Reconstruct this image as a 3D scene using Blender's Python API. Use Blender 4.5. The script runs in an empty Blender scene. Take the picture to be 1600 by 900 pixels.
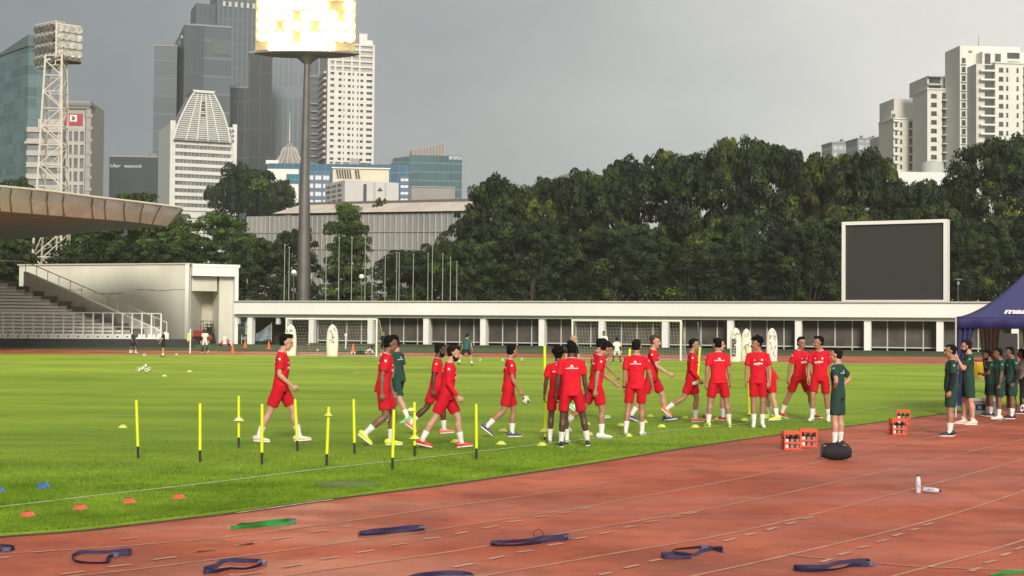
import bpy, bmesh, math, random
import numpy as np
from mathutils import Vector, Matrix, noise
from mathutils.bvhtree import BVHTree
R = math.radians
rnd = random.Random(7)
scene = bpy.context.scene
COL = scene.collection

# ------------------------------------------------------------------ camera, sky, sun, exposure
FPX = 2300.0                      # focal length in pixels of a 1600 px wide picture
CAM = Vector((0, 0, 2.03))
PITCH = math.atan(60.5 / FPX); ROLL = 0.0083
FW = Vector((0, math.cos(PITCH), math.sin(PITCH)))
R0 = Vector((1, 0, 0)); U0 = Vector((0, -math.sin(PITCH), math.cos(PITCH)))
RT = R0 * math.cos(ROLL) + U0 * math.sin(ROLL)
UP = -R0 * math.sin(ROLL) + U0 * math.cos(ROLL)
cd = bpy.data.cameras.new('camera'); cam = bpy.data.objects.new('camera', cd); COL.objects.link(cam)
cd.sensor_width = 36; cd.lens = 36 * FPX / 1600; cd.clip_start = 0.1; cd.clip_end = 6000
m = Matrix.Identity(4)
for i in range(3):
    m[i][0] = RT[i]; m[i][1] = UP[i]; m[i][2] = -FW[i]; m[i][3] = CAM[i]
cam.matrix_world = m
scene.camera = cam

SUN_EL, SUN_AZ = 27, 176          # azimuth clockwise from +Y: behind the camera, to the right
wld = bpy.data.worlds.new('World'); scene.world = wld; wld.use_nodes = True
nt = wld.node_tree; N = nt.nodes; L = nt.links
N.clear()
out = N.new('ShaderNodeOutputWorld'); bg = N.new('ShaderNodeBackground')
sky = N.new('ShaderNodeTexSky'); sky.sky_type = 'NISHITA'; sky.sun_disc = False
sky.sun_elevation = R(SUN_EL); sky.sun_rotation = R(SUN_AZ)
tc = N.new('ShaderNodeTexCoord'); sep = N.new('ShaderNodeSeparateXYZ')
L.new(tc.outputs['Generated'], sep.inputs[0])
nz = N.new('ShaderNodeTexNoise'); nz.inputs['Scale'].default_value = 2.2; nz.inputs['Detail'].default_value = 5
L.new(tc.outputs['Generated'], nz.inputs['Vector'])
ma = N.new('ShaderNodeMath'); ma.operation = 'MULTIPLY_ADD'; ma.inputs[1].default_value = 0.24; 
L.new(nz.outputs['Fac'], ma.inputs[0]); L.new(sep.outputs['X'], ma.inputs[2])
ma2 = N.new('ShaderNodeMath'); ma2.operation = 'MULTIPLY_ADD'; ma2.inputs[1].default_value = 0.10
L.new(sep.outputs['Z'], ma2.inputs[0]); L.new(ma.outputs[0], ma2.inputs[2])
n6 = N.new('ShaderNodeTexNoise'); n6.inputs['Scale'].default_value = 5.5; n6.inputs['Detail'].default_value = 6; n6.inputs['Roughness'].default_value = .55
mp6 = N.new('ShaderNodeMapping'); mp6.inputs['Scale'].default_value = (1, 1, 2.6); L.new(tc.outputs['Generated'], mp6.inputs[0]); L.new(mp6.outputs[0], n6.inputs['Vector'])
ma3 = N.new('ShaderNodeMath'); ma3.operation = 'MULTIPLY_ADD'; ma3.inputs[1].default_value = 0.20; L.new(n6.outputs['Fac'], ma3.inputs[0]); L.new(ma2.outputs[0], ma3.inputs[2])
ma4 = N.new('ShaderNodeMath'); ma4.operation = 'SUBTRACT'; ma4.inputs[1].default_value = 0.10; L.new(ma3.outputs[0], ma4.inputs[0]); ma2 = ma4
cr = N.new('ShaderNodeValToRGB'); L.new(ma2.outputs[0], cr.inputs[0])
mr = N.new('ShaderNodeMapRange'); mr.inputs['From Min'].default_value = -0.45; mr.inputs['From Max'].default_value = 0.55
L.new(ma2.outputs[0], mr.inputs['Value']); L.new(mr.outputs[0], cr.inputs[0])
stops = [(0.0, (.066, .069, .069)), (0.17, (.074, .078, .078)), (0.33, (.106, .110, .108)), (0.50, (.160, .162, .154)), (0.64, (.232, .229, .212)), (0.80, (.360, .346, .315)), (1.0, (.42, .40, .36))]
el = cr.color_ramp.elements
while len(el) < len(stops): el.new(0.5)
for e, (p, c) in zip(el, stops): e.position = p; e.color = (*c, 1)
vm = N.new('ShaderNodeVectorMath'); vm.operation = 'SCALE'; vm.inputs['Scale'].default_value = 10.0 * 0.9
L.new(cr.outputs['Color'], vm.inputs[0])
mx = N.new('ShaderNodeMixRGB'); mx.inputs[0].default_value = 0.94
L.new(sky.outputs[0], mx.inputs[1]); L.new(vm.outputs[0], mx.inputs[2])
L.new(mx.outputs[0], bg.inputs['Color']); bg.inputs['Strength'].default_value = 0.1
L.new(bg.outputs[0], out.inputs['Surface'])
sl = bpy.data.lights.new('sun', 'SUN'); sl.energy = 1.5; sl.angle = R(16); sl.color = (1, .945, .84)
so = bpy.data.objects.new('sun', sl); COL.objects.link(so)
az = R(SUN_AZ); e_ = R(SUN_EL)
sd = Vector((math.sin(az) * math.cos(e_), math.cos(az) * math.cos(e_), math.sin(e_)))
so.rotation_euler = sd.to_track_quat('Z', 'Y').to_euler(); so.location = (0, -20, 60)
scene.view_settings.view_transform = 'Standard'; scene.view_settings.look = 'None'
scene.view_settings.exposure = 1.28; scene.view_settings.gamma = 1.0
scene.view_settings.use_curve_mapping = False
scene.cycles.max_bounces = 6; scene.cycles.diffuse_bounces = 3; scene.cycles.glossy_bounces = 3
scene.cycles.transmission_bounces = 4; scene.cycles.transparent_max_bounces = 8; scene.cycles.volume_bounces = 1
scene.cycles.use_denoising = True
scene.cycles.sample_clamp_indirect = 4.0

# ------------------------------------------------------------------ picture -> world
def ray(u, v):
    return (FW + RT * ((u - 800) / FPX) + UP * ((450 - v) / FPX))
def G(u, v, z=0.0):
    d = ray(u, v); t = (z - CAM.z) / d.z
    return CAM + d * t
def PY(u, v, Y):
    d = ray(u, v); return CAM + d * (Y / d.y)
def s_at(Y): return FPX / Y

# ------------------------------------------------------------------ materials
MATS = {}
def mat(name, col, rough=0.7, metal=0.0, var=0.0, vscale=3.0, bump=0.0, bscale=20.0, col2=None, spec=0.5, coord='Object', stretch=None, emit=0, ecol=None):
    if name in MATS: return MATS[name]
    M = bpy.data.materials.new(name); M.use_nodes = True
    n = M.node_tree.nodes; l = M.node_tree.links
    b = n['Principled BSDF']
    b.inputs['Base Color'].default_value = (*col, 1); b.inputs['Roughness'].default_value = rough
    b.inputs['Metallic'].default_value = metal; b.inputs['Specular IOR Level'].default_value = spec
    t = n.new('ShaderNodeTexCoord'); vec = t.outputs[coord]
    if stretch:
        mp = n.new('ShaderNodeMapping'); mp.inputs['Scale'].default_value = stretch
        l.new(vec, mp.inputs['Vector']); vec = mp.outputs[0]
    if var or col2:
        z = n.new('ShaderNodeTexNoise'); z.inputs['Scale'].default_value = vscale; z.inputs['Detail'].default_value = 6; z.inputs['Roughness'].default_value = .6
        l.new(vec, z.inputs['Vector'])
        r = n.new('ShaderNodeValToRGB')
        a = tuple(max(0, c * (1 - var)) for c in col); c2 = col2 or tuple(min(1, c * (1 + var)) for c in col)
        r.color_ramp.elements[0].position = .34; r.color_ramp.elements[1].position = .68
        r.color_ramp.elements[0].color = (*a, 1); r.color_ramp.elements[1].color = (*c2, 1)
        l.new(z.outputs['Fac'], r.inputs[0]); l.new(r.outputs[0], b.inputs['Base Color'])
    if bump:
        z2 = n.new('ShaderNodeTexNoise'); z2.inputs['Scale'].default_value = bscale; z2.inputs['Detail'].default_value = 4
        l.new(vec, z2.inputs['Vector'])
        bp = n.new('ShaderNodeBump'); bp.inputs['Strength'].default_value = bump; bp.inputs['Distance'].default_value = .02
        l.new(z2.outputs['Fac'], bp.inputs['Height']); l.new(bp.outputs[0], b.inputs['Normal'])
    if emit:
        b.inputs['Emission Color'].default_value = (*(ecol or col), 1); b.inputs['Emission Strength'].default_value = emit
    MATS[name] = M; return M

def facade(name, col, line, floor_h=3.6, bay=1.5, lf=0.25, bf=0.1, rough=.25, var=.25, metal=0.0, col2=None):
    """curtain wall: floor bands along z and mullions along x+y, in metres of the object"""
    if name in MATS: return MATS[name]
    M = bpy.data.materials.new(name); M.use_nodes = True
    n = M.node_tree.nodes; l = M.node_tree.links; b = n['Principled BSDF']
    t = n.new('ShaderNodeTexCoord'); s = n.new('ShaderNodeSeparateXYZ'); l.new(t.outputs['Object'], s.inputs[0])
    def op(o, a, bb=None, c=None):
        q = n.new('ShaderNodeMath'); q.operation = o
        for i, x in enumerate((a, bb, c)):
            if x is None: continue
            if isinstance(x, (int, float)): q.inputs[i].default_value = x
            else: l.new(x, q.inputs[i])
        return q.outputs[0]
    zf = op('FRACT', op('DIVIDE', s.outputs['Z'], floor_h)); zl = op('LESS_THAN', zf, lf)
    xy = op('ADD', s.outputs['X'], s.outputs['Y'])
    xf = op('FRACT', op('DIVIDE', xy, bay)); xl = op('LESS_THAN', xf, bf)
    fac = op('MAXIMUM', zl, xl)
    # each pane a little different
    cx = n.new('ShaderNodeCombineXYZ'); l.new(op('FLOOR', op('DIVIDE', xy, bay * 2)), cx.inputs[0]); l.new(op('FLOOR', op('DIVIDE', s.outputs['Z'], floor_h)), cx.inputs[1])
    wn = n.new('ShaderNodeTexWhiteNoise'); wn.noise_dimensions = '2D'; l.new(cx.outputs[0], wn.inputs['Vector'])
    nn = n.new('ShaderNodeTexNoise'); nn.inputs['Scale'].default_value = .05; nn.inputs['Detail'].default_value = 3; l.new(t.outputs['Object'], nn.inputs['Vector'])
    av = op('ADD', op('MULTIPLY', wn.outputs['Value'], .5), op('MULTIPLY', nn.outputs['Fac'], .6))
    m1 = n.new('ShaderNodeMixRGB'); l.new(av, m1.inputs[0])
    m1.inputs[1].default_value = (*[c * (1 - var) for c in col], 1); m1.inputs[2].default_value = (*(col2 or [min(1, c * (1 + var)) for c in col]), 1)
    m2 = n.new('ShaderNodeMixRGB'); l.new(fac, m2.inputs[0]); l.new(m1.outputs[0], m2.inputs[1]); m2.inputs[2].default_value = (*line, 1)
    l.new(m2.outputs[0], b.inputs['Base Color'])
    mr_ = n.new('ShaderNodeMath'); mr_.operation = 'MULTIPLY_ADD'; l.new(fac, mr_.inputs[0]); mr_.inputs[1].default_value = .4; mr_.inputs[2].default_value = rough
    l.new(mr_.outputs[0], b.inputs['Roughness']); b.inputs['Metallic'].default_value = metal
    MATS[name] = M; return M

# ------------------------------------------------------------------ object helpers
def tag(o, label=None, cat=None, group=None, kind=None):
    if label: o['label'] = label
    if cat: o['category'] = cat
    if group: o['group'] = group
    if kind: o['kind'] = kind
    return o
def thing(name, label, cat, loc=(0, 0, 0), rz=0.0, group=None):
    o = bpy.data.objects.new(name, None); COL.objects.link(o); o.location = loc; o.rotation_euler = (0, 0, rz)
    return tag(o, label, cat, group)
def copy_tree(o, parent=None):
    c = o.copy(); COL.objects.link(c); c.parent = parent
    for ch in list(o.children): copy_tree(ch, c)
    return c
class MB:
    def __init__(s): s.v = []; s.f = []; s.mi = []
    def add(s, vs, fs, mi=0):
        k = len(s.v); s.v += [tuple(p) for p in vs]; s.f += [tuple(i + k for i in f) for f in fs]; s.mi += [mi] * len(fs); return s
    def box(s, x0, x1, y0, y1, z0, z1, mi=0, mtx=None):
        vs = [Vector((x, y, z)) for z in (z0, z1) for (x, y) in ((x0, y0), (x1, y0), (x1, y1), (x0, y1))]
        if mtx: vs = [mtx @ p for p in vs]
        return s.add(vs, [(0, 3, 2, 1), (4, 5, 6, 7), (0, 1, 5, 4), (1, 2, 6, 5), (2, 3, 7, 6), (3, 0, 4, 7)], mi)
    def cyl(s, p0, p1, r0, r1=None, n=8, mi=0):
        return s.tube([p0, p1], [r0, r0 if r1 is None else r1], n, mi)
    def tube(s, pts, rad, n=8, mi=0):
        pts = [Vector(p) for p in pts]; rad = rad if isinstance(rad, (list, tuple)) else [rad] * len(pts)
        rings = []; ex = None
        for i, p in enumerate(pts):
            t = (pts[min(i + 1, len(pts) - 1)] - pts[max(i - 1, 0)]).normalized()
            if ex is None: ex = t.orthogonal().normalized()
            ex = (ex - t * ex.dot(t)).normalized(); ey = t.cross(ex)
            rings.append([p + (ex * math.cos(a) + ey * math.sin(a)) * rad[i] for a in [2 * math.pi * k / n for k in range(n)]])
        vs = [q for r_ in rings for q in r_]; fs = []
        for i in range(len(rings) - 1):
            for k in range(n):
                a = i * n + k; b = i * n + (k + 1) % n; fs.append((a, b, b + n, a + n))
        fs.append(tuple(range(n - 1, -1, -1))); fs.append(tuple((len(rings) - 1) * n + k for k in range(n)))
        return s.add(vs, fs, mi)
    def lathe(s, prof, n=20, mi=0, mtx=None, cap=True):
        vs = []; fs = []
        for (r_, z) in prof:
            for k in range(n):
                a = 2 * math.pi * k / n; p = Vector((r_ * math.cos(a), r_ * math.sin(a), z)); vs.append(mtx @ p if mtx else p)
        for i in range(len(prof) - 1):
            for k in range(n):
                a = i * n + k; b = i * n + (k + 1) % n; fs.append((a, b, b + n, a + n))
        if cap: fs.append(tuple(range(n - 1, -1, -1))); fs.append(tuple((len(prof) - 1) * n + k for k in range(n)))
        return s.add(vs, fs, mi)
    def prism(s, poly, a0, a1, axis='z', mi=0, mtx=None):
        n = len(poly); vs = []
        for a in (a0, a1):
            for (p, q) in poly:
                v = {'z': Vector((p, q, a)), 'y': Vector((p, a, q)), 'x': Vector((a, p, q))}[axis]; vs.append(mtx @ v if mtx else v)
        fs = [tuple(range(n - 1, -1, -1)), tuple(range(n, 2 * n))] + [(i, (i + 1) % n, (i + 1) % n + n, i + n) for i in range(n)]
        return s.add(vs, fs, mi)
    def build(s, name, mats, parent=None, smooth=False):
        me = bpy.data.meshes.new(name); me.from_pydata(s.v, [], s.f)
        for m_ in (mats if isinstance(mats, (list, tuple)) else [mats]): me.materials.append(m_)
        if any(s.mi): me.polygons.foreach_set('material_index', s.mi)
        me.validate()
        b = bmesh.new(); b.from_mesh(me); bmesh.ops.recalc_face_normals(b, faces=b.faces); b.to_mesh(me); b.free()
        if smooth:
            me.polygons.foreach_set('use_smooth', [True] * len(me.polygons))
            try: me.set_sharp_from_angle(angle=R(45))
            except Exception: pass
        o = bpy.data.objects.new(name, me); COL.objects.link(o)
        if parent: o.parent = parent
        return o
def text_mesh(txt, size, mat_, name, parent, mtx, shear=0.0, extrude=0.01, bold=0.0):
    c = bpy.data.curves.new(name, 'FONT'); c.body = txt; c.size = size; c.shear = shear; c.extrude = extrude; c.offset = bold
    c.align_x = 'CENTER'; c.align_y = 'CENTER'
    o = bpy.data.objects.new('tmp', c); COL.objects.link(o)
    me = bpy.data.meshes.new_from_object(o.evaluated_get(bpy.context.evaluated_depsgraph_get()))
    bpy.data.objects.remove(o); bpy.data.curves.remove(c)
    me.materials.clear(); me.materials.append(mat_); me.name = name
    q = bpy.data.objects.new(name, me); COL.objects.link(q); q.parent = parent; q.matrix_local = mtx
    return q
def interp(pts, step=1.0):
    """Catmull-Rom through ground points"""
    P = [Vector(p) for p in pts]; P = [P[0] * 2 - P[1]] + P + [P[-1] * 2 - P[-2]]; o = []
    for i in range(1, len(P) - 2):
        n = max(2, int((P[i + 1] - P[i]).length / step))
        for k in range(n):
            t = k / n; a, b, c, d = P[i - 1:i + 3]
            o.append(.5 * ((2 * b) + (c - a) * t + (2 * a - 5 * b + 4 * c - d) * t * t + (3 * b - a - 3 * c + d) * t ** 3))
    o.append(P[-2]); return o
def strip(mb, pts, w, z, mi=0):
    vs = []; fs = []
    for i, p in enumerate(pts):
        t = pts[min(i + 1, len(pts) - 1)] - pts[max(i - 1, 0)]; nrm = Vector((-t.y, t.x, 0)).normalized() * (w / 2)
        vs += [(p.x + nrm.x, p.y + nrm.y, z), (p.x - nrm.x, p.y - nrm.y, z)]
    for i in range(len(pts) - 1): fs.append((2 * i, 2 * i + 1, 2 * i + 3, 2 * i + 2))
    mb.add(vs, fs, mi)
# ================================================================== GROUND
FZ = 0.03   # turf stands a little above the track
EDGE = [(-500, 880), (-200, 858), (0, 838), (100, 831), (185, 822), (370, 800), (460, 787), (560, 774), (680, 759), (800, 742), (900, 727), (1000, 711), (1100, 695), (1200, 681), (1300, 669), (1400, 656), (1480, 646), (1600, 632), (1800, 612), (2100, 596)]
FAR = [(2100, 575), (1450, 570), (1200, 566.5), (800, 559), (400, 555.5), (100, 554), (-200, 553), (-700, 551)]
edge_w = interp([G(u, v) for u, v in EDGE], .5); far_w = [G(u, v) for u, v in FAR]
def ground_mat(name, kind):
    M = bpy.data.materials.new(name); M.use_nodes = True
    n = M.node_tree.nodes; l = M.node_tree.links; b = n['Principled BSDF']
    t = n.new('ShaderNodeTexCoord')
    def ns(scale, detail=5, st=(1, 1, 1), rough=.6):
        mp = n.new('ShaderNodeMapping'); mp.inputs['Scale'].default_value = st; l.new(t.outputs['Object'], mp.inputs[0])
        z = n.new('ShaderNodeTexNoise'); z.inputs['Scale'].default_value = scale; z.inputs['Detail'].default_value = detail; z.inputs['Roughness'].default_value = rough
        l.new(mp.outputs[0], z.inputs['Vector']); return z.outputs['Fac']
    def mr(x, a, b_, c=0., d=1.):
        q = n.new('ShaderNodeMapRange'); l.new(x, q.inputs[0]); q.inputs[1].default_value = a; q.inputs[2].default_value = b_; q.inputs[3].default_value = c; q.inputs[4].default_value = d; return q.outputs[0]
    def mix(f, a, b_, mode='MIX'):
        q = n.new('ShaderNodeMixRGB'); q.blend_type = mode
        if isinstance(f, float): q.inputs[0].default_value = f
        else: l.new(f, q.inputs[0])
        for i, x in ((1, a), (2, b_)):
            if isinstance(x, tuple): q.inputs[i].default_value = (*x, 1)
            else: l.new(x, q.inputs[i])
        return q.outputs[0]
    if kind == 'turf':
        dark, lite = (.132, .240, .020), (.305, .445, .050)
        c = mix(mr(ns(.35, 5, (.35, 1, 1)), .35, .68), dark, lite)
        # mown bands across the pitch
        s = n.new('ShaderNodeSeparateXYZ'); l.new(t.outputs['Object'], s.inputs[0])
        w = n.new('ShaderNodeMath'); w.operation = 'SINE'; a = n.new('ShaderNodeMath'); a.operation = 'MULTIPLY_ADD'; l.new(s.outputs['Y'], a.inputs[0]); a.inputs[1].default_value = .95
        a2 = n.new('ShaderNodeMath'); a2.operation = 'MULTIPLY'; l.new(s.outputs['X'], a2.inputs[0]); a2.inputs[1].default_value = .05; a3 = n.new('ShaderNodeMath'); a3.operation = 'MULTIPLY_ADD'; l.new(ns(.11, 5, (.6, 1, 1)), a3.inputs[0]); a3.inputs[1].default_value = 12.0; l.new(a2.outputs[0], a3.inputs[2]); l.new(a3.outputs[0], a.inputs[2]); l.new(a.outputs[0], w.inputs[0])
        c = mix(mr(w.outputs[0], -.9, .9, 0, .30), c, (.42, .54, .04))
        c = mix(mr(ns(1.3, 6, (.3, 1, 1)), .56, .74, 0, .5), c, (.095, .185, .014))
        c = mix(mr(ns(3.5, 6, (.4, 1, 1)), .52, .75, 0, .5), c, (.36, .38, .07))
        c = mix(mr(ns(.25, 6, (.4, 1, 1), .7), .50, .64, 0, .45), c, (.10, .20, .014))
        far_ = mr(s.outputs['Y'], 22, 62); fq = n.new('ShaderNodeMath'); fq.operation = 'MULTIPLY'; l.new(far_, fq.inputs[0]); l.new(mr(ns(.13, 6, (.6, 1, 1), .7), .32, .68), fq.inputs[1]); c = mix(fq.outputs[0], c, (.50, .64, .07))  # grazing-light brightening of the far turf, mixed into its colour
        c = mix(mr(ns(60, 3), .3, .7, 0, .5), c, (.05, .10, .008))
        rough = .85
        h = ns(90, 3)
        bs = .5
    elif kind == 'track':
        c = mix(mr(ns(.5, 6, (1, .8, 1)), .34, .66), (.40, .085, .042), (.66, .170, .092))
        c = mix(mr(ns(.22, 6, (1, 1.0, 1), .7), .48, .62, 0, .65), c, (.165, .048, .030))
        c = mix(mr(ns(1.6, 8, (1, .8, 1), .75), .52, .68, 0, .5), c, (.145, .050, .034))
        c = mix(mr(ns(.9, 5, (.4, 1, 1)), .60, .74, 0, .3), c, (.46, .17, .11))
        c = mix(mr(ns(70, 3), .35, .65, 0, .4), c, (.25, .068, .042))
        h = ns(160, 3); bs = .45
        rr = mr(ns(.5, 5, (.5, 1.4, 1)), .40, .62, .46, .85); l.new(rr, b.inputs['Roughness']); rough = None
    else:
        c = mix(mr(ns(.5, 6), .35, .65), (.030, .052, .012), (.060, .085, .018))
        c = mix(mr(ns(.12, 4), .5, .7, 0, .6), c, (.075, .065, .045))
        h = ns(20, 3); bs = .4; rough = .9
    l.new(c, b.inputs['Base Color'])
    if rough: b.inputs['Roughness'].default_value = rough
    b.inputs['Specular IOR Level'].default_value = .08 if kind != 'track' else .18
    bp = n.new('ShaderNodeBump'); bp.inputs['Strength'].default_value = bs; bp.inputs['Distance'].default_value = .01; l.new(h, bp.inputs['Height']); l.new(bp.outputs[0], b.inputs['Normal'])
    return M
m_turf = ground_mat('turf', 'turf'); m_track = ground_mat('track_rubber', 'track'); m_earth = ground_mat('dull_ground', 'earth')
g = MB(); g.add([(-3000, -200, -.05), (3000, -200, -.05), (3000, 4000, -.05), (-3000, 4000, -.05)], [(0, 1, 2, 3)])
tag(g.build('ground', m_earth), kind='structure')
g = MB(); g.add([(-150, -15, 0), (150, -15, 0), (150, 112, 0), (-150, 112, 0)], [(0, 1, 2, 3)])
tag(g.build('running_track', m_track), kind='structure')
g = MB()
poly = [(p.x, p.y, FZ) for p in edge_w] + [(p.x, p.y, FZ) for p in far_w]
b_ = bmesh.new(); vs_ = [b_.verts.new(p) for p in poly]; f_ = b_.faces.new(vs_); 
lo = [b_.verts.new((p[0], p[1], -.01)) for p in poly]
for i in range(len(poly)):
    j = (i + 1) % len(poly); b_.faces.new((vs_[i], vs_[j], lo[j], lo[i]))
bmesh.ops.triangulate(b_, faces=[f_]); bmesh.ops.recalc_face_normals(b_, faces=b_.faces)
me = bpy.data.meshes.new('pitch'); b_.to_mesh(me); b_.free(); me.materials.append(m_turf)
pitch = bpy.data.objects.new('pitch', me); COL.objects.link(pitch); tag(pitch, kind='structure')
g = MB(); g.box(-150, 150, 112, 160, -.02, .05)
tag(g.build('grass_verge', mat('verge_grass', (.035, .075, .012), .9, var=.35, vscale=1.2)), kind='structure')
# dark seam and pale kerb strip between turf and track
g = MB(); sp = [p for p in edge_w if p.y < 60]
off = []
for i, p in enumerate(sp):
    t = sp[min(i + 1, len(sp) - 1)] - sp[max(i - 1, 0)]; off.append(p + Vector((t.y, -t.x, 0)).normalized() * .05)
strip(g, off, .11, .004); tag(g.build('kerb_seam', mat('seam', (.075, .05, .04), .9, var=.4, vscale=6)), kind='structure')
g = MB()
pv = [(370, 802.5), (420, 795.5), (470, 788), (520, 781.5)]
strip(g, interp([G(u, v) for u, v in pv], .2), .05, .010)
tag(g.build('kerb_edging', mat('kerb_pale', (.55, .45, .33), .8, var=.4, vscale=5)), kind='structure')

# painted lines on the track
m_line = mat('track_paint', (.40, .15, .085), .7, col2=(.55, .32, .20), vscale=1.7)
m_dash = mat('dash_paint', (.45, .22, .14), .7, col2=(.58, .38, .27), vscale=3)
lines = [[(-500, 895), (-100, 872), (300, 845), (540, 815), (700, 792), (883, 766), (1010, 745), (1141, 722), (1300, 697), (1420, 678), (1600, 648)],
         [(-300, 935), (100, 902), (300, 879), (500, 853), (700, 825), (920, 791), (1150, 749), (1270, 724), (1390, 698), (1500, 673), (1620, 645)],
         [(100, 945), (440, 900), (700, 863), (925, 826), (1150, 787), (1375, 738), (1600, 686), (1750, 650)],
         [(400, 955), (756, 900), (960, 865), (1150, 832), (1375, 778), (1600, 718), (1800, 662)],
         [(700, 975), (1090, 899), (1260, 861), (1400, 828), (1500, 800), (1600, 767), (1800, 700)],
         [(1100, 980), (1250, 940), (1398, 900), (1500, 873), (1600, 844), (1850, 760)]]
g = MB()
for ln in lines: strip(g, interp([G(u, v) for u, v in ln], .5), .042, .004)
strip(g, interp([G(u, v) for u, v in [(1235, 868), (1430, 886), (1600, 892)]], .5), .03, .008)
tag(g.build('lane_lines', m_line), kind='structure')
def cv(o, k, pairs): return [((o[0] + a * k, o[1] + b * k), (o[0] + c * k, o[1] + d * k)) for (a, b, c, d) in pairs]
dashes = cv((300, 700), .25, [(20, 655, 150, 638), (275, 610, 390, 600), (500, 575, 615, 558), (740, 530, 845, 518), (935, 498, 1010, 490), (565, 750, 685, 728), (800, 700, 915, 682), (1030, 658, 1140, 640), (1245, 612, 1345, 598), (1450, 572, 1555, 560), (300, 797, 440, 778)])
dashes += cv((700, 700), .28125, [(30, 665, 140, 645), (220, 622, 318, 602), (385, 583, 475, 570), (550, 545, 640, 532), (700, 508, 775, 497), (840, 480, 912, 468), (980, 445, 1045, 435), (1090, 415, 1165, 405), (1220, 390, 1290, 380), (1320, 370, 1390, 358), (40, 480, 110, 468), (190, 450, 275, 435), (335, 415, 408, 405), (480, 388, 550, 378), (610, 365, 680, 357), (735, 343, 800, 330), (980, 670, 1060, 652), (1120, 633, 1185, 620), (840, 708, 910, 695), (1530, 520, 1600, 505)])
dashes += cv((1150, 640), .2888, [(50, 683, 110, 670), (165, 655, 220, 640), (265, 622, 325, 612), (360, 595, 415, 582), (460, 828, 515, 812), (555, 790, 620, 773), (660, 752, 718, 740), (760, 718, 818, 706), (850, 686, 905, 672), (945, 656, 990, 645), (1015, 628, 1070, 615), (1265, 878, 1325, 857), (1345, 835, 1408, 817), (1430, 795, 1485, 778), (1508, 760, 1555, 745)])
dashes += cv((0, 600), 1 / 3, [(155, 792, 255, 782), (560, 730, 650, 722), (280, 895, 400, 880), (505, 860, 620, 848), (720, 826, 825, 812), (920, 790, 1010, 776), (1105, 760, 1200, 748), (0, 820, 45, 812)])
g = MB()
for a, b in dashes:
    p, q = G(*a), G(*b); strip(g, [p, q], .05, .0065)
tag(g.build('lane_dashes', m_dash), kind='structure')
# worn white lines on the turf
m_chalk = mat('chalk', (.44, .52, .28), .9, col2=(.24, .36, .10), vscale=5)
g = MB()
TL = interp([G(u, v) for u, v in [(-400, 839), (0, 797), (150, 779), (300, 762), (420, 747), (500, 737), (600, 726), (740, 710), (850, 697), (960, 685), (1100, 671), (1230, 657), (1350, 643), (1460, 627), (1600, 608)]], .6)
strip(g, TL, .085, FZ + .008)
for (a, b) in [((140, 654), (213, 651)), ((372, 641), (400, 640)), ((803, 582.5), (828, 582.5)), ((495, 586), (545, 585)), ((0, 603), (60, 602)), ((700, 618), (745, 617)), ((550, 586), (564, 584)), ((564, 584), (555, 581.5)), ((1080, 600), (1130, 599.5)), ((770, 640), (800, 639))]:
    strip(g, [G(*a), G(*b)], .10, FZ + .006)
tag(g.build('touchline', m_chalk), kind='structure')

# grass blades along the near part of the pitch: nobody could count them
def grass(nb, name, label):
    rs = np.random.RandomState(3)
    ex = np.array([(p.x, p.y) for p in edge_w]); 
    u = rs.uniform(-120, 1700, nb * 6); d = rs.exponential(4.0, nb * 6)
    ys = 12 + d + rs.uniform(0, 3, nb * 6) * 0
    xs = (u - 800) / FPX * ys
    # nearest edge y for given x  (edge is a function of x here)
    o = np.argsort(ex[:, 0]); ye = np.interp(xs, ex[o, 0], ex[o, 1])
    xs = (u - 800) / FPX * (ye + d); ye = np.interp(xs, ex[o, 0], ex[o, 1]); ys = ye + d; xs2 = xs
    uu = xs2 / ys * FPX + 800
    tl = np.array([(p.x, p.y) for p in TL]); yt = np.interp(xs, tl[:, 0], tl[:, 1]); off_ = np.abs(ys - yt)
    k = (off_ > .16) & (ys < 16 + rs.exponential(3.5, len(ys))) & (uu > -60) & (uu < 1660)
    xs2 = xs2[k][:nb]; ys = ys[k][:nb]; n = len(xs2)
    h = rs.uniform(.014, .032, n); w = rs.uniform(.003, .006, n) * (1 + (ys - 13) * .05); a = rs.uniform(0, 6.28, n); lx = rs.normal(0, .012, n); ly = rs.normal(0, .012, n)
    V = np.zeros((n, 3, 3)); V[:, 0] = np.stack([xs2 - w * np.cos(a), ys - w * np.sin(a), np.full(n, FZ)], 1)
    V[:, 1] = np.stack([xs2 + w * np.cos(a), ys + w * np.sin(a), np.full(n, FZ)], 1); V[:, 2] = np.stack([xs2 + lx, ys + ly, FZ + h], 1)
    me = bpy.data.meshes.new(name); me.vertices.add(n * 3); me.vertices.foreach_set('co', V.ravel()); me.loops.add(n * 3); me.loops.foreach_set('vertex_index', np.arange(n * 3))
    me.polygons.add(n); me.polygons.foreach_set('loop_start', np.arange(n) * 3); me.update(calc_edges=True)
    me.materials.append(mat('grass_blade', (.115, .21, .014), .8, col2=(.23, .36, .03), spec=.15, vscale=.8, var=.1)); o = bpy.data.objects.new(name, me); COL.objects.link(o)
    tag(o, label, 'grass', kind='stuff')
grass(170000, 'grass', 'short green grass blades along the near edge of the pitch')
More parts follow.
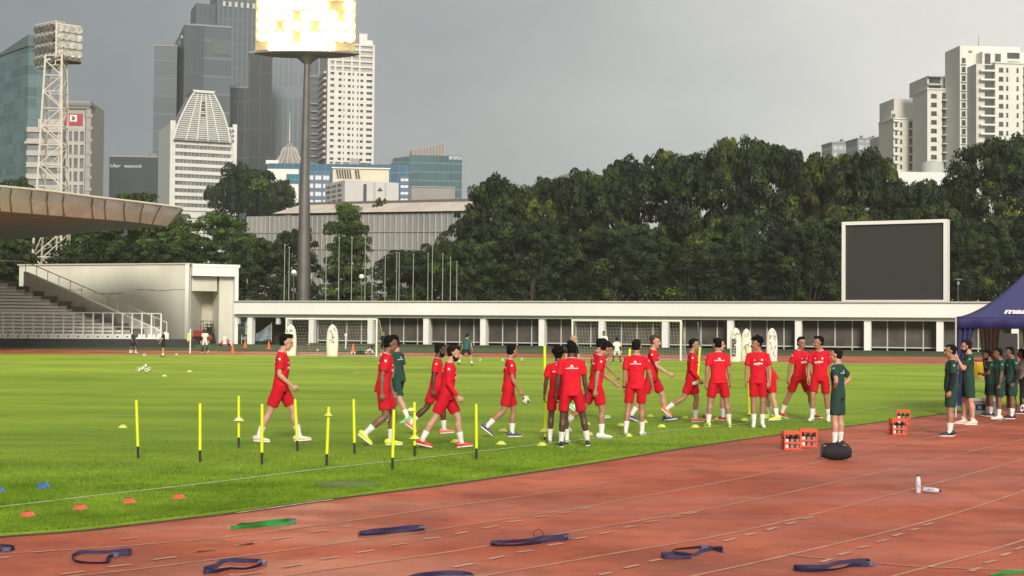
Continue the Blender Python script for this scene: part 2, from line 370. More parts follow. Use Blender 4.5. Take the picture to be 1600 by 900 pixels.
# worn grey patch in the turf: a drain cover
p = G(545, 757.5, FZ); t = thing('drain_cover', 'worn grey drain cover sunk in the grass between the touchline and the track', 'drain cover', p)
g = MB(); g.lathe([(.42, .0), (.42, .012), (.36, .012), (.36, .006), (0.01, .006)], 24); g.build('rim', mat('drain_grey', (.10, .10, .07), .9, var=.5, vscale=9), t)
g = MB()
for i in range(-5, 6):
    y = i * .06; hw = math.sqrt(max(0, .34 ** 2 - y * y)); g.box(-hw, hw, y - .012, y + .012, .0065, .014)
g.build('grate', mat('drain_bar', (.16, .16, .12), .8, var=.4, vscale=6), t)
# ================================================================== BUILDINGS
m_white = mat('white_paint', (.84, .83, .77), .75, var=.05, vscale=.3)
m_conc = mat('pale_render', (.60, .57, .49), .85, var=.10, vscale=.35)
m_dark = mat('dark_void', (.035, .033, .030), .6, var=.3, vscale=.6)
def kx(u): return (u - 800) / FPX
def twoface(uL, uC, uR, vtop, Y, a):
    """block whose near vertical edge stands at picture column uC, depth Y; a = turn in degrees. returns loc, rz, W (right face), D (left face), H"""
    a = R(a); Cp = PY(uC, vtop, Y); kL = (PY(uL, vtop, Y).x) / Y; kR = PY(uR, vtop, Y).x / Y
    den = math.cos(a) + kL * math.sin(a); D = (Cp.x - kL * Cp.y) / den if den > .02 else 0
    D = min(60, max(14, D))
    W = (kR * Cp.y - Cp.x) / (math.sin(a) - kR * math.cos(a))
    return (Cp.x, Cp.y, -.05), math.atan2(math.cos(a), math.sin(a)), W, D, Cp.z + .05
def block(t, W, D, H, m_, name='wall', z0=0, x0=0, y0=0):
    g = MB(); g.box(x0, x0 + W, y0, y0 + D, z0, H); return g.build(name, m_, t)
def fcol(face, a0, a1, z0, z1, o0, o1, W=0):
    """box on a face: F = local y=0 plane, L = local x=0 plane; o0..o1 outward distances"""
    return (a0, a1, -o1, -o0, z0, z1) if face == 'F' else (-o1, -o0, a0, a1, z0, z1)
def punched(t, face, a0, a1, z0, z1, nx, nz, wf, hf, wall, glass, depth=.4, parts=True, wallname='wall', frame=None):
    """a wall of piers and spandrels standing in front of the core, one glass pane per opening"""
    dx = (a1 - a0) / nx; dz = (z1 - z0) / nz; pw = dx * (1 - wf); sh = dz * (1 - hf); g = MB()
    for i in range(nx + 1):
        c = a0 + i * dx; l_ = max(a0, c - pw / 2); r_ = min(a1, c + pw / 2); g.box(*fcol(face, l_, r_, z0, z1, .004, depth))
    for k in range(nz + 1):
        c = z0 + k * dz; b = max(z0, c - sh / 2); tp = min(z1, c + sh / 2); g.box(*fcol(face, a0 + .01, a1 - .01, b, tp, .004, depth - .03))
    g.build(wallname, wall, t)
    q = MB()
    for i in range(nx):
        for k in range(nz):
            x0 = a0 + (i + .5) * dx - dx * wf / 2; z_ = z0 + (k + .5) * dz - dz * hf / 2
            w_ = dx * wf; h_ = dz * hf
            def pane(mb):
                mb.box(*fcol(face, x0 + .05, x0 + w_ * .48, z_ + .05, z_ + h_ - .05, .006, .10)); mb.box(*fcol(face, x0 + w_ * .52, x0 + w_ - .05, z_ + .05, z_ + h_ - .05, .006, .10))
            if parts:
                mb = MB(); pane(mb); mb.build('window', glass, t)
            else: pane(q)
    if not parts: o = q.build('windows', glass, t); o['kind'] = 'stuff'
g_dark = mat('window_glass', (.07, .08, .085), .2, var=.4, vscale=.4)
g_grey = mat('window_grey', (.16, .17, .17), .25, var=.4, vscale=.3)

def tower(name, label, cat, spec, m_, group=None, roof=True):
    loc, rz, W, D, H = twoface(*spec); t = thing(name, label, cat, loc, rz, group)
    block(t, W, D, H, m_, 'glass_wall' if 'glass' in label else 'wall')
    if roof:
        g = MB(); g.box(-.3, W + .3, -.3, D + .3, H, H + .8); g.build('parapet', mat('parapet_grey', (.28, .28, .27), .7), t)
        g = MB()
        rr = random.Random(len(name) + int(H)); 
        for i in range(4):
            x = rr.uniform(.15, .8) * W; y = rr.uniform(.2, .7) * D; g = MB(); g.box(x, x + W * .08, y, y + D * .1, H + .8, H + rr.uniform(1.5, 3.2)); g.build('roof_plant', mat('plant_grey', (.22, .22, .22), .7), t)
    return t, W, D, H
# --- skyline left
t, W, D, H = tower('glass_tower', 'teal glass office tower with pale floor bands at the far left edge', 'office tower', (-90, 45, 70, 72, 520, 50), facade('teal_glass', (0.041, 0.112, 0.128), (0.128, 0.203, 0.210), 3.9, 1.6, .16, .06, .16, .45, col2=(.16, .27, .28)))
g = MB(); g.prism([(-.5, H), (D * .5, H), (D * .5, H + .4), (-.5, H + 4)], -.5, W + .5, 'x'); g.build('sloped_crown', mat('teal_cap', (.10, .16, .17), .4), t)
loc, rz, W, D, H = twoface(96, 97, 141, 157, 430, 86)
t = thing('office_building', 'beige office block with a red square sign below its flat roof', 'office building', loc, rz)
block(t, W, 20, H, mat('beige_core', (.30, .28, .25), .7), 'inner_wall')
k = 430 / FPX
m_beige = mat('beige_wall', (.50, .46, .41), .8, var=.1, vscale=.2)
z1_ = H - 46 * k; z0_ = z1_ - 6 * 21 * k; punched(t, 'F', 0, W - 1.2, z0_, z1_, 4, 6, .62, .74, m_beige, g_grey, .5); g = MB(); g.box(0, W - 1.2, -.45, -.004, 0, z0_ - .01); g.build('lower_wall', m_beige, t)
g = MB(); g.box(0, W - 1.2, -.55, -.004, H - 46 * k + .01, H - 2.5); g.build('upper_wall', m_beige, t)
g = MB()
for i in range(14): g.box(.5 + i * .55, .7 + i * .55, -.62, -.56, H - 5.4, H - 2.6)
g.build('louvre', mat('louvre', (.25, .23, .21), .7), t)
g = MB(); g.box(-1.2, W + .6, -1.4, 6, H - 1.6, H - .8); g.box(-.8, W + .2, -1.1, 6, H - 2.5, H - 1.6); g.build('roof_slab', mat('slab_grey', (.22, .21, .20), .7), t)
g = MB(); g.box(W - .9, W + .5, -1.0, 0, 2, H - 2.6)
for i in range(14): g.box(W - .7, W + 1.0, -1.2, -1.0, H - 5 - i * 3.6, H - 4 - i * 3.6)
g.build('corner_bay', mat('corner_grey', (.36, .33, .31), .7), t)
sg = MB(); sx0 = (102 - 97) * k; sg.box(sx0, sx0 + 28 * k, -.85, -.56, H - 39 * k, H - 21 * k); sign = sg.build('sign', mat('sign_red', (.42, .03, .05), .6), t)
g = MB(); cx = sx0 + 14 * k; cz = H - 28.5 * k; g.box(cx - 5.5 * k, cx + 5.5 * k, -.93, -.86, cz - 5 * k, cz + 5.5 * k); g.build('logo_square', mat('logo_white', (.8, .8, .78), .6), sign)
g = MB(); g.prism([(cx - 3.2 * k, cz - 3 * k), (cx + .4 * k, cz - 3 * k), (cx + 3 * k, cz), (cx + .4 * k, cz + 3.2 * k), (cx - 3.2 * k, cz + 3.2 * k), (cx - 1 * k, cz)], -1.0, -.94, 'y'); g.build('logo_mark', mat('logo_dark', (.08, .03, .04), .6), sign)
text_mesh('DANASEHAT', .85, mat('logo_white', (.8, .8, .78)), 'sign_text', sign, Matrix.Translation((cx, -.90, cz - 8 * k)) @ Matrix.Rotation(R(90), 4, 'X')) if False else None
loc, rz, W, D, H = twoface(42, 43, 97, 200, 425, 86)
t = thing('office_building', 'lower striped beige office wing left of the block with the red sign', 'office building', loc, rz)
block(t, W, 18, H, mat('band_glass', (.20, .21, .21), .3, var=.3, vscale=.2), 'inner_wall')
g = MB()
for i in range(int(H / 3.4)): g.box(-.1, W, -.5, -.004, H - 1.2 - i * 3.4, H - i * 3.4 + .3)
g.box(-.6, W * .5, -.9, -.51, H - 4.6, H - 3.9); g.build('floor_band', m_beige, t)
g = MB(); g.box(.25 * W, W, 2, 10, H, H + 3); g.build('roof_house', m_beige, t)
# dark low office
t, W, D, H = tower('office_building', 'low dark office block with small white letters under its roof', 'office building', (170, 171, 258, 245, 600, 84), facade('dark_office', (0.018, 0.029, 0.035), (0.028, 0.042, 0.051), 3.6, 2.2, .15, .1, .3, .3))
kk = 600 / FPX; m_sw = mat('sign_white', (.75, .76, .76), .6)
text_mesh('Uber', 2.0, m_sw, 'sign_text', t, Matrix.Translation((9 * kk, -.2, H - 14 * kk)) @ Matrix.Rotation(R(90), 4, 'X'), .2)
text_mesh('wework', 2.1, m_sw, 'sign_text', t, Matrix.Translation((36 * kk, -.2, H - 14 * kk)) @ Matrix.Rotation(R(90), 4, 'X'), .2)
# grey tower pair
mg1 = facade('grey_band', (0.081, 0.103, 0.123), (0.149, 0.178, 0.205), 8.5, 40, .10, .0, .3, .25)
mg2 = facade('grey_rib', (0.044, 0.059, 0.074), (0.070, 0.089, 0.106), 30, 1.6, .03, .22, .3, .2)
tower('office_tower', 'grey banded office tower shoulder left of the tower with the round letter sign', 'office tower', (240, 241, 277, 72, 700, 84), mg1)
t, W, D, H = tower('office_tower', 'tall grey office tower with a round letter sign on its top corner', 'office tower', (275, 290, 361, 39, 690, 72), mg1)
g = MB(); g.box(0.01, W * .40, -.5, -.01, 3, H - .2); g.build('ribbed_panel', mg2, t)
g = MB(); g.box(W * .60, W + .02, -.25, -.01, H - 13, H - 6); g.build('recess_band', mat('recess_dark', (.09, .10, .105), .5), t)
g = MB(); g.box(-.35, -.01, .01, D, 3, H - .1); g.build('side_cladding', mat('side_dark', (.075, .09, .10), .35, var=.2, vscale=.1), t)
g = MB(); kk = 690 / FPX; my, mz = D * .5, H - 13 * kk
rr = 6 * kk * .9
ring = [(-.6, my + 1.0 * rr * math.cos(a) * D / (15 * kk) * .8, mz + rr * math.sin(a)) for a in [2 * math.pi * i / 28 for i in range(29)]]
g.tube(ring, .38, 6); g.build('sign_ring', m_sw, t)
text_mesh('e', 7.0, m_sw, 'sign_letter', t, Matrix.Translation((-.6, my, mz)) @ Matrix.Rotation(R(-90), 4, 'Z') @ Matrix.Rotation(R(90), 4, 'X'), 0, .05, .12)
# tallest tower
t, W, D, H = tower('office_tower', 'tallest grey glass tower rising out of the top of the frame behind the floodlight', 'office tower', (329, 341, 500, -60, 900, 70), facade('tall_rib', (0.067, 0.091, 0.111), (0.123, 0.151, 0.174), 7.6, 3.0, .08, .30, .3, .2))
kk = 900 / FPX
g = MB(); 
for i in range(16):
    x = (8 + i * 9.3) * kk; g = MB(); g.box(x, x + 1.6, -.8, -.1, H - 70 * kk, H - 62 * kk); g.build('crown_lantern', mat('lantern_pale', (.55, .53, .48), .6), t)
g = MB(); g.box(-12, -.02, 8, D, 0, H - 64 * kk); g.build('left_wing', facade('tall_rib2', (0.058, 0.081, 0.098), (0.088, 0.111, 0.132), 7.6, 3.0, .08, .3, .3, .2), t)
tower('glass_tower', 'darkest glass tower standing in front of the tallest tower, left of the floodlight pole', 'office tower', (388, 389, 426, 83, 720, 80), facade('night_glass', (0.021, 0.029, 0.038), (0.037, 0.048, 0.057), 14, 5.5, .03, .08, .2, .25))
tower('glass_tower', 'dark glass tower low shoulder behind the white stepped building', 'office tower', (359, 360, 390, 137, 725, 80), facade('dusk_glass', (0.028, 0.039, 0.049), (0.052, 0.065, 0.079), 14, 3.5, .06, .2, .2, .25))
tower('office_tower', 'pale ribbed tower directly behind the floodlight pole', 'office tower', (425, 426, 482, 86, 760, 80), facade('pale_rib', (0.103, 0.134, 0.158), (0.187, 0.223, 0.257), 60, 2.6, .10, .35, .3, .2))
t, W, D, H = tower('apartment_tower', 'dark grey tower with thin balconies between the floodlight pole and the white tower', 'apartment tower', (481, 482, 503, 120, 740, 80), facade('grey_flat', (0.052, 0.068, 0.082), (0.083, 0.104, 0.123), 3.4, 5, .3, .05, .4, .2))
g = MB()
for i in range(12): g = MB(); g.box(W * .2, W * .8, -1.2, -.1, H - 14 - i * 3.8, H - 13.4 - i * 3.8); g.build('balcony', mat('balc_grey', (.34, .34, .34), .7), t)
# white stepped building with a tapering lattice crown
loc, rz, W, D, H = twoface(258, 266, 370, 193, 480, 66)
t = thing('white_building', 'white office building with a tapering slatted crown in front of the grey towers', 'office building', loc, rz)
block(t, W, D + 6, H, mat('white_core', (.62, .61, .57), .7, var=.05), 'inner_wall'); kk = 480 / FPX
m_wh2 = mat('white_clad', (.70, .69, .64), .7, var=.05, vscale=.2)
g = MB()
g.box(-.02, 8 * kk, -.6, -.01, 2, H + 1); g.box(W - 7 * kk, W, -.6, -.01, 2, H + 1)
g.build('side_pier', m_wh2, t)
g = MB()
for i in range(13):
    z = H - (27 + i * 11.5) * kk
    g.box(8 * kk, W - 7 * kk, -.45, -.01, z - 5.2 * kk, z)
g.build('floor_band', m_wh2, t)
for r_ in range(3):
    for c_ in range(2):
        for s_, x in ((0, 9), (1, 93)):
            xx = (x - 1 + c_ * 5) * kk - (0 if s_ == 0 else 0); g = MB(); g.box(xx, xx + .75, -.75, -.62 if s_ == 0 else -.62, H - (8 + r_ * 8) * kk, H - (4 + r_ * 8) * kk); g.build('window', g_grey, t)
for i in range(9):
    z = H - (27 + i * 11.5) * kk - 10.5 * kk
    g = MB()
    for j in range(14): g.box(9 * kk + j * (W - 18 * kk) / 14, 9 * kk + (j + .86) * (W - 18 * kk) / 14, -.2, -.02, z, z + 5.0 * kk)
    g.build('window_strip', g_grey, t)
prof = [(270, 219), (273, 205), (278, 190), (284, 176), (291, 160), (298, 147), (302, 142), (330, 142), (334, 147), (341, 160), (348, 175), (353, 190), (357, 205), (359, 219)]
def lx(u): return (u - 266) * kk
def lz(v): return H - (v - 193) * kk
pr = [(lx(u), lz(v)) for u, v in prof]
g = MB(); g.prism(pr, -1.6, 9, 'y'); crown = g.build('crown', mat('crown_slat', (.26, .28, .28), .35, var=.3, vscale=.3), t)
g = MB()
for i in range(22):
    v = 145 + i * 3.3
    lft = np.interp(v, [142, 147, 160, 176, 190, 205, 232], [302, 298, 291, 284, 278, 273, 270]); rgt = np.interp(v, [142, 147, 160, 175, 190, 205, 232], [330, 334, 341, 348, 353, 357, 359])
    g.box(lx(lft), lx(rgt), -1.95, -1.61, lz(v + 1.15), lz(v))
for a, b in zip(prof[:6], prof[1:7]): g.cyl((lx(a[0]), -2.0, lz(a[1])), (lx(b[0]), -2.0, lz(b[1])), .3, n=6)
for a, b in zip(prof[7:13], prof[8:14]): g.cyl((lx(a[0]), -2.0, lz(a[1])), (lx(b[0]), -2.0, lz(b[1])), .3, n=6)
for q_ in range(1, 5): g.cyl((lx(302 + 28 * q_ / 5), -2.0, lz(143)), (lx(271 + 88 * q_ / 5), -2.0, lz(219)), .22, n=4)
g.build('slats', mat('slat_white', (.78, .76, .70), .7), crown)
g = MB()
for v in (156, 162, 168, 176): g.box(lx(312.5), lx(318), -2.1, -1.96, lz(v + 3), lz(v))
g.build('vent_opening', g_dark, crown)
g = MB(); g.prism([(lx(297), lz(139)), (lx(334), lz(139)), (lx(330), lz(143)), (lx(301), lz(143))], -2.6, 10, 'y'); g.build('roof_cap', m_wh2, crown)
# white apartment tower
loc, rz, W, D, H = twoface(500, 512, 585, 66, 700, 74)
kk = 700 / FPX
t = thing('apartment_tower', 'tall white apartment tower with rows of windows right of the floodlight', 'apartment tower', loc, rz)
block(t, W, D, H, mat('apt_core', (.45, .43, .39), .8), 'inner_wall')
m_apt = mat('apt_white', (.74, .71, .66), .75, var=.06, vscale=.2)
zt = H - 44 * kk
punched(t, 'F', 0, W, zt - 15 * 9.6 * kk, zt, 5, 15, .66, .42, m_apt, g_dark, .9)
g = MB()
for (a, b) in ((0, .06), (.14, .18), (.30, .34), (.49, .53), (.66, .70), (.955, 1.0)): g.box(a * W, b * W, -1.3, -.905, 2, H)
g.build('pier', m_apt, t)
g = MB()
for v in (66, 74, 83, 92, 101): z = H - (v - 66) * kk; g.box(0, W, -.8, -.01, z - .9, z)
g.build('upper_band', m_apt, t)
g = MB(); g.box(W * .70, W * .87, 3, D, H, H + 19 * kk); g.box(W * .87, W * .99, 3, D, H, H + 9 * kk); g.box(W * .1, W * .6, 3, D, H, H + 4 * kk); g.build('roof_house', m_apt, t)
g = MB()
for i in range(15): g = MB(); g.box(-1.4, -.02, D * .1, D * .9, zt - i * 9.6 * kk - 1.1, zt - i * 9.6 * kk); g.build('balcony', mat('apt_pink', (.58, .52, .48), .8), t)
# dome building
p = PY(452, 262, 520); kk = 520 / FPX
t = thing('domed_building', 'grey domed roof with a thin spire left of the floodlight pole', 'domed building', (p.x, 520, -.05))
g = MB(); g.lathe([(24 * kk, 0), (24 * kk, p.z), (23 * kk, p.z + .2)], 28); g.build('drum', mat('drum_grey', (.30, .29, .27), .8), t)
prof = [(22 * kk, p.z), (22.5 * kk, p.z + 6 * kk), (19 * kk, p.z + 12 * kk), (13.5 * kk, p.z + 19 * kk), (13 * kk, p.z + 21 * kk), (12 * kk, p.z + 26 * kk), (7.6 * kk, p.z + 32 * kk), (7.8 * kk, p.z + 34 * kk), (5 * kk, p.z + 37 * kk), (1.2 * kk, p.z + 40 * kk), (.6 * kk, p.z + 43 * kk)]
g = MB(); g.lathe(prof, 28); dome = g.build('dome', mat('dome_grey', (.26, .24, .22), .7, var=.2, vscale=.4), t, True)
g = MB()
for i in range(16):
    a = 2 * math.pi * i / 16
    g.tube([((r_ + .12) * math.cos(a), (r_ + .12) * math.sin(a), z) for r_, z in prof[:7]], .22, 5)
g.build('ribs', mat('dome_rib', (.5, .48, .44), .7), dome)
g = MB(); g.cyl((0, 0, p.z + 42 * kk), (0, 0, p.z + 88 * kk), .22, .06, 6); g.build('spire', mat('spire_white', (.7, .7, .68), .5), dome)
# blue and white long office
loc, rz, W, D, H = twoface(418, 419, 640, 255, 470, 88); kk = 470 / FPX
t = thing('office_building', 'long blue glass office with a white window grid behind the ribbed hall', 'office building', loc, rz)
block(t, W, 22, H, facade('blue_glass', (0.053, 0.128, 0.203), (0.098, 0.188, 0.270), 3.4, 2.6, .12, .08, .2, .25), 'glass_wall')
g = MB(); g.box(-.1, 48 * kk, -.6, -.01, 2, H - 9 * kk); g.build('white_panel', m_white, t)
g = MB(); g.box(29 * kk, 50 * kk, -.75, -.62, H - 32 * kk, H - 17 * kk); g.build('glass_strip', facade('blue2', (.04, .16, .22), (.10, .3, .38), 2.2, 2.6, .12, .02, .2, .25), t)
punched(t, 'F', 60 * kk, 97 * kk, H - 66 * kk, H - 15 * kk, 3, 4, .80, .62, mat('blue_wall', (.12, .18, .28), .6), mat('pane_white', (.78, .79, .79), .5), .5)
punched(t, 'F', 207 * kk, 220 * kk, H - 60 * kk, H - 18 * kk, 1, 4, .96, .5, mat('blue_wall', (.12, .18, .28), .6), mat('pane_white', (.78, .79, .79), .5), .5)
g = MB(); g.box(-1, 15 * kk, 2, 8, H, H + 6 * kk); g.build('roof_house', m_white, t); g = MB(); g.box(128 * kk, 142 * kk, 1, 5, H, H + 9 * kk); g.build('roof_plant', mat('roof_pl', (.35, .35, .34), .7), t)
# cream block
loc, rz, W, D, H = twoface(508, 539, 623, 281, 400, 62); kk = 400 / FPX
t = thing('office_building', 'pale windowless block with a small dark triangle emblem behind the ribbed hall', 'office building', loc, rz)
block(t, W, D, H, mat('lilac_white', (.62, .59, .57), .8, var=.06, vscale=.15), 'wall')
g = MB(); g.box(W * .34, W * .39, -.35, -.01, 2, H - 5 * kk); g.build('recess', mat('slot_dark', (.08, .08, .10), .5), t)
g = MB(); g.box(W * .53, W * .56, -.3, -.01, 2, H - .2); g.box(W * .74, W * .76, -.3, -.01, 2, H - .2); g.build('pilaster', mat('lilac2', (.50, .48, .47), .8), t)
g = MB(); a = W * .645; z = H - 12 * kk; g.prism([(a - 4 * kk, z - 2 * kk), (a + 4 * kk, z - 2 * kk), (a, z + 3 * kk)], -.4, -.01, 'y'); g.build('emblem', mat('emblem_dark', (.10, .09, .09), .6), t)
for i in range(4):
    for j in range(3):
        g = MB(); y0 = D * (.15 + .28 * j); z = H - (8 + i * 8) * kk; g.box(-.15, -.01, y0, y0 + D * .2, z, z + 3.6 * kk); g.build('window', g_grey, t)
loc, rz, W, D, H = twoface(519, 520, 608, 263, 425, 84); kk = 425 / FPX
t = thing('office_building', 'cream roofed block with dark slanted louvres above the windowless block', 'office building', loc, rz)
block(t, W, 20, H, mat('cream_wall', (.74, .66, .50), .8, var=.06, vscale=.2), 'wall')
g = MB(); g.box(-.3, W + .3, -.5, 20, H, H + .35); g.build('roof_edge', m_white, t)
for i, x in enumerate((5, 9, 13, 17, 21, 25, 34, 38)):
    g = MB(); g.prism([(x * kk, H - 2 * kk), ((x + 2.6) * kk, H - 2 * kk), ((x + 4.6) * kk, H - 15 * kk), ((x + 2.2) * kk, H - 15 * kk)], -.5, -.01, 'y'); g.build('louvre', g_dark, t)
# teal glass with fin wall
t, W, D, H = tower('glass_building', 'teal glass office with white letters on its top right corner', 'office building', (638, 640, 722, 242, 600, 82), facade('teal2', (0.052, 0.122, 0.136), (0.105, 0.175, 0.189), 3.6, 2.0, .2, .05, .2, .3), roof=False)
kk = 600 / FPX
text_mesh('MAYAPADA', 2.2, m_sw, 'sign_text', t, Matrix.Translation((W - 10.5 * kk, -.3, H - 3.5 * kk)) @ Matrix.Rotation(R(90), 4, 'X') @ Matrix.Diagonal((.46, 1, 1, 1)), 0, .1, .04)
g = MB(); g.box(W - 22 * kk, W, .1, 4, H, H + 1.4 * kk); g.build('parapet', mat('teal_par', (.12, .2, .22), .4), t)
g = MB(); g.prism([(-26 * kk, H - 70 * kk), (0.1, H - 70 * kk), (0.1, H - 2 * kk), (-8 * kk, H - 3 * kk), (-26 * kk, H - 6 * kk)], .5, 24, 'y'); g.build('glass_wing', facade('teal3', (0.036, 0.085, 0.098), (0.065, 0.124, 0.143), 3.6, 2.0, .2, .05, .2, .3), t)
loc, rz, W, D, H = twoface(641, 642, 695, 232, 650, 84); kk = 650 / FPX
t = thing('fin_wall_building', 'beige ribbed roof fin curving up behind the teal glass office', 'building', loc, rz)
pl = [(0, 0), (W, 0), (W, H + 11 * kk), (W * .8, H + 8 * kk), (W * .5, H + 3 * kk), (W * .2, H), (0, H - 1 * kk)]
g = MB(); g.prism(pl, 0, 14, 'y'); g.build('wall', mat('fin_beige', (.40, .37, .33), .8), t)
g = MB()
for i in range(11):
    x = (i + .2) / 11 * W; zt_ = np.interp(x / W, [0, .2, .5, .8, 1], [H - kk, H, H + 3 * kk, H + 8 * kk, H + 11 * kk]); g.box(x, x + W * .035, -.6, -.01, H - 25 * kk, zt_ - .3)
g.build('fins', mat('fin_dark', (.25, .23, .21), .8), t)
t, W, D, H = tower('grey_block', 'plain warm grey block in front of the teal glass office', 'building', (636, 637, 711, 292, 520, 84), mat('warm_grey', (.33, .31, .29), .85, var=.08, vscale=.1), roof=False)
g = MB(); g.box(-.2, W + .2, -.3, D + 10, H, H + .3); g.build('parapet', mat('warm_grey2', (.42, .39, .36), .8), t)
# tiny buildings behind the right trees
tower('beige_block', 'small beige roof corner showing above the dark trees left of centre', 'building', (893, 900, 930, 268, 420, 70), mat('far_beige', (.55, .50, .45), .8), roof=False)
mfw = facade('far_white', (.50, .52, .53), (.30, .32, .33), 3.6, 3.0, .45, .3, .6, .1)
t, W, D, H = tower('far_building', 'pale grey low building with an antenna behind the trees left of the cream flats', 'building', (1298, 1300, 1350, 224, 760, 80), mfw)
g = MB(); g.cyl((W * .5, 3, H), (W * .5, 3, H + 6), .5, .12, 6); g.build('antenna', m_sw, t)
tower('far_building', 'pale grey low building touching the left end of the cream flats', 'building', (1338, 1340, 1380, 218, 700, 80), mfw)
# cream apartment blocks on the right
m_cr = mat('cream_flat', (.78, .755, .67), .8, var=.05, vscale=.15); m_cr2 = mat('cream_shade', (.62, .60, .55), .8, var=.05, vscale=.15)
def flats(spec, label, cols, floor_px, cr=m_cr, top_skip=0, zlow=0.0, extras=None):
    loc, rz, W, D, H = twoface(*spec); kk = spec[4] / FPX; t = thing('apartment_block', label, 'apartment block', loc, rz)
    core = block(t, W, D, H, cr, 'wall')
    fh = floor_px * kk; n = int((H - top_skip * kk) / fh)
    vis = min(n, 12)
    bal = MB(); slab = MB(); 
    for k in range(vis):
        z = H - top_skip * kk - (k + 1) * fh
        for (kind, a, b) in cols:
            x0, x1 = a * kk, b * kk
            if kind == 'w':
                g = MB(); g.box(x0, x1, -.14, -.01, z + fh * .3, z + fh * .74); g.box(x0 - .12, x1 + .12, -.22, -.01, z + fh * .24, z + fh * .3); g.build('window', g_dark, t)
            if kind == 'b':
                g = MB(); g.box(x0, x1, -.12, -.01, z + .2, z + fh * .92); g.build('balcony_door', g_dark, t)
                slab.box(x0 - .2, x1 + .2, -1.7, -.01, z - .15, z + .12)
                for i in range(int((x1 - x0) / .5) + 1): bal.box(x0 + i * .5, x0 + i * .5 + .06, -1.66, -1.6, z + .12, z + 1.0)
                bal.box(x0, x1, -1.7, -1.58, z + 1.0, z + 1.1)
                if b - a > 16: slab.box((x0 + x1) / 2 - .35, (x0 + x1) / 2 + .35, -.6, -.125, z + .12, z + fh - .15)
    if slab.v: slab.build('balcony', m_white, t)
    if bal.v: bal.build('railing', mat('rail_grey', (.30, .29, .26), .6), t)
    g = MB(); g.box(-.3, W + .3, -.4, D, H, H + .5); g.build('parapet', m_cr, t)
    if extras: extras(t, W, D, H, kk)
    return t
def ex1(t, W, D, H, kk):
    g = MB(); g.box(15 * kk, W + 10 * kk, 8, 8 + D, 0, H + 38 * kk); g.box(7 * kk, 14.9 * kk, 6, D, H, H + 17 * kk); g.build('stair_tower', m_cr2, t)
    for q_ in range(11): g = MB(); g.box(W + 2 * kk, W + 6 * kk, 7.8, 7.97, H + (4 - q_ * 13.2) * kk, H + (10 - q_ * 13.2) * kk); g.build('window', g_dark, t)
    for q_ in range(11): g = MB(); g.box(-1.0 * kk + 0, W * .18, -.9, -.6, H - (q_ * 13.2 + 2) * kk - .5, H - (q_ * 13.2 + 2) * kk); g.build('ledge', m_white, t)
    g = MB(); g.box(8 * kk, 13 * kk, 5.6, 5.98, H + 3 * kk, H + 12 * kk); g.build('window', g_grey, t)
flats((1394, 1396, 1440, 186, 540, 82), 'smallest and leftmost cream apartment block with a blank stair tower', [('w', 3, 6), ('w', 11, 14), ('b', 26, 38)], 13.2, mat('cream_l', (.74, .70, .60), .8, var=.05), 2, extras=ex1)
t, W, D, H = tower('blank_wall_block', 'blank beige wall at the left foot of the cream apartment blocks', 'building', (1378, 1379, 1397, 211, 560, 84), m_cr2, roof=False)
def ex2(t, W, D, H, kk):
    g = MB(); g.box(5 * kk, 60 * kk, 3, D + 6, H, H + 24 * kk); g.box(5 * kk, 28 * kk, 1.4, 3.02, H + 22 * kk, H + 23.4 * kk); g.box(5 * kk, 28 * kk, 1.4, 3.02, H + 9 * kk, H + 11 * kk); g.box(60 * kk - 16 * kk, 60 * kk, 1, 3.1, 0, H + 27 * kk); g.build('penthouse', m_cr2, t)
    g = MB(); g.box(8 * kk, 26 * kk, 2.8, 2.97, H + 12 * kk, H + 21 * kk); g.box(8 * kk, 26 * kk, 2.8, 2.97, H + 1 * kk, H + 8 * kk); g.build('balcony_door', g_dark, t)
    for x in (33, 50):
        for z in (3, 15): g = MB(); g.box(x * kk, (x + 7) * kk, 2.8 if x < 44 else .85, 2.97 if x < 44 else .97, H + z * kk, H + (z + 6) * kk); g.build('window', g_dark, t)
    for k in range(12):
        g = MB(); g.box(W + 6 * kk, W + 12 * kk, .8, .97, H - (k * 13.7 - 4) * kk, H - (k * 13.7 - 13) * kk); g.build('window', g_dark, t)
flats((1447, 1449, 1511, 140, 520, 84), 'middle cream apartment block with wide central balconies', [('w', 6, 15), ('b', 24, 54)], 13.7, m_cr, 3, extras=ex2)
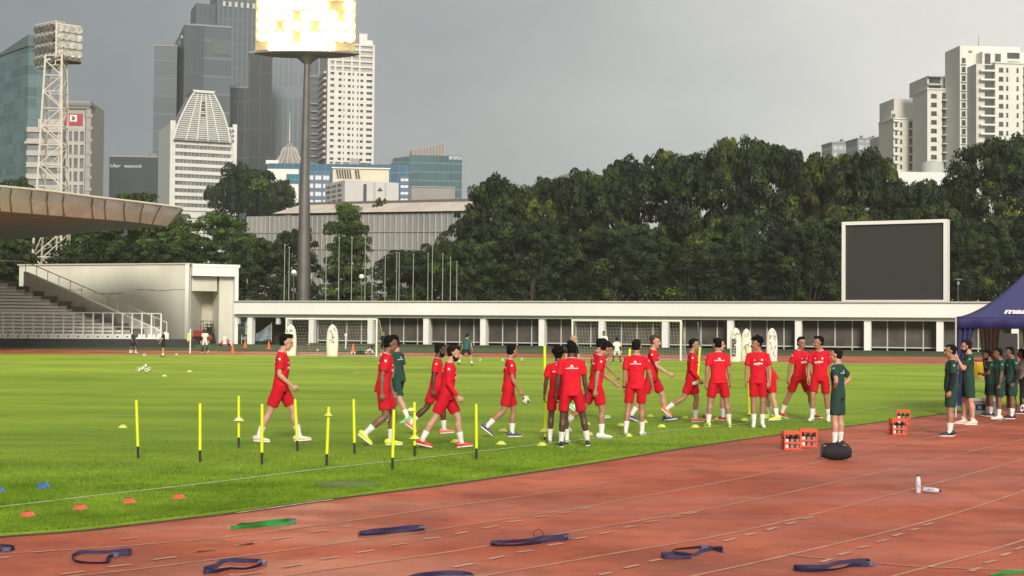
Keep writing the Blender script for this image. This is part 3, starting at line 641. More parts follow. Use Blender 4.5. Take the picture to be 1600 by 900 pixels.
def ex3(t, W, D, H, kk):
    g = MB(); g.box(-13 * kk, W, 4, D + 8, H, H + 22 * kk); g.build('penthouse', m_cr, t); g = MB(); g.box(-40 * kk, 60 * kk, 9, D + 8, 0, H + 35 * kk); g.build('rear_slab', m_cr, t)
    for q_ in range(13): g = MB(); g.box(-37 * kk, -31 * kk, 8.8, 8.97, H + (6 - q_ * 14.2) * kk, H + (15 - q_ * 14.2) * kk); g.build('window', g_dark, t); g = MB(); g.box(-38.5 * kk, -29.5 * kk, 8.2, 8.79, H + (4.5 - q_ * 14.2) * kk, H + (5.6 - q_ * 14.2) * kk); g.build('balcony', m_white, t)
    g = MB(); g.box(-26 * kk, -20 * kk, 8.8, 8.97, H + 24 * kk, H + 27 * kk); g.build('vent', g_grey, t)
    for a in (-9, 8): g = MB(); g.box(a * kk, (a + 9) * kk, 3.7, 3.98, H + 1 * kk, H + 18.5 * kk); g.build('tall_window', g_dark, t)
    g = MB(); g.box(28 * kk, 48 * kk, 3.7, 3.98, H + 12 * kk, H + 21 * kk); g.box(28 * kk, 48 * kk, 3.7, 3.98, H + 2 * kk, H + 7 * kk); g.build('loggia', g_dark, t)
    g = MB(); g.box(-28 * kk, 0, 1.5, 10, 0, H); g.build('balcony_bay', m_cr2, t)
    for k in range(12):
        z = H - (k * 14.2 + 1) * kk
        g = MB(); g.box(-24 * kk, -.02, -.3, 1.49, z - 10.6 * kk - .3, z - 10.6 * kk + .25); g.build('balcony', m_white, t)
        g = MB(); g.box(-14 * kk, -.5 * kk, 1.2, 1.48, z - 9.5 * kk, z - 1 * kk); g.build('balcony_door', g_dark, t)
    g = MB(); g.cyl((-3 * kk, 12, H + 35 * kk), (-3 * kk, 12, H + 56 * kk), .15, .05, 5); g.build('antenna', g_grey, t)
flats((1553, 1555, 1660, 99, 500, 84), 'tallest cream apartment block with side balconies at the right edge', [('w', 6, 13), ('w', 18, 21), ('w', 35, 38), ('b', 46, 60)], 14.2, m_cr, 3, extras=ex3)
t, W, D, H = tower('white_pavilion', 'low white building with round roof tank under the cream apartment blocks', 'building', (1394, 1395, 1500, 268, 300, 84), mat('pav_white', (.76, .76, .74), .7, var=.08), roof=False)
g = MB(); g.lathe([(2.2, 0), (2.3, 1.2), (2.2, 2.4), (.2, 2.9)], 20, mtx=Matrix.Translation((W * .7, 4, H))); g.build('roof_tank', mat('tank_grey', (.45, .46, .44), .6), t)

# --- ribbed hall behind the trees
p0 = PY(385, 338, 300); p1 = PY(760, 330, 250)
def wall_frame(pa, pb):
    d = Vector((pb.x - pa.x, pb.y - pa.y, 0)); return (pa.x, pa.y, -.05), math.atan2(d.y, d.x), d.length
loc, rz, W = wall_frame(p0, p1)
t = thing('ribbed_hall', 'long grey sports hall with vertical ribs and a cream roof edge behind the trees', 'hall', loc, rz)
g = MB(); zw0 = p0.z; zw1 = p1.z; g.prism([(0, 0), (W, 0), (W, zw1), (0, zw0)], 0, 30, 'y')
def rib_mat():
    return facade('rib_grey', (.33, .32, .30), (.18, .175, .165), 200, 1.55, .0, .16, .7, .18, col2=(.46, .445, .42))
g.build('wall', rib_mat(), t)
g = MB()
for i in range(int(W / 1.55)):
    x = i * 1.55; zt_ = zw0 + (zw1 - zw0) * x / W; g.box(x + .3, x + .5, -.14, -.004, 0, zt_ - .05)
g.build('rib', mat('rib_pale', (.48, .46, .43), .8, var=.2, vscale=.3), t)
g = MB()
for dz in (3.4, 6.6): g.prism([(0, zw0 - dz), (W, zw1 - dz), (W, zw1 - dz + .13), (0, zw0 - dz + .13)], -.22, -.15, 'y')
g.build('rail', mat('hall_rail', (.48, .46, .43), .7), t)
# sloped cream roof edge
q0 = PY(452, 324, 296); q1 = PY(745, 318, 256)
x0 = W * .14
g = MB(); vs = [(x0, -.6, zw0 + .1), (W + 1, -.6, zw1 + .1), (W + 1, 4, q1.z + .3), (x0 + 3, 4, q0.z + .4), (x0, 20, zw0 + .1), (W + 1, 20, zw1 + .1)]
g.add(vs, [(0, 1, 2, 3), (3, 2, 5, 4), (0, 3, 4), (1, 5, 2), (0, 4, 5, 1)])
g.build('roof', mat('hall_roof', (.60, .53, .45), .75, var=.12, vscale=.3), t)
g = MB(); g.prism([(x0 + 2.6, q0.z + .42), (W + 1.2, q1.z + .32), (W + 1.2, q1.z + .75), (x0 + 2.6, q0.z + .85)], 3.9, 4.4, 'y'); g.build('roof_ridge', mat('hall_ridge', (.18, .15, .13), .6), t)

# --- long low white pavilion along the far end of the ground
pa = G(372, 537.5, .05); pb = G(1469, 553, .05)
d = (pb - pa).normalized(); pe = pb + d * 60
loc, rz, W = wall_frame(pa, pe)
loc = (pa.x, pa.y, .05)
Ztop = PY(667, 474, G(667, 540, .05).y).z; Zlow = PY(667, 497, G(667, 540, .05).y).z - .05
t = thing('long_pavilion', 'long low white colonnade building with a deep white roof band along the far end', 'pavilion', loc, rz)
g = MB(); g.box(-.0, W, -.9, .3, Zlow + .25, Ztop - .05); g.build('roof_band', mat('band_white', (.86, .85, .79), .7, var=.04, vscale=.15), t)
g = MB(); g.box(-.0, W, -1.1, 9, Ztop - .05, Ztop + .05); g.build('roof', mat('roof_pale', (.55, .53, .48), .8), t)
g = MB(); g.box(0, W, -.35, .45, Zlow - .05, Zlow + .25); g.build('beam', m_white, t)
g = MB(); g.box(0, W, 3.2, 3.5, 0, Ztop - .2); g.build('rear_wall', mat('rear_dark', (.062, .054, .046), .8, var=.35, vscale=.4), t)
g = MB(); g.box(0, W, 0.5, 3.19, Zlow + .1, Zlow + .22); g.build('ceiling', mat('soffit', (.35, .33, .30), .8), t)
colx = []
for u in (392, 488, 580, 667, 756, 847.5, 941, 1040, 1142, 1248, 1356, 1469):
    # where the column's picture column meets the building's line
    dr = ray(u, 545); k_ = dr.x / dr.y
    tt = (k_ * pa.y - pa.x) / (d.x - k_ * d.y); colx.append(tt)
step = colx[-1] - colx[-2]
while colx[-1] + step < W: colx.append(colx[-1] + step)
for x in colx:
    g = MB(); g.box(x - .28, x + .28, -.28, .28, 0, Zlow - .05); g.build('column', m_white, t)
m_fence = mat('fence_pale', (.55, .53, .48), .6)
fposts = []
for a, b in zip(colx[1:], colx[2:]): fposts += [a + (b - a) * i / 4 for i in range(4)]
for x in fposts:
    g = MB(); g.box(x - .05, x + .05, 1.0, 1.1, 0, Zlow - .02); g.build('fence_post', m_fence, t)
g = MB(); g.box(colx[1], fposts[-1], 1.0 - .03, 1.0 - .004, .42, .52); g.build('fence_rail', m_fence, t)
g = MB(); g.box(colx[1], W - .5, 1.13, 1.15, .5, Zlow - .1); g.build('mesh_screen', mat('screen_brown', (.085, .075, .062), .85, var=.4, vscale=.5, coord='Object'), t)
g = MB(); g.box(colx[1], W, -.6, -.4, 0, .22); g.build('plinth', mat('plinth_dark', (.06, .07, .04), .9), t)
# lamps and cables under its roof
g = MB()
for x in (colx[0] - 1.5, colx[0] + 3.2, colx[0] + 4.5): g = MB(); g.box(x - .2, x + .2, -.2, .1, Zlow - .75, Zlow - .1); g.build('ceiling_fitting', mat('fit_white', (.6, .6, .58), .6), t)
# blue tarpaulin hung in its first bay
tp = [(-1.6, 1.9, .25), (3.5, 4.9, 3.1)]
pt = G(392, 540, .05)
t2 = thing('tarpaulin', 'grey blue tarpaulin slung under the left end of the colonnade', 'tarpaulin', (loc[0], loc[1], 0), rz)
g = MB(); nx_, nz_ = 22, 10; x0_, x1_ = colx[0] - 1.6, colx[0] + 1.9
vs = []
for i in range(nx_ + 1):
    s_ = i / nx_; top = .85 + 1.35 * s_ ** 1.6; bot = .42 - .3 * s_ * (1 - s_) * 2 + .05
    for j in range(nz_ + 1):
        q = j / nz_; vs.append((x0_ + (x1_ - x0_) * s_, .75 + .06 * math.sin(q * 30 + s_ * 9) + .1 * math.sin(q * 3), .05 + bot + (top - bot) * q - .22 * math.sin(math.pi * s_) * q))
n1 = len(vs); vs += [(a, b + .02, c) for a, b, c in vs]
fs = []
for i in range(nx_):
    for j in range(nz_):
        a = i * (nz_ + 1) + j; fs.append((a, a + nz_ + 1, a + nz_ + 2, a + 1)); fs.append((a + n1, a + 1 + n1, a + nz_ + 2 + n1, a + nz_ + 1 + n1))
g.add(vs, fs); g.build('sheet', mat('tarp_blue', (.24, .29, .31), .6, var=.3, vscale=1.5), t2, True)
g = MB(); g.cyl((x1_, .78, .3), (x1_, .78, 2.3), .03); g.cyl((x0_, .78, .0), (x0_, .78, 1.0), .03); g.build('pole', m_fence, t2)

# --- left end: tall blank wall, open shed, grandstand, cantilever roof
pa = PY(28, 541, 149); pb = PY(293, 538, 147); pa.z = pb.z = .05
loc, rz, W = wall_frame(pa, pb); Hw0 = PY(28, 415, pa.y).z; Hw1 = PY(293, 413, pb.y).z
t = thing('blank_wall_building', 'tall blank cream building wall with long horizontal cracks beside the grandstand', 'building', (loc[0], loc[1], 0), rz)
m_wall = mat('stained_cream', (.64, .61, .51), .85, var=.12, vscale=.25, bump=.2, bscale=4, stretch=(1, 1, .3))
g = MB(); g.prism([(0, 0), (W, 0), (W, Hw1), (0, Hw0)], 0, 9, 'y'); g.build('wall', m_wall, t)
g = MB(); g.prism([(-.15, Hw0), (W + .15, Hw1), (W + .15, Hw1 + .14), (-.15, Hw0 + .14)], -.15, 9.1, 'y'); g.build('coping', mat('coping', (.50, .47, .40), .8), t)
g = MB(); g.box(W - .25, W + .12, -.25, -.004, 0, Hw1); g.build('corner_pilaster', m_white, t)
rr = random.Random(5)
for (a, b, zz) in ((.05, .38, 5.35), (.44, .62, 5.05), (.68, .98, 5.4)):
    g = MB(); n = 26; prev = None
    for i in range(n + 1):
        x = W * (a + (b - a) * i / n); z = zz + rr.uniform(-.05, .05) + .05 * math.sin(i * .35)
        if prev: g.cyl((prev[0], -.01, prev[1]), (x, -.01, z), .016 + .03 * rr.random(), n=4)
        prev = (x, z)
    g.build('crack', mat('crack', (.20, .17, .12), .9), t)
# open shed box
pc = G(371, 537.5, .05); pb2 = Vector((pb.x + .1, pb.y + .05, 0)); loc, rz, W = wall_frame(pb2, pc); Hs = PY(371, 418.5, pc.y).z
t = thing('open_shed', 'white open fronted storage shed between the blank wall and the colonnade', 'shed', (loc[0], loc[1], 0), rz)
g = MB(); g.box(.4, W - 1.2, 3.6, 4.0, .02, Hs - .95); g.build('rear_wall', mat('shed_rear', (.52, .48, .38), .85, var=.1), t)
g = MB(); g.box(W - .35, W, -.1, 7.1, 0, Hs - .01); g.build('side_wall', m_white, t)
g = MB(); g.box(W * .64, W - .37, .6, 7.0, 0, Hs - .92); g.build('inner_pier', m_wall, t)
g = MB(); g.box(.25, W + .12, -.2, 7.3, Hs, Hs + .3); g.box(.25, W - .36, -.15, .35, Hs - .9, Hs - .004); g.build('roof', m_white, t)
g = MB(); g.box(.4, W * .6, .7, 6.7, Hs - 2.4, Hs - 2.2); g.box(.4, W * .6, .7, 1.0, Hs - 2.2, Hs - .95); g.build('inner_lintel', m_wall, t)
g = MB(); g.box(.0, .24, .4, 7, 0, Hs - .02); g.build('left_jamb', m_wall, t)
# tractor in the shed
tl = Vector((loc[0], loc[1], 0)); mt = Matrix.Rotation(rz, 4, 'Z')
pt_ = tl + mt @ Vector((W * .30, 1.9, .05))
t = thing('tractor', 'small red tractor parked in the open shed', 'tractor', pt_, rz)
mred = mat('tractor_red', (.42, .04, .02), .5, var=.2); mblk = mat('tyre_black', (.02, .02, .02), .8)
g = MB(); g.box(-.9, .5, -.45, .45, .75, 1.35); g.box(-1.15, -.85, -.4, .4, .6, 1.1); g.build('bonnet', mred, t)
g = MB(); g.box(.45, 1.2, -.5, .5, .9, 1.15); g.box(.95, 1.2, -.4, .4, 1.15, 1.6); g.build('seat', mblk, t)
for y in (-.62, .62):
    for (x, r_) in ((-.7, .36), (.85, .62)):
        g = MB(); g.cyl((x, y - .14, r_), (x, y + .14, r_), r_, n=20); w = g.build('wheel', mblk, t); g = MB(); g.cyl((x, y - .15, r_), (x, y + .15, r_), r_ * .5, n=14); g.build('rim', mred, w)
g = MB(); g.tube([(.3, -.5, 1.1), (.3, -.5, 2.3), (1.3, -.5, 2.3), (1.3, -.5, 1.1)], .04); g.tube([(.3, .5, 1.1), (.3, .5, 2.3), (1.3, .5, 2.3), (1.3, .5, 1.1)], .04); g.cyl((.3, -.5, 2.3), (.3, .5, 2.3), .04); g.build('roll_bar', mblk, t)
for i, (dx, lab) in enumerate(((.42, 'black upright garden tool rack nearer the tractor'), (.54, 'black upright garden tool rack nearer the shed pier'))):
    pt_ = tl + mt @ Vector((W * dx, 1.0 + i * .5, .05)); t = thing('tool_rack', lab, 'tool rack', pt_, rz, 'racks in the shed')
    g = MB(); g.cyl((0, 0, 0), (0, 0, 2.1), .04)
    g.build('pole', mblk, t); g = MB()
    for k in range(7): z = .3 + k * .26; g.tube([(-.05, -.25, z), (.12, 0, z + .1), (.02, .25, z + .02)], .045); g.box(-.25, .2, -.03, .03, z, z + .1)
    g.build('hooks', mblk, t)
pt_ = G(352, 541, .05); t = thing('valve_trolley', 'small red and white trolley in front of the shed', 'trolley', pt_)
g = MB(); g.prism([(-.55, .1), (.5, .1), (.3, .55), (.05, .75), (-.2, .55)], -.25, .25, 'y'); g.build('housing', mat('hyd_red', (.55, .06, .04), .5), t)
g = MB(); g.tube([(-.5, 0, .4), (-.55, 0, 1.3), (-.25, 0, 1.35)], .04); g.box(-.15, .15, -.3, -.26, .2, .9); g.box(.3, .6, -.2, .2, .05, .35); g.build('handle', m_white, t)
g = MB()
for x in (-.4, .4): g.cyl((x, -.32, .14), (x, .32, .14), .14, n=14)
g.build('wheel', mblk, t)

# grandstand
p0 = PY(-60, 547, 119); p1 = PY(255, 540.5, 124); p0.z = p1.z = 0
loc, rz, W = wall_frame(p0, p1); Yb = p1.y
t = thing('grandstand', 'concrete grandstand with white stepped bench rows at the left edge', 'grandstand', (p0.x, p0.y, 0), rz)
mrow = mat('bench_white', (.92, .91, .87), .8, var=.06); mstep = mat('step_grey', (.60, .57, .52), .85, var=.15)
nr = 17; z0 = .9; top_u = (15, 432)
xr0 = W - 1.2; xr1 = W * .21; yd = .85
zt = PY(15, 432, p1.y + 8).z
for i in range(nr):
    f_ = i / (nr - 1); z = z0 + (zt - z0 - .6) * f_; xr = xr0 + (xr1 - xr0) * f_
    g = MB(); g.box(-45, xr, i * yd + .004, i * yd + yd - .004, z - 1.2, z); g.build('step', mstep, t)
    g = MB(); g.box(-45, xr - 1.5, i * yd + .05, i * yd + .45, z + .10, z + .25)
    g.build('bench', mrow, t)
# radial side wall with handrail
g = MB(); a = Vector((xr0 + 1.3, 0, z0)); b = Vector((xr1 + 1.3, (nr - 1) * yd, zt))
vs = []
for off in (0, .35):
    vs += [(a.x + off, a.y, 0), (b.x + off, b.y, 0), (b.x + off, b.y, b.z + .5), (a.x + off, a.y, a.z + .35)]
g.add(vs, [(0, 1, 2, 3), (7, 6, 5, 4), (0, 3, 7, 4), (1, 5, 6, 2), (3, 2, 6, 7), (0, 4, 5, 1)]); g.build('side_wall', mat('side_conc', (.80, .78, .72), .8, var=.1), t)
g = MB(); n = 12
tp = [(a.x + .17 + (b.x - a.x) * i / n, a.y + (b.y - a.y) * i / n, a.z + .35 + (b.z + .15 - a.z) * i / n) for i in range(n + 1)]
g.tube([(x, y, z + .9) for x, y, z in tp] + [(tp[-1][0] - 3, tp[-1][1], tp[-1][2] + 1.0), (tp[-1][0] - 9, tp[-1][1], tp[-1][2] + .9)], .045, 6)
for x, y, z in tp: g.cyl((x, y, z - .1), (x, y, z + .9), .035, n=5)
g.build('handrail', mat('rail_white', (.85, .83, .78), .5), t)
for i in range(10):
    f_ = (i + .5) / 10; x = xr0 + (xr1 - xr0) * f_ - .3; g = MB(); g.box(x - .5, x + .5, i * 1.6 + .2, i * 1.6 + .9, z0 + (zt - z0 - .6) * f_, z0 + (zt - z0 - .6) * f_ + .45); g.build('aisle_seat', mat('seat_dark', (.12, .12, .11), .7), t)
# black pitch-side boards and white front fence
g = MB(); g.box(-45, W + 2.5, -.9, -.6, 0, .75); g.build('black_board', mat('board_black', (.018, .02, .018), .5), t)
g = MB(); g.box(-45, W - .5, -.59, .0, 0, .85); g.build('front_plinth', m_white, t)
t = thing('stand_fence', 'white post and rail fence in front of the grandstand benches', 'fence', (p0.x, p0.y, 0), rz)
fw = W * .985
n = 20
for i in range(n + 1):
    x = fw * i / n; g = MB(); g.box(x - .06, x + .06, -.4, -.28, .86, 2.85); g.build('post', mat('rail_white', (.85, .83, .78), .5), t)
g = MB(); g.box(0, fw, -.37, -.31, 2.86, 2.93); g.box(0, fw, -.37, -.31, 1.72, 1.76); g.build('rail', mat('rail_white', (.85, .83, .78), .5), t)
g = MB()
for i in range(n * 2): x = fw * (i + .5) / n / 2; g.box(x - .1, x + .1, -.5, -.42, .86, 1.15)
g.build('bracket', mat('rail_white', (.85, .83, .78), .5), t)

# cantilever roof of the stand
t = thing('cantilever_roof', 'huge cantilever concrete stand roof with a folded panel fascia entering from the left', 'stadium roof', (0, 0, 0))
def fasc(u): return 115 - (285 - u) * (17 / 285)
us = [-420, -330, -240, -160, -80, 0, 18, 50, 75, 100, 145, 165, 195, 225, 252, 285]
def topv(u): return np.interp(u, [-420, 0, 75, 145, 240, 285], [235, 293, 300, 309, 320, 326])
def botv(u): return np.interp(u, [-420, 0, 100, 200, 262], [305, 330, 338, 346, 353.5])
tops = [PY(u, topv(u), fasc(u)) for u in us]
bu = [u if u < 200 else 200 + (u - 200) * (62 / 85) for u in us]
bots = [PY(u, botv(u), fasc(u) + 2.2) for u in bu]
mids = [tops[i].lerp(bots[i], .42) + Vector((0, -.35, 0)) for i in range(len(us))]
ru = [-420, -330, -240, -160, -80, 0, 15, 40, 60, 85, 120, 150, 180, 215, 240, 262]
rear = [PY(u, np.interp(u, [-420, 0, 75, 150, 262], [392, 376, 370, 362, 353.5]), 134 - (262 - u) * .0 if u < 200 else 134 - (u - 200) * (134 - 117) / 62) for u in ru]
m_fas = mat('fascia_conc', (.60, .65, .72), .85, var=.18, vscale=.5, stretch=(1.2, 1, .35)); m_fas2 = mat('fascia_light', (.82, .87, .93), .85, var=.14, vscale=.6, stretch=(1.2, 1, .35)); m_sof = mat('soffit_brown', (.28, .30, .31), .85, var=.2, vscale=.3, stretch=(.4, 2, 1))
for i in range(len(us) - 1):
    sh = Vector((.06, 0, 0))
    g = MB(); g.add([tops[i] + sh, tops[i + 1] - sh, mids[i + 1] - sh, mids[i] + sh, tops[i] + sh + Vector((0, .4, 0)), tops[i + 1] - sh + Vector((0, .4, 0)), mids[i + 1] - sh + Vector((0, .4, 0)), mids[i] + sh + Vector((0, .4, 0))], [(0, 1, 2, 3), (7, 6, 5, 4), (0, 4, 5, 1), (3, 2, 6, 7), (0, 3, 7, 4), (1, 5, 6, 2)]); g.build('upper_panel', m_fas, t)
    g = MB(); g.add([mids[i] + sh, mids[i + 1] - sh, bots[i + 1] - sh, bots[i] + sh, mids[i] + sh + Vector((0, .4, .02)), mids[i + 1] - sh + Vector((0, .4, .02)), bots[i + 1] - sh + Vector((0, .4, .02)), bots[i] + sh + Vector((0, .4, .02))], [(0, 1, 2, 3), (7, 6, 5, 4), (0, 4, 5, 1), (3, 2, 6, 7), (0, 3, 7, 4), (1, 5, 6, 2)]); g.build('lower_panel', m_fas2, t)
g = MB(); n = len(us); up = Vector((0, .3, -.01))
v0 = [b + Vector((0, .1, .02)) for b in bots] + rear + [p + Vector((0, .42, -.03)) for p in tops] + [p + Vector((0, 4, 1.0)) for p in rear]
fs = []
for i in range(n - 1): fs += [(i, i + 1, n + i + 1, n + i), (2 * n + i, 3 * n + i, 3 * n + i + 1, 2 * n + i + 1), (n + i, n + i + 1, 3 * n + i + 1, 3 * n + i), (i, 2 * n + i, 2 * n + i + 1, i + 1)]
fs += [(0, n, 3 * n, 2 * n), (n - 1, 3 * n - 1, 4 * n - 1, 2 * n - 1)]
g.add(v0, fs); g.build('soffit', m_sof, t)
g = MB(); g.tube([p + Vector((0, -.05, .08)) for p in tops], .09, 6); g.build('edge_trim', mat('trim_pale', (.66, .62, .56), .7), t)

# --- scoreboard
u0, u1 = 1315, 1479.5
Y0, Y1 = 146, 141
a0 = PY(u0, 474, Y0); a1 = PY(u1, 475, Y1); loc, rz, W = wall_frame(a0, a1)
zb = a0.z; zt0 = PY(u0, 345.5, Y0).z; zt1 = PY(u1, 343.5, Y1).z; Hs = (zt0 + zt1) / 2
t = thing('scoreboard', 'large blank dark grey scoreboard screen in a cream white frame above the colonnade', 'scoreboard', (loc[0], loc[1], 0), rz)
fwid = .33
g = MB(); g.box(0, W, 0, 1.2, Hs - fwid, Hs); g.box(0, W, 0, 1.2, zb, zb + fwid); g.box(0, fwid, .003, 1.19, zb + fwid, Hs - fwid); g.box(W - fwid, W, .003, 1.19, zb + fwid, Hs - fwid); g.build('frame', mat('frame_cream', (.78, .77, .70), .6), t)
g = MB(); g.box(fwid, W - fwid, .25, 1.1, zb + fwid, Hs - fwid); g.build('screen', mat('led_dark', (.034, .033, .031), .7, var=.05, vscale=.4, spec=.3), t)
g = MB()
for x in (1.2, W / 2, W - 1.2): g.box(x - .2, x + .2, .4, .8, 0, zb)
g.build('support', mat('steel_dark', (.08, .08, .08), .6), t)

# --- floodlights
Yp = 168; kk = Yp / FPX
pb = PY(474, 474, Yp); X = pb.x
t = thing('floodlight_pole', 'tall grey floodlight pole with its lamp bank brightly lit', 'floodlight', (X, Yp, -.05))
zt = PY(476, 88, Yp).z
m_pole = mat('pole_grey', (.14, .13, .12), .5, .3, var=.15, vscale=.5)
g = MB(); g.cyl((0, 0, 0), (0, 0, 11), .85, .72, 20); g.cyl((0, 0, 11), (0, 0, 21), .72, .50, 20); g.cyl((0, 0, 21), (0.1, 0, zt), .48, .33, 20); g.build('pole', m_pole, t, True)
zb_ = zt
g = MB(); g.lathe([(4.6, .0), (6.0, .22), (6.0, .4), (4.5, .42), (1.2, .05)], 40, mtx=Matrix.Translation((.1, -.3, zb_)) @ Matrix.Diagonal((1, .30, 1, 1)))
g.lathe([(.3, -.9), (1.4, 0), (1.3, .2)], 20, mtx=Matrix.Translation((.1, 0, zb_)))
g.build('service_ring', mat('ring_grey', (.22, .21, .18), .6), t)
m_frame = mat('lamp_frame', (.46, .36, .18), .6, var=.2, vscale=1)  # warm colour stands in for the lamp glow in the gaps
m_house = mat('lamp_housing_glow', (.8, .55, .2), .4, emit=1.5, ecol=(1.0, .60, .18)); m_lens = mat('lamp_lens', (1, .95, .7), .3, emit=26, ecol=(1, .90, .60))  # housing emission stands in for light spilling from the lens
m_refl = mat('lamp_reflector_glow', (1, .9, .5), .3, emit=4.5, ecol=(1.0, .74, .24))  # rim emission stands in for the lit reflector and bloom
fr = MB()
for z in np.arange(.9, 9.2, 1.18): fr.box(-5.7, 5.7, -.9, -.82, zb_ + z - .53, zb_ + z - .47)
for x in (-5.7, -2.8, 0, 2.8, 5.6): fr.box(x, x + .12, -.98, -.9, zb_ + .35, zb_ + 9.6)
fr.box(-5.6, 5.6, -.80, -.70, zb_ + .6, zb_ + 9.3)
fr.build('lamp_frame', m_frame, t)
lr = random.Random(11)
proto = None
rows = [(.95, -3.7, 2.8, 9), (2.15, -4.9, 5.0, 11), (3.35, -4.9, 5.0, 11), (4.55, -4.9, 5.0, 11), (5.75, -4.9, 5.0, 11), (6.95, -4.9, 5.0, 11), (8.15, -4.9, 5.0, 11)]
for (z, xa, xb, n) in rows:
    for i in range(n):
        if lr.random() < .12 and z > 1: continue
        x = xa + (xb - xa) * i / (n - 1) + lr.uniform(-.05, .05); r_ = .50
        mtx = Matrix.Translation((x, -1.0, zb_ + z)) @ Matrix.Rotation(R(90 + 12), 4, 'X')
        if proto is None:
            h = MB(); h.lathe([(.16, -.45), (.30, -.2), (r_, 0), (r_ + .02, .06), (r_ - .03, .06)], 16); hm = h.build('lamp', m_house, t); hm.matrix_local = mtx
            q = MB(); q.lathe([(.01, .03), (r_ - .03, .03), (r_ - .03, .07), (.01, .10)], 16); ql = q.build('lens', m_lens, hm); proto = (hm, ql)
            q = MB(); q.lathe([(r_ + .02, .02), (r_ + .12, .02), (r_ + .12, .05), (r_ + .02, .05)], 16, cap=False); q3 = q.build('reflector_glow_rim', m_refl, hm); proto = (hm, ql, q3)
        else:
            hm = proto[0].copy(); COL.objects.link(hm); hm.parent = t; hm.matrix_local = mtx
            for s_ in proto[1:]: c_ = s_.copy(); COL.objects.link(c_); c_.parent = hm
# lattice mast, unlit
Ym = 172; kk = Ym / FPX
pb = PY(79, 415, Ym); t = thing('floodlight_mast', 'rusty white lattice floodlight mast with unlit lamp racks at the left', 'floodlight', (pb.x, Ym, -.05))
zt = PY(79, 88, Ym).z; ztop = PY(79, 22, Ym).z
m_lat = mat('rusty_white', (.66, .61, .53), .7, col2=(.42, .25, .14), vscale=.9, var=0)
m_lat.node_tree.nodes['Color Ramp'].color_ramp.elements[0].position = .55; m_lat.node_tree.nodes['Color Ramp'].color_ramp.elements[1].position = .75
def hw(z): return np.interp(z, [0, zt], [1.95, .95])
g = MB()
lean = lambda z: -.0 + (z / zt) * .25
for sx in (-1, 1):
    for sy in (-1, 1): g.tube([(sx * hw(z) + lean(z), sy * hw(z), z) for z in np.linspace(0, zt, 8)], .13, 6)
g.build('leg_tubes', m_lat, t)
g = MB(); zs = [0]; 
while zs[-1] < zt - 2.2: zs.append(zs[-1] + hw(zs[-1]) * 1.75)
zs.append(zt)
for i, (za, zb2) in enumerate(zip(zs, zs[1:])):
    wa, wb = hw(za), hw(zb2)
    for s_ in (-1, 1):
        f = 1 if i % 2 else -1
        g.cyl((f * -wa + lean(za), s_ * wa, za), (f * wb + lean(zb2), s_ * wb, zb2), .075, n=5); g.cyl((s_ * wa + lean(za), f * -wa, za), (s_ * wb + lean(zb2), f * wb, zb2), .075, n=5)
        g.cyl((-wb + lean(zb2), s_ * wb, zb2), (wb + lean(zb2), s_ * wb, zb2), .07, n=5); g.cyl((s_ * wb + lean(zb2), -wb, zb2), (s_ * wb + lean(zb2), wb, zb2), .07, n=5)
g.build('bracing', m_lat, t)
g = MB(); g.cyl((.6, 0, 0), (.8, 0, zt), .09, n=6)
for i in range(int(zt / .5)): g.box(.45, 1.05, -.02, .02, i * .5, i * .5 + .05)
g.build('ladder', m_lat, t)
# head: two racks meeting at a corner
def rack(x0, y0, x1, y1, zlo, zhi, nm, m2, nc):
    g = MB(); A = Vector((x0, y0, 0)); B = Vector((x1, y1, 0)); dd = (B - A); nn = Vector((dd.y, -dd.x, 0)).normalized()
    if nn.y > 0: nn = -nn
    for k in range(5):
        z = zlo + (zhi - zlo) * k / 4; g.cyl(A + Vector((0, 0, z)), B + Vector((0, 0, z)), .10, n=5); g.cyl(A - nn * 1.1 + Vector((0, 0, z)), B - nn * 1.1 + Vector((0, 0, z)), .08, n=5)
    for k in range(nc + 1):
        p = A + dd * k / nc; g.cyl(p + Vector((0, 0, zlo)), p + Vector((0, 0, zhi)), .08, n=5); g.cyl(p - nn * 1.1 + Vector((0, 0, zlo)), p - nn * 1.1 + Vector((0, 0, zhi)), .07, n=5)
        for j in range(5): z = zlo + (zhi - zlo) * j / 4; g.cyl(p + Vector((0, 0, z)), p - nn * 1.1 + Vector((0, 0, z)), .06, n=5)
    g.build(nm, m_lat, t)
    for k in range(nc):
        for j in range(4):
            p = A + dd * (k + .5) / nc + nn * .1; z = zlo + (zhi - zlo) * (j + .5) / 4
            h = MB(); q = Vector((p.x, p.y, z)); h.tube([q - nn * .5, q - nn * .1, q + nn * .25 + Vector((0, 0, -.05))], [.16, .34, .42], 10); lm = h.build('lamp', m2, t, True)
H0 = zt - .3
m_lamplit = mat('old_lamp_lit', (.55, .53, .48), .6, var=.4, vscale=2); m_lampshaded = mat('old_lamp_shaded', (.16, .15, .13), .6, var=.5, vscale=2)  # one lamp finish, light fall put into colour: right rack lit, left shaded
rack(-2.6, 1.4, .5, -1.0, H0 - .8, H0 + 4.3, 'left_rack', m_lampshaded, 5)
rack(.6, -1.0, 2.9, .8, H0 + .2, H0 + 4.0, 'right_rack', m_lamplit, 4)
g = MB(); g.prism([(-2.7, 1.4), (.5, -1.3), (3.0, .8), (2.4, 2.4), (-1.5, 2.6)], H0 - .15, H0 + .0, 'z'); g.build('platform', mat('platform_brown', (.20, .15, .11), .8), t)
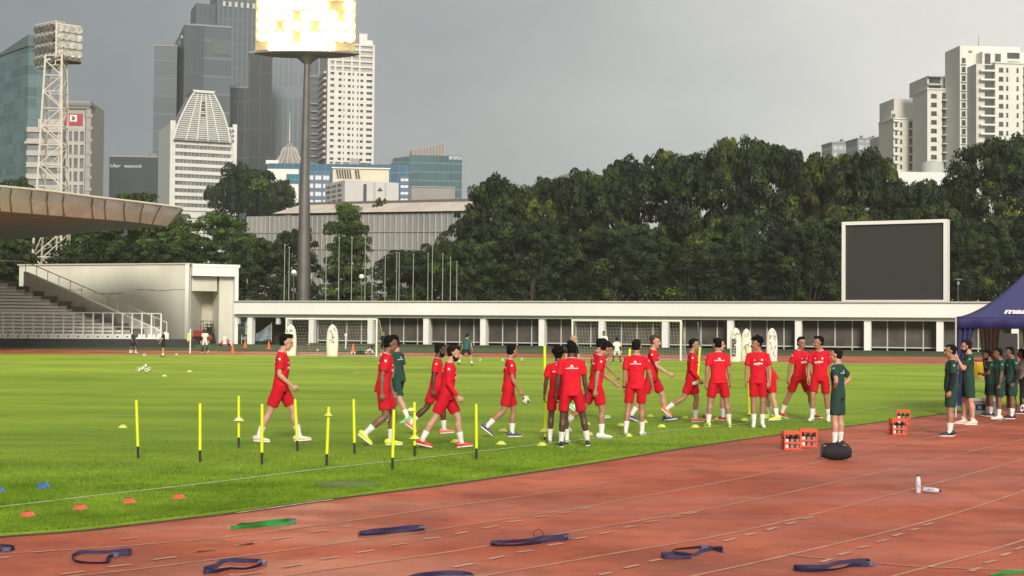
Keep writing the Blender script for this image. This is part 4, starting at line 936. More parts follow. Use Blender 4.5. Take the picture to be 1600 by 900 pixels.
# flagpoles
m_fp = mat('flagpole', (.36, .37, .31), .5, .2)
fl = [(445, 384), (452, 388), (510, 374), (530, 373), (550, 373), (571, 372), (582, 398), (602, 400), (620, 396), (624, 397), (646, 399), (669, 398), (676, 374), (692, 398), (704, 404), (714, 410)]
base = None; fl.sort(); FLAB = 'bare metal flagpole behind the colonnade, %s from the left of the row'
ORD0 = ['first', 'second', 'third', 'fourth', 'fifth', 'sixth', 'seventh', 'eighth', 'ninth', 'tenth', 'eleventh', 'twelfth', 'thirteenth', 'fourteenth', 'fifteenth', 'sixteenth']
for i, (u, v) in enumerate(fl):
    Y = 160 + (i % 3) * 1.5; p = PY(u, v, Y)
    if base is None:
        base = thing('flagpole', FLAB % ORD0[0], 'flagpole', (p.x, Y, -.05), 0, 'bare flagpoles behind the colonnade')
        g = MB(); g.cyl((0, 0, 0), (0, 0, p.z), .06, .035, 8); g.build('pole', m_fp, base); g = MB(); g.lathe([(.02, 0), (.1, .06), (.1, .12), (.02, .18)], 10, mtx=Matrix.Translation((0, 0, p.z))); g.build('finial', m_fp, base); H_ = p.z
    else:
        c = copy_tree(base); c['label'] = FLAB % ORD0[i]; c.location = (p.x, Y, -.05); c.scale = (1, 1, (p.z + .05) / H_)
# street lamps with white globes
for i, (u, v, lab) in enumerate(((459, 425, 'white globe park lamp left of the floodlight pole'), (565, 432, 'white globe park lamp in front of the layered tree'), (1497, 441, 'flat topped grey park lamp right of the scoreboard'))):
    Y = 162; p = PY(u, v, Y); t = thing('street_lamp', lab, 'street lamp', (p.x, Y, -.05), 0, 'park lamps behind the colonnade')
    g = MB(); g.cyl((0, 0, 0), (0, 0, p.z), .08, .05, 8); g.build('pole', m_pole, t)
    if i < 2:
        g = MB(); g.lathe([(.05, -.25), (.26, -.12), (.3, .05), (.22, .22), (.04, .3)], 16, mtx=Matrix.Translation((0, 0, p.z))); g.build('globe', m_white, t, True)
    else:
        g = MB(); g.lathe([(.5, 0), (.55, .06), (.1, .14)], 16, mtx=Matrix.Translation((0, 0, p.z + .3))); g.box(-.12, .12, -.12, .12, p.z - .2, p.z + .3); g.build('lamp_head', mat('lamp_cap', (.30, .29, .26), .6), t)
# ================================================================== TREES
def leaf_mat(name, a, b, c):
    if name in MATS: return MATS[name]
    M = bpy.data.materials.new(name); M.use_nodes = True; n = M.node_tree.nodes; l = M.node_tree.links; bs = n['Principled BSDF']
    g_ = n.new('ShaderNodeNewGeometry'); r = n.new('ShaderNodeValToRGB'); r.color_ramp.elements[0].color = (*a, 1); r.color_ramp.elements[1].color = (*c, 1); e = r.color_ramp.elements.new(.6); e.color = (*b, 1)
    t = n.new('ShaderNodeTexCoord'); z = n.new('ShaderNodeTexNoise'); z.inputs['Scale'].default_value = .45; z.inputs['Detail'].default_value = 3; l.new(t.outputs['Object'], z.inputs['Vector'])
    q = n.new('ShaderNodeMath'); q.operation = 'MULTIPLY_ADD'; l.new(g_.outputs['Random Per Island'], q.inputs[0]); q.inputs[1].default_value = .35
    q2 = n.new('ShaderNodeMath'); q2.operation = 'MULTIPLY_ADD'; l.new(z.outputs['Fac'], q2.inputs[0]); q2.inputs[1].default_value = 1.3; q2.inputs[2].default_value = -.33; l.new(q2.outputs[0], q.inputs[2])
    l.new(q.outputs[0], r.inputs[0]); l.new(r.outputs[0], bs.inputs['Base Color']); bs.inputs['Roughness'].default_value = .65; bs.inputs['Specular IOR Level'].default_value = .25
    MATS[name] = M; return M
LM = {
 'dark': leaf_mat('leaf_dark', (.005, .010, .004), (.015, .027, .009), (.046, .068, .018)),
 'mid': leaf_mat('leaf_mid', (.011, .022, .006), (.034, .056, .013), (.090, .120, .024)),
 'green': leaf_mat('leaf_green', (.024, .046, .008), (.065, .112, .016), (.13, .19, .03)),
 'yellow': leaf_mat('leaf_yellow', (.045, .068, .009), (.11, .135, .014), (.21, .20, .025)),
}
LM['olive'] = leaf_mat('leaf_olive', (.020, .026, .006), (.055, .070, .014), (.13, .14, .025))
m_bark = mat('bark', (.07, .055, .04), .9, var=.3, vscale=2)
def leaves(name, clumps, per, size, mats, seed, parent=None):
    """clumps: (x,y,z,rx,rz,slot)"""
    rs = np.random.RandomState(seed); C = np.array(clumps, dtype=float); nC = len(C); n = nC * per
    idx = np.repeat(np.arange(nC), per)
    d = rs.normal(size=(n, 3)); d /= np.linalg.norm(d, axis=1)[:, None]; d[:, 2] = np.where(d[:, 2] < -.35, -d[:, 2], d[:, 2])
    rad = rs.uniform(.72, 1.06, n)
    pos = C[idx, :3] + d * rad[:, None] * np.stack([C[idx, 3], C[idx, 3], C[idx, 4]], 1)
    nr = d + rs.normal(scale=.36, size=(n, 3)); nr /= np.linalg.norm(nr, axis=1)[:, None]
    a = np.cross(nr, rs.normal(size=(n, 3))); a /= np.linalg.norm(a, axis=1)[:, None]; b = np.cross(nr, a)
    s = size * rs.uniform(.6, 1.3, n)[:, None]; w = .62
    V = np.stack([pos - a * s, pos - b * s * w + nr * s * .15, pos + a * s, pos + b * s * w + nr * s * .15], 1)
    me = bpy.data.meshes.new(name); me.vertices.add(n * 4); me.vertices.foreach_set('co', V.ravel()); me.loops.add(n * 4); me.loops.foreach_set('vertex_index', np.arange(n * 4))
    me.polygons.add(n); me.polygons.foreach_set('loop_start', np.arange(n) * 4)
    for m_ in mats: me.materials.append(m_)
    me.polygons.foreach_set('material_index', C[idx, 5].astype(int)); me.update(calc_edges=True)
    return me
def crown_clumps(seed, kind):
    """unit tree: total height 1, crown radius ~ .32"""
    rr = random.Random(seed); out = []
    if kind == 'dark':
        for i in range(170):
            ph = rr.uniform(0, 6.283); zt = rr.random() ** .7
            prof = 1.0 * math.sqrt(max(0, 1 - max(0, (zt - .45) / .58) ** 2.6)) - .12
            rad = .34 * min(1, prof + .25) * rr.uniform(.35, 1.12)
            z = .16 + zt * .78 + rr.uniform(-.02, .02)
            r_ = rr.uniform(.040, .095) * (1.15 - .35 * zt)
            out.append((rad * math.cos(ph), rad * math.sin(ph), z, r_ * 1.05, r_ * rr.uniform(.65, 1.0), 0))
        for i in range(14):   # taller tufts on top
            ph = rr.uniform(0, 6.283); rad = rr.uniform(.0, .24); z = .92 + rr.uniform(-.03, .05) - rad * .3
            for k in range(3): out.append((rad * math.cos(ph), rad * math.sin(ph), z - k * .045, .036, .042, 0))
    elif kind == 'umbrella':
        for i in range(210):
            ph = rr.uniform(0, 6.283); rad = .52 * math.sqrt(rr.random()); z = .97 - .55 * (rad / .52) ** 2.2 * rr.uniform(.4, 1) - rr.random() ** 2 * .35
            r_ = rr.uniform(.03, .065); out.append((rad * math.cos(ph), rad * math.sin(ph), z, r_ * 1.5, r_ * .6, 0))
    elif kind == 'layered':
        for L_ in range(7):
            z = .30 + L_ * .108; R_ = .33 * (1 - .085 * L_) * rr.uniform(.75, 1.1) * (.5 if L_ == 6 else 1)
            for i in range(34 - L_ * 2):
                ph = rr.uniform(0, 6.283); rad = R_ * rr.uniform(.15, 1); out.append((rad * math.cos(ph), rad * math.sin(ph), z + rr.uniform(-.045, .045) - rad * .12, rr.uniform(.055, .085), .036, 0))
    return out
def make_proto(kind, seed, per, size, cols):
    cl = crown_clumps(seed, kind); rr = random.Random(seed + 5)
    # a few neighbouring clumps carry the second colour
    cen = [rr.choice(cl) for _ in range(5)]; c2 = []
    for c in cl:
        s_ = 0
        if len(cols) > 1 and any((Vector(c[:3]) - Vector(q[:3])).length < .085 for q in cen): s_ = 1
        if len(cols) > 2 and rr.random() < .30: s_ = 2
        c2.append(c[:5] + (s_,))
    H_ = 24.0
    cw = [(x * H_, y * H_, z * H_, a * H_, b * H_, s_) for x, y, z, a, b, s_ in c2]
    me = leaves('crown', cw, per, size, [LM[c] for c in cols], seed)
    g = MB(); top = .8 if kind != 'umbrella' else .6
    g.tube([(0, 0, 0), (.15 * rr.uniform(-1, 1), .1, .15 * H_), (.4 * rr.uniform(-1, 1), 0, .4 * H_), (.3, .2, top * H_)], [.42, .34, .26, .08], 8)
    for i in range(12):
        c = rr.choice(cw); b0 = Vector((0, 0, rr.uniform(.16, .42) * H_)); e = Vector(c[:3]); mid = b0.lerp(e, .5) + Vector((0, 0, -.02 * H_)); g.tube([b0, mid, e], [.2, .13, .05], 6)
    o = g.build('trunk', m_bark, None, True); tm = o.data; bpy.data.objects.remove(o)
    return me, tm
PR = {}
for i in range(5): PR['dark', i] = make_proto('dark', 20 + i, 150, .27, ['dark', 'yellow' if i in (1, 3) else 'green', 'mid'])
for i in range(2): PR['olive', i] = make_proto('dark', 80 + i, 150, .27, ['olive', 'yellow', 'mid'])
for i in range(2): PR['mid', i] = make_proto('dark', 60 + i, 150, .27, ['mid', 'green', 'dark'])
for i in range(2): PR['umbrella', i] = make_proto('umbrella', 40 + i, 130, .28, ['green', 'mid', 'mid'])
PR['layered', 0] = make_proto('layered', 50, 150, .26, ['mid', 'green', 'green'])
ORD = ['first', 'second', 'third', 'fourth', 'fifth', 'sixth', 'seventh', 'eighth', 'ninth', 'tenth', 'eleventh', 'twelfth', 'thirteenth', 'fourteenth', 'fifteenth', 'sixteenth', 'seventeenth', 'eighteenth', 'nineteenth', 'twentieth', 'twenty-first', 'twenty-second']
def tree(u, vtop, hwpx, Y, kind, var, label, group=None):
    p = PY(u, vtop, Y); H_ = p.z + .05; t = thing('tree' if kind != 'umbrella' else 'rain_tree', label, 'tree', (p.x, Y, -.05), rnd.uniform(0, 6.28), group)
    cm, tm = PR[kind, var % len([1 for k in PR if k[0] == kind])]
    rr_ = {'dark': .36, 'mid': .36, 'olive': .36, 'umbrella': .55, 'layered': .32}[kind] * 24
    sx = hwpx * Y / FPX / rr_; sz = H_ / 24.0 / (1.0 if kind != 'umbrella' else 1.0)
    for nm, me in (('trunk', tm), ('crown', cm)):
        o = bpy.data.objects.new(nm, me); COL.objects.link(o); o.parent = t; o.scale = (sx, sx, sz)
    return t
back = [(768, 268, 44), (735, 338, 36), (812, 288, 40), (866, 265, 44), (922, 262, 44), (968, 240, 46), (1035, 234, 48), (1092, 232, 46), (1140, 206, 46), (1195, 212, 46), (1250, 226, 48), (1300, 236, 44), (1348, 231, 46), (1396, 268, 38), (1440, 276, 34), (1495, 262, 34), (1560, 214, 52), (1612, 204, 50), (1668, 215, 50)]
for i, (u, v, w) in enumerate(back):
    tree(u, v + (7, -3, 4, 9, 0)[i % 5], w * (1.2, 1.4, 1.28, 1.1, 1.35)[i % 5], 186 + (i * 7) % 12, 'olive' if i in (2, 8, 11, 15) else 'dark', i, 'tall dark broadleaf tree of the high back row, %s counted from the left' % ORD[i], 'tall dark trees behind the colonnade')
front = [(722, 372, 34), (775, 352, 42), (832, 348, 40), (890, 345, 42), (950, 340, 44), (1010, 346, 42), (1075, 350, 44), (1140, 340, 44), (1200, 346, 42), (1262, 332, 44), (1325, 322, 42), (1392, 318, 42), (1455, 322, 40), (1515, 330, 40), (1575, 322, 42), (1640, 320, 42)]
for i, (u, v, w) in enumerate(front):
    tree(u, v + (0, 22, -8, 30, 10)[i % 5], w * (1.45, 1.2, 1.5, 1.25)[i % 4], 168 + (i * 5) % 9, ('mid', 'dark', 'dark', 'olive', 'dark', 'mid', 'dark')[i % 7], i, 'lower dark broadleaf tree of the front row, %s counted from the left' % ORD[i], 'lower trees behind the colonnade')
tree(210, 298, 105, 178, 'umbrella', 0, 'wide green rain tree with its crown over the cantilever roof tip', 'trees at the left')
tree(330, 328, 95, 172, 'umbrella', 1, 'spreading green rain tree behind the open shed', 'trees at the left')
tree(120, 330, 95, 188, 'umbrella', 1, 'green rain tree directly behind the lattice mast', 'trees at the left')
tree(388, 258, 66, 335, 'dark', 2, 'dark rounded tree in front of the white stepped building', 'trees at the left')
tree(430, 278, 40, 332, 'dark', 3, 'smaller dark tree right of the dark rounded tree, left of the floodlight pole', 'trees at the left')
tree(20, 276, 50, 240, 'mid', 0, 'dark green treetop in front of the teal tower at the left edge', 'trees at the left')
tree(5, 372, 60, 160, 'mid', 1, 'bright green tree under the cantilever roof behind the grandstand', 'trees at the left')
tree(150, 372, 80, 164, 'mid', 0, 'green tree behind the middle of the blank cream wall', 'trees at the left')
tree(250, 375, 70, 162, 'dark', 1, 'dark green tree behind the right end of the blank cream wall', 'trees at the left')
tree(405, 368, 48, 166, 'mid', 1, 'green tree between the open shed and the floodlight pole', 'trees at the left')
tree(460, 356, 40, 172, 'dark', 0, 'dark tree just behind the foot of the floodlight pole', 'trees at the left')
tree(545, 322, 56, 170, 'layered', 0, 'layered tiered green tree in front of the ribbed hall', 'trees before the hall')
tree(640, 388, 60, 172, 'mid', 0, 'bushy green tree before the ribbed hall, left of the two', 'trees before the hall')
tree(700, 374, 56, 174, 'mid', 1, 'bushy green tree before the ribbed hall, beside the dark trees', 'trees before the hall')
tree(596, 306, 20, 275, 'dark', 4, 'small dark treetop above the ribbed hall roof', 'trees before the hall')
# ================================================================== PROPS
m_yel = mat('pole_yellow', (.72, .78, .02), .45); m_blk = mat('rubber_black', (.015, .015, .017), .6)
poles = [((213, 626), (216, 716), 'yellow training pole farthest left on the grass'),
 ((312.5, 631), (312.5, 722), 'yellow training pole second from the left'),
 ((373, 619), (373, 700), 'yellow training pole with a pale disc cone threaded halfway, left of the first walker'),
 ((409.5, 632), (409, 726), 'yellow training pole in front of the back foot of the leftmost red player'),
 ((461, 624.5), (465, 705), 'yellow training pole at the front foot of the leftmost red player'),
 ((513.5, 636.5), (510, 728), 'yellow training pole with a small disc near its top'),
 ((552.5, 624.5), (554, 709), 'yellow training pole left of the player in yellow boots'),
 ((615.5, 641), (613, 734), 'yellow training pole standing nearest the touchline below the green coach'),
 ((647.5, 629), (648, 713), 'yellow training pole with two disc cones, left of the bearded player'),
 ((744, 632), (744.5, 718), 'yellow training pole at the toe of the bearded player'),
 ((851, 541.5), (851.7, 687), 'tall yellow pole left of the pair of players seen from behind'),
 ((984, 546), (978.6, 672), 'tall yellow pole partly hidden by the player with a dark wristband'),
 ((1093.5, 543), (1085, 658.5), 'tall leaning yellow pole in front of the player in the long sleeved top'),
 ((1167.5, 544), (1171, 651), 'tall yellow pole behind the frizzy haired player')]
POLEXY = []
for i, (a, b, lab) in enumerate(poles):
    p = G(b[0], b[1], FZ); q = PY(a[0], a[1], p.y); Lp = (q - p); POLEXY.append(p)
    t = thing('training_pole', lab, 'training pole', p, 0, 'yellow training poles')
    g = MB(); k = .205 if i < 10 else .03; g.cyl((0, 0, 0), Lp * k, .017 if i < 10 else .018, n=10); g.build('spike', m_blk, t, True)
    g = MB(); g.cyl(Lp * k, Lp, .0225 if i < 10 else .026, n=12); g.cyl(Lp, Lp * 1.012, .02, .008, 10); g.build('shaft', m_yel, t, True)
    if i >= 10: g = MB(); g.cyl(Lp * .50, Lp * .515, .031, n=12); g.build('joint_ring', m_blk, t)
def disc(mb, r0=.095, r1=.035, h=.055): mb.lathe([(r0, 0), (r0 - .012, .008), (r1, h), (r1 - .004, h), (r0 - .02, .003), (r0 - .004, 0)], 20, cap=False)
m_cone_y = mat('disc_lime', (.66, .70, .12), .5); m_cone_r = mat('disc_red', (.72, .10, .07), .5); m_cone_b = mat('disc_blue', (.03, .13, .55), .5); m_cone_p = mat('disc_pale', (.74, .74, .36), .5)
def disc_thing(p, m_, lab, grp, k=1.0, rot=None):
    t = thing('disc_cone', lab, 'disc cone', p, 0, grp)
    if rot: t.rotation_euler = rot
    g = MB(); disc(g); o = g.build('shell', m_, t, True); o.scale = (k, k, k); return t
for (u, v, lab) in ((43, 808, 'red disc cone at the far left beside the track'), (125, 797, 'red disc cone second from the left beside the track'), (202, 787, 'red disc cone third from the left beside the track'), (279, 780, 'red disc cone farthest right of the row of four')):
    disc_thing(G(u, v, FZ), m_cone_r, lab, 'red disc cones', 1.08)
disc_thing(G(68, 762, FZ), m_cone_b, 'blue disc cone lying inside the touchline', 'blue disc cones', 1.05)
disc_thing(G(-3, 769, FZ), m_cone_b, 'blue disc cone cut by the left edge of the frame', 'blue disc cones', 1.05)
for (u, v, lab) in ((191.7, 668, 'pale lime disc cone alone left of the yellow poles'), (786, 673.5, 'lime disc cone behind the feet of the player carrying a ball'), (783, 694, 'lime disc cone on the touchline side of the player carrying a ball'), (711, 691, 'lime disc cone behind the bearded player feet'),
 (847, 696, 'lime disc cone at the foot of the tall pole, nearer the touchline'), (916, 663, 'lime disc cone far behind the pair seen from behind'), (921, 679.5, 'lime disc cone between the back view pair and the head down player'), (970.5, 665, 'lime disc cone left of the half hidden tall pole'),
 (981, 681.5, 'lime disc cone at the left heel of the wristband player'), (1015.5, 651, 'lime disc cone behind the smiling player'), (1034, 667, 'lime disc cone in front of the smiling player'), (1006, 660, 'lime disc cone half hidden behind the wristband player'),
 (1070, 653.5, 'lime disc cone left of the leaning pole'), (1086, 667.5, 'lime disc cone at the foot of the leaning pole'), (1122, 656, 'lime disc cone behind the player in lime boots'), (1163, 657, 'lime disc cone left of the frizzy haired player')):
    disc_thing(G(u, v, FZ), m_cone_y, lab, 'lime disc cones', 1.0)
for (i, dz, m_, lab, off, k) in ((2, .53, m_cone_p, 'pale disc cone threaded halfway up a yellow pole', (0, 0), .95), (5, .86, m_cone_y, 'small lime disc cone near the top of a yellow pole', (0, 0), .68), (8, .33, m_cone_y, 'lime disc cone threaded low on the pole left of the bearded player', (0, 0), .95), (8, .85, m_cone_p, 'pale disc cone hooked beside the top of the pole left of the bearded player', (-.055, 0), .8), (10, .09, m_cone_y, 'lime disc cone threaded low on the tall pole', (0, 0), 1.0)):
    a, b, _ = poles[i]; p = POLEXY[i]; q = PY(a[0], a[1], p.y); c = p + (q - p) * dz + Vector((off[0], off[1], 0)); disc_thing(c, m_, lab, 'disc cones on poles', k)
# orange traffic cones
mo = mat('cone_orange', (.75, .13, .04), .5)
for (u, v, lab) in ((363.5, 552, 'orange traffic cone near the open shed'), (383, 543, 'faded orange traffic cone by the blue tarpaulin'), (420, 545, 'orange traffic cone behind the first walker'), (551.6, 551, 'orange traffic cone beside the reclining goalkeeper'), (622, 548, 'orange traffic cone behind the green shirted coach'), (1588, 560, 'orange traffic cone beyond the blue tent')):
    t = thing('traffic_cone', lab, 'traffic cone', G(u, v, 0.05 if v < 546 else 0), 0, 'orange traffic cones')
    g = MB(); g.box(-.19, .19, -.19, .19, 0, .035); g.build('base', mo, t); g = MB(); g.lathe([(.15, .036), (.03, .68), (.015, .68)], 16); g.build('cone', mo, t, True)
# goals
m_goal = mat('goal_white', (.78, .77, .70), .4); m_net = mat('net_string', (.55, .54, .48), .8)
def goal(ul, vl, ur, vr, zt, lab, depth):
    a, b = G(ul, vl, FZ), G(ur, vr, FZ); d = b - a; t = thing('football_goal', lab, 'football goal', a, math.atan2(d.y, d.x), 'portable goals'); W = d.length
    for x in (0, W): g = MB(); g.cyl((x, 0, 0), (x, 0, zt), .06, n=10); g.build('post', m_goal, t, True)
    g = MB(); g.cyl((-.06, 0, zt), (W + .06, 0, zt), .06, n=10); g.build('crossbar', m_goal, t, True)
    g = MB()
    for x in (0, W): g.tube([(x, 0, zt), (x, .5, zt - .08), (x, depth, .04)], .03, 6); g.cyl((x, 0, .03), (x, depth, .03), .03, n=6)
    g.cyl((0, depth, .03), (W, depth, .03), .03, n=6); g.build('back_frame', mat('goal_grey', (.45, .45, .42), .5), t, True)
    g = MB(); r_ = .0055; nx_ = int(W / .2)
    def bk(s_, x): # s_ 0..1 down the back
        sag = .10 * math.sin(math.pi * s_) + .04 * math.sin(x * 2.1)
        return (x, .5 + (depth - .5) * s_, (zt - .08) * (1 - s_) - sag * .6 + .03)
    for i in range(nx_ + 1): x = W * i / nx_; g.tube([(x, 0, zt), (x, .5, zt - .12)] + [bk(s_, x) for s_ in (.25, .5, .75, 1)], r_, 3)
    for k in range(13): s_ = k / 12; g.tube([bk(s_, W * i / 10) for i in range(11)], r_, 3)
    for x in (0, W):
        for k in range(1, 12): z = zt * k / 12; g.cyl((x, 0, z), (x, .5 + (depth - .5) * (1 - z / zt), z), r_, n=3)
        for k in range(1, 9): y = depth * k / 9; g.cyl((x, y, .03), (x, y, zt * (1 - max(0, y - .5) / (depth - .5))), r_, n=3)
    g.build('net', m_net, t)
goal(447, 555.5, 588, 557.5, 2.40, 'white portable goal behind the two leftmost walkers', 1.9)
goal(894, 561, 1063.5, 563.5, 2.44, 'white portable goal behind the middle group of players', 2.0)
# inflatable dummies
m_inf = mat('inflatable_white', (.72, .70, .60), .5, var=.05); m_ink = mat('print_black', (.03, .03, .03), .6)
def dummy(u, v, h, w, lab, word=None, seed=0, mir=1):
    p = G(u, v, FZ); t = thing('inflatable_dummy', lab, 'training dummy', p, 0, 'inflatable dummies')
    pts = [(-w * .42, 0), (-w * .5, h * .3), (-w * .5, h * .62), (-w * .42, h * .82), (-w * .28, h * .94), (-w * .1, h), (w * .1, h), (w * .28, h * .94), (w * .42, h * .82), (w * .5, h * .62), (w * .5, h * .3), (w * .42, 0)]
    g = MB()
    n = 12; rings = []
    for k in range(n + 1):
        z = h * (1 - (1 - k / n) ** 1.25); hw_ = np.interp(z, [0, .08 * h, .3 * h, .62 * h, .82 * h, .94 * h, h], [w * .44, w * .46, w * .5, w * .5, w * .42, w * .28, w * .05]); th = .16 * math.sqrt(max(.05, hw_ / (w * .5)))
        rings.append([(hw_ * math.cos(a), th * math.sin(a), z) for a in [2 * math.pi * j / 18 for j in range(18)]])
    vs = [q for r_ in rings for q in r_]; fs = [(i * 18 + j, i * 18 + (j + 1) % 18, (i + 1) * 18 + (j + 1) % 18, (i + 1) * 18 + j) for i in range(n) for j in range(18)] + [tuple(range(17, -1, -1)), tuple(n * 18 + j for j in range(18))]
    g.add(vs, fs); g.build('body', m_inf, t, True)
    g = MB(); g.lathe([(w * .47, 0), (w * .5, .07), (w * .47, .16)], 20, mtx=Matrix.Diagonal((1, .42, 1, 1))); g.build('water_base', mat('inflatable_base', (.62, .62, .50), .5), t, True)
    if word: text_mesh(word, .34, m_ink, 'print', t, Matrix.Translation((-.12, -.19, h * .42)) @ Matrix.Rotation(R(90), 4, 'X') @ Matrix.Rotation(R(90), 4, 'Z'), 0.1, .004, .012)
    rr = random.Random(seed); g = MB()
    for k in range(5 if word else 9):
        z = h * rr.uniform(.3 if not word else .55, .9); x = rr.uniform(-.15, .17) * w / .7; pts = [(x, -.185, z)]
        for j in range(5): x += rr.uniform(-.09, .09); z += rr.uniform(-.14, .12); x = max(-w * .3, min(w * .3, x)); pts.append((x, -.182, min(z, h * .9)))
        g.tube(pts, .012, 4)
    g.build('squiggles', m_ink, t)
dummy(453.5, 556, 2.05, .78, 'white inflatable dummy with black scribbles inside the left goal post', seed=1)
dummy(519, 557, 2.05, .76, 'white inflatable dummy with black scribbles standing inside the left goal', seed=2)
dummy(1149.5, 565, 2.05, .70, 'white inflatable dummy reading KEEPER up its side', 'KEEPER', 3)
dummy(1166, 564.5, 2.0, .66, 'white inflatable dummy right beside the one with lettering', seed=4)
dummy(1206, 564.5, 2.05, .70, 'white inflatable dummy farthest right behind the bending player', seed=5)
# footballs
m_ball = mat('ball_white', (.75, .74, .58), .4, col2=(.40, .42, .16), vscale=14)
def ball(p, lab, r_=.105):
    t = thing('football', lab, 'football', p, rnd.uniform(0, 3), 'footballs'); g = MB()
    g.lathe([(r_ * math.sin(a) + .0005, r_ - r_ * math.cos(a)) for a in [math.pi * i / 12 for i in range(13)]], 18); o = g.build('skin', m_ball, t, True)
    g = MB()
    for d in [(0, 0, 1), (.89, 0, .45), (-.5, -.7, .45), (.2, -.95, .1), (-.6, .7, .4), (.5, -.5, -.6), (-.9, -.3, -.3)]:
        d = Vector(d).normalized(); q = d.to_track_quat('Z', 'Y').to_matrix().to_4x4(); g.lathe([(.036 * r_ / .11, .0), (.001, .004)], 5, mtx=Matrix.Translation(d * (r_ - .001) + Vector((0, 0, r_))) @ q)
    g.build('dark_panels', mat('ball_dark', (.04, .045, .03), .5), o); return t
for (u, v, lab) in ((225.5, 558, 'football lying between the two far left coaches'), (206, 552, 'football at the feet of the far green shirted coach'), (276, 557.5, 'football right of the far black clad coach'), (324.5, 552, 'yellowish football at the far white goalkeeper feet'),
 (750, 566, 'football right of the running coach'), (785, 566, 'football behind the player carrying a ball'), (815, 565, 'football farthest right of the row before the goal'), (496, 549.5, 'football lying in the mouth of the left goal'), (217, 582, 'football at the left of the small pile'), (223, 580, 'football at the back of the small pile'), (229, 583, 'football in front of the small pile'), (233, 581, 'football at the right of the small pile'), (227, 576, 'football on the far side of the small pile')):
    ball(G(u, v, FZ if v > 555 else .0), lab)
disc_thing(G(257, 588, FZ), m_cone_y, 'tiny lime disc cone beside the pile of footballs', 'lime disc cones', 1.2)
disc_thing(G(296, 581, FZ), m_cone_p, 'tiny pale disc cone right of the pile of footballs', 'lime disc cones', 1.2)
# corner flag and short post
for (u, v, h, lab, fl_) in ((297, 552, 1.7, 'white corner pole with a lime flag near the blank wall', True), (540, 546, 1.1, 'short white post with a round cap inside the left goal', False)):
    t = thing('corner_flag' if fl_ else 'marker_post', lab, 'corner flag' if fl_ else 'marker post', G(u, v, .0), 0)
    g = MB(); g.cyl((0, 0, 0), (0, 0, h), .05, n=10)
    g.build('pole', m_white, t, True)
    g = MB()
    if fl_: g.prism([(-.03, .95), (-.2, .8), (-.24, 1.1), (-.2, 1.35), (-.03, 1.5)], -.015, .015, 'y'); g.build('flag', mat('flag_lime', (.55, .68, .15), .7), t)
    else: g.lathe([(.1, h), (.12, h + .1), (.05, h + .25)], 12); g.build('cap', m_white, t, True)
t = thing('leaning_pole', 'thin blue pole leaning behind the players right of the goal', 'pole', G(1097, 560, 0)); q = PY(1090, 503, G(1097, 560, 0).y) - G(1097, 560, 0); g = MB(); g.cyl((0, 0, 0), q, .04, n=8); g.build('shaft', mat('pole_blue', (.06, .16, .30), .5), t)

# resistance bands on the track
m_nav = mat('band_navy', (.022, .018, .065), .75, var=.3, vscale=9); m_gr = mat('band_green', (.012, .20, .035), .5, var=.2, vscale=9); m_gl = mat('pad_pale_navy', (.10, .09, .17), .5)  # pads are a paler navy than the webbing
def band(pts, m_, lab, w=.045, ring=None):
    w *= .75
    """a flat loop of webbing standing on edge along ground points given in picture columns and rows"""
    P = [G(u, v, 0) for u, v in pts]; o = sum(P, Vector()) / len(P); t = thing('resistance_band', lab, 'resistance band', o, 0, 'resistance bands on the track')
    P = [p - o for p in P]; C = interp(P + [P[0]], .02); n = len(C); g = MB(); vs = []
    for i, p in enumerate(C):
        tg = (C[(i + 1) % n] - C[i - 1]).normalized(); nn = Vector((-tg.y, tg.x, 0)); a = .75 + .6 * math.sin(i / n * 12.5 + len(lab)); up = Vector((0, 0, 1)) * math.sin(a + .5) + nn * math.cos(a + .5); up.z = abs(up.z)
        th = nn * .002 + Vector((0, 0, .002)); q = p + Vector((0, 0, .006)); vs += [q - th, q + th, q + th + up * w, q - th + up * w]
    fs = []
    for i in range(n - 1):
        for k in range(4): fs.append((i * 4 + k, i * 4 + (k + 1) % 4, (i + 1) * 4 + (k + 1) % 4, (i + 1) * 4 + k))
    g.add(vs, fs); g.build('webbing', m_, t, True)
    # metal / padded joiner where two strands meet
    k = n // 2; g = MB(); c = C[k]; g.box(c.x - .035, c.x + .035, c.y - .03, c.y + .03, .006, .035); g.build('pad', m_gl, t)
    if ring:
        c = G(*ring, 0) - o; g = MB(); rr_ = .045; g.tube([(c.x + rr_ * math.cos(a), c.y, .075 + rr_ * math.sin(a)) for a in [2 * math.pi * i / 20 for i in range(21)]], .0035, 6); g.build('ring', m_nav, t, True)
    return t
band([(112, 872), (130, 866), (165, 865), (200, 863), (203, 869), (182, 870), (165, 876), (168, 881), (140, 882), (118, 880)], m_nav, 'navy resistance band lying twisted at the lower left of the track', .04)
band([(-60, 856), (-20, 856), (16, 857), (19, 861), (-20, 863), (-60, 863)], m_nav, 'navy resistance band cut by the left edge of the frame', .04)
band([(361, 828), (385, 826), (410, 824), (435, 822), (462, 818), (458, 815), (440, 817), (420, 819), (395, 822), (372, 822)], m_gr, 'green resistance band nearest the grass edge', .045)
band([(318, 893), (338, 888), (352, 880), (380, 880), (408, 881), (406, 886), (385, 891), (360, 891), (340, 896), (320, 898)], m_nav, 'navy resistance band below the green one', .045)
band([(563, 835), (585, 832), (605, 830), (625, 828), (657, 825), (659, 830), (640, 832), (620, 833), (600, 836), (566, 838)], m_nav, 'navy resistance band right of the green one', .04)
band([(768, 851), (800, 849), (830, 847), (850, 842), (882, 840), (885, 845), (862, 847), (838, 851), (805, 854), (772, 854)], m_nav, 'long thin navy resistance band with a small ring standing on it', .04, ring=(841, 847))
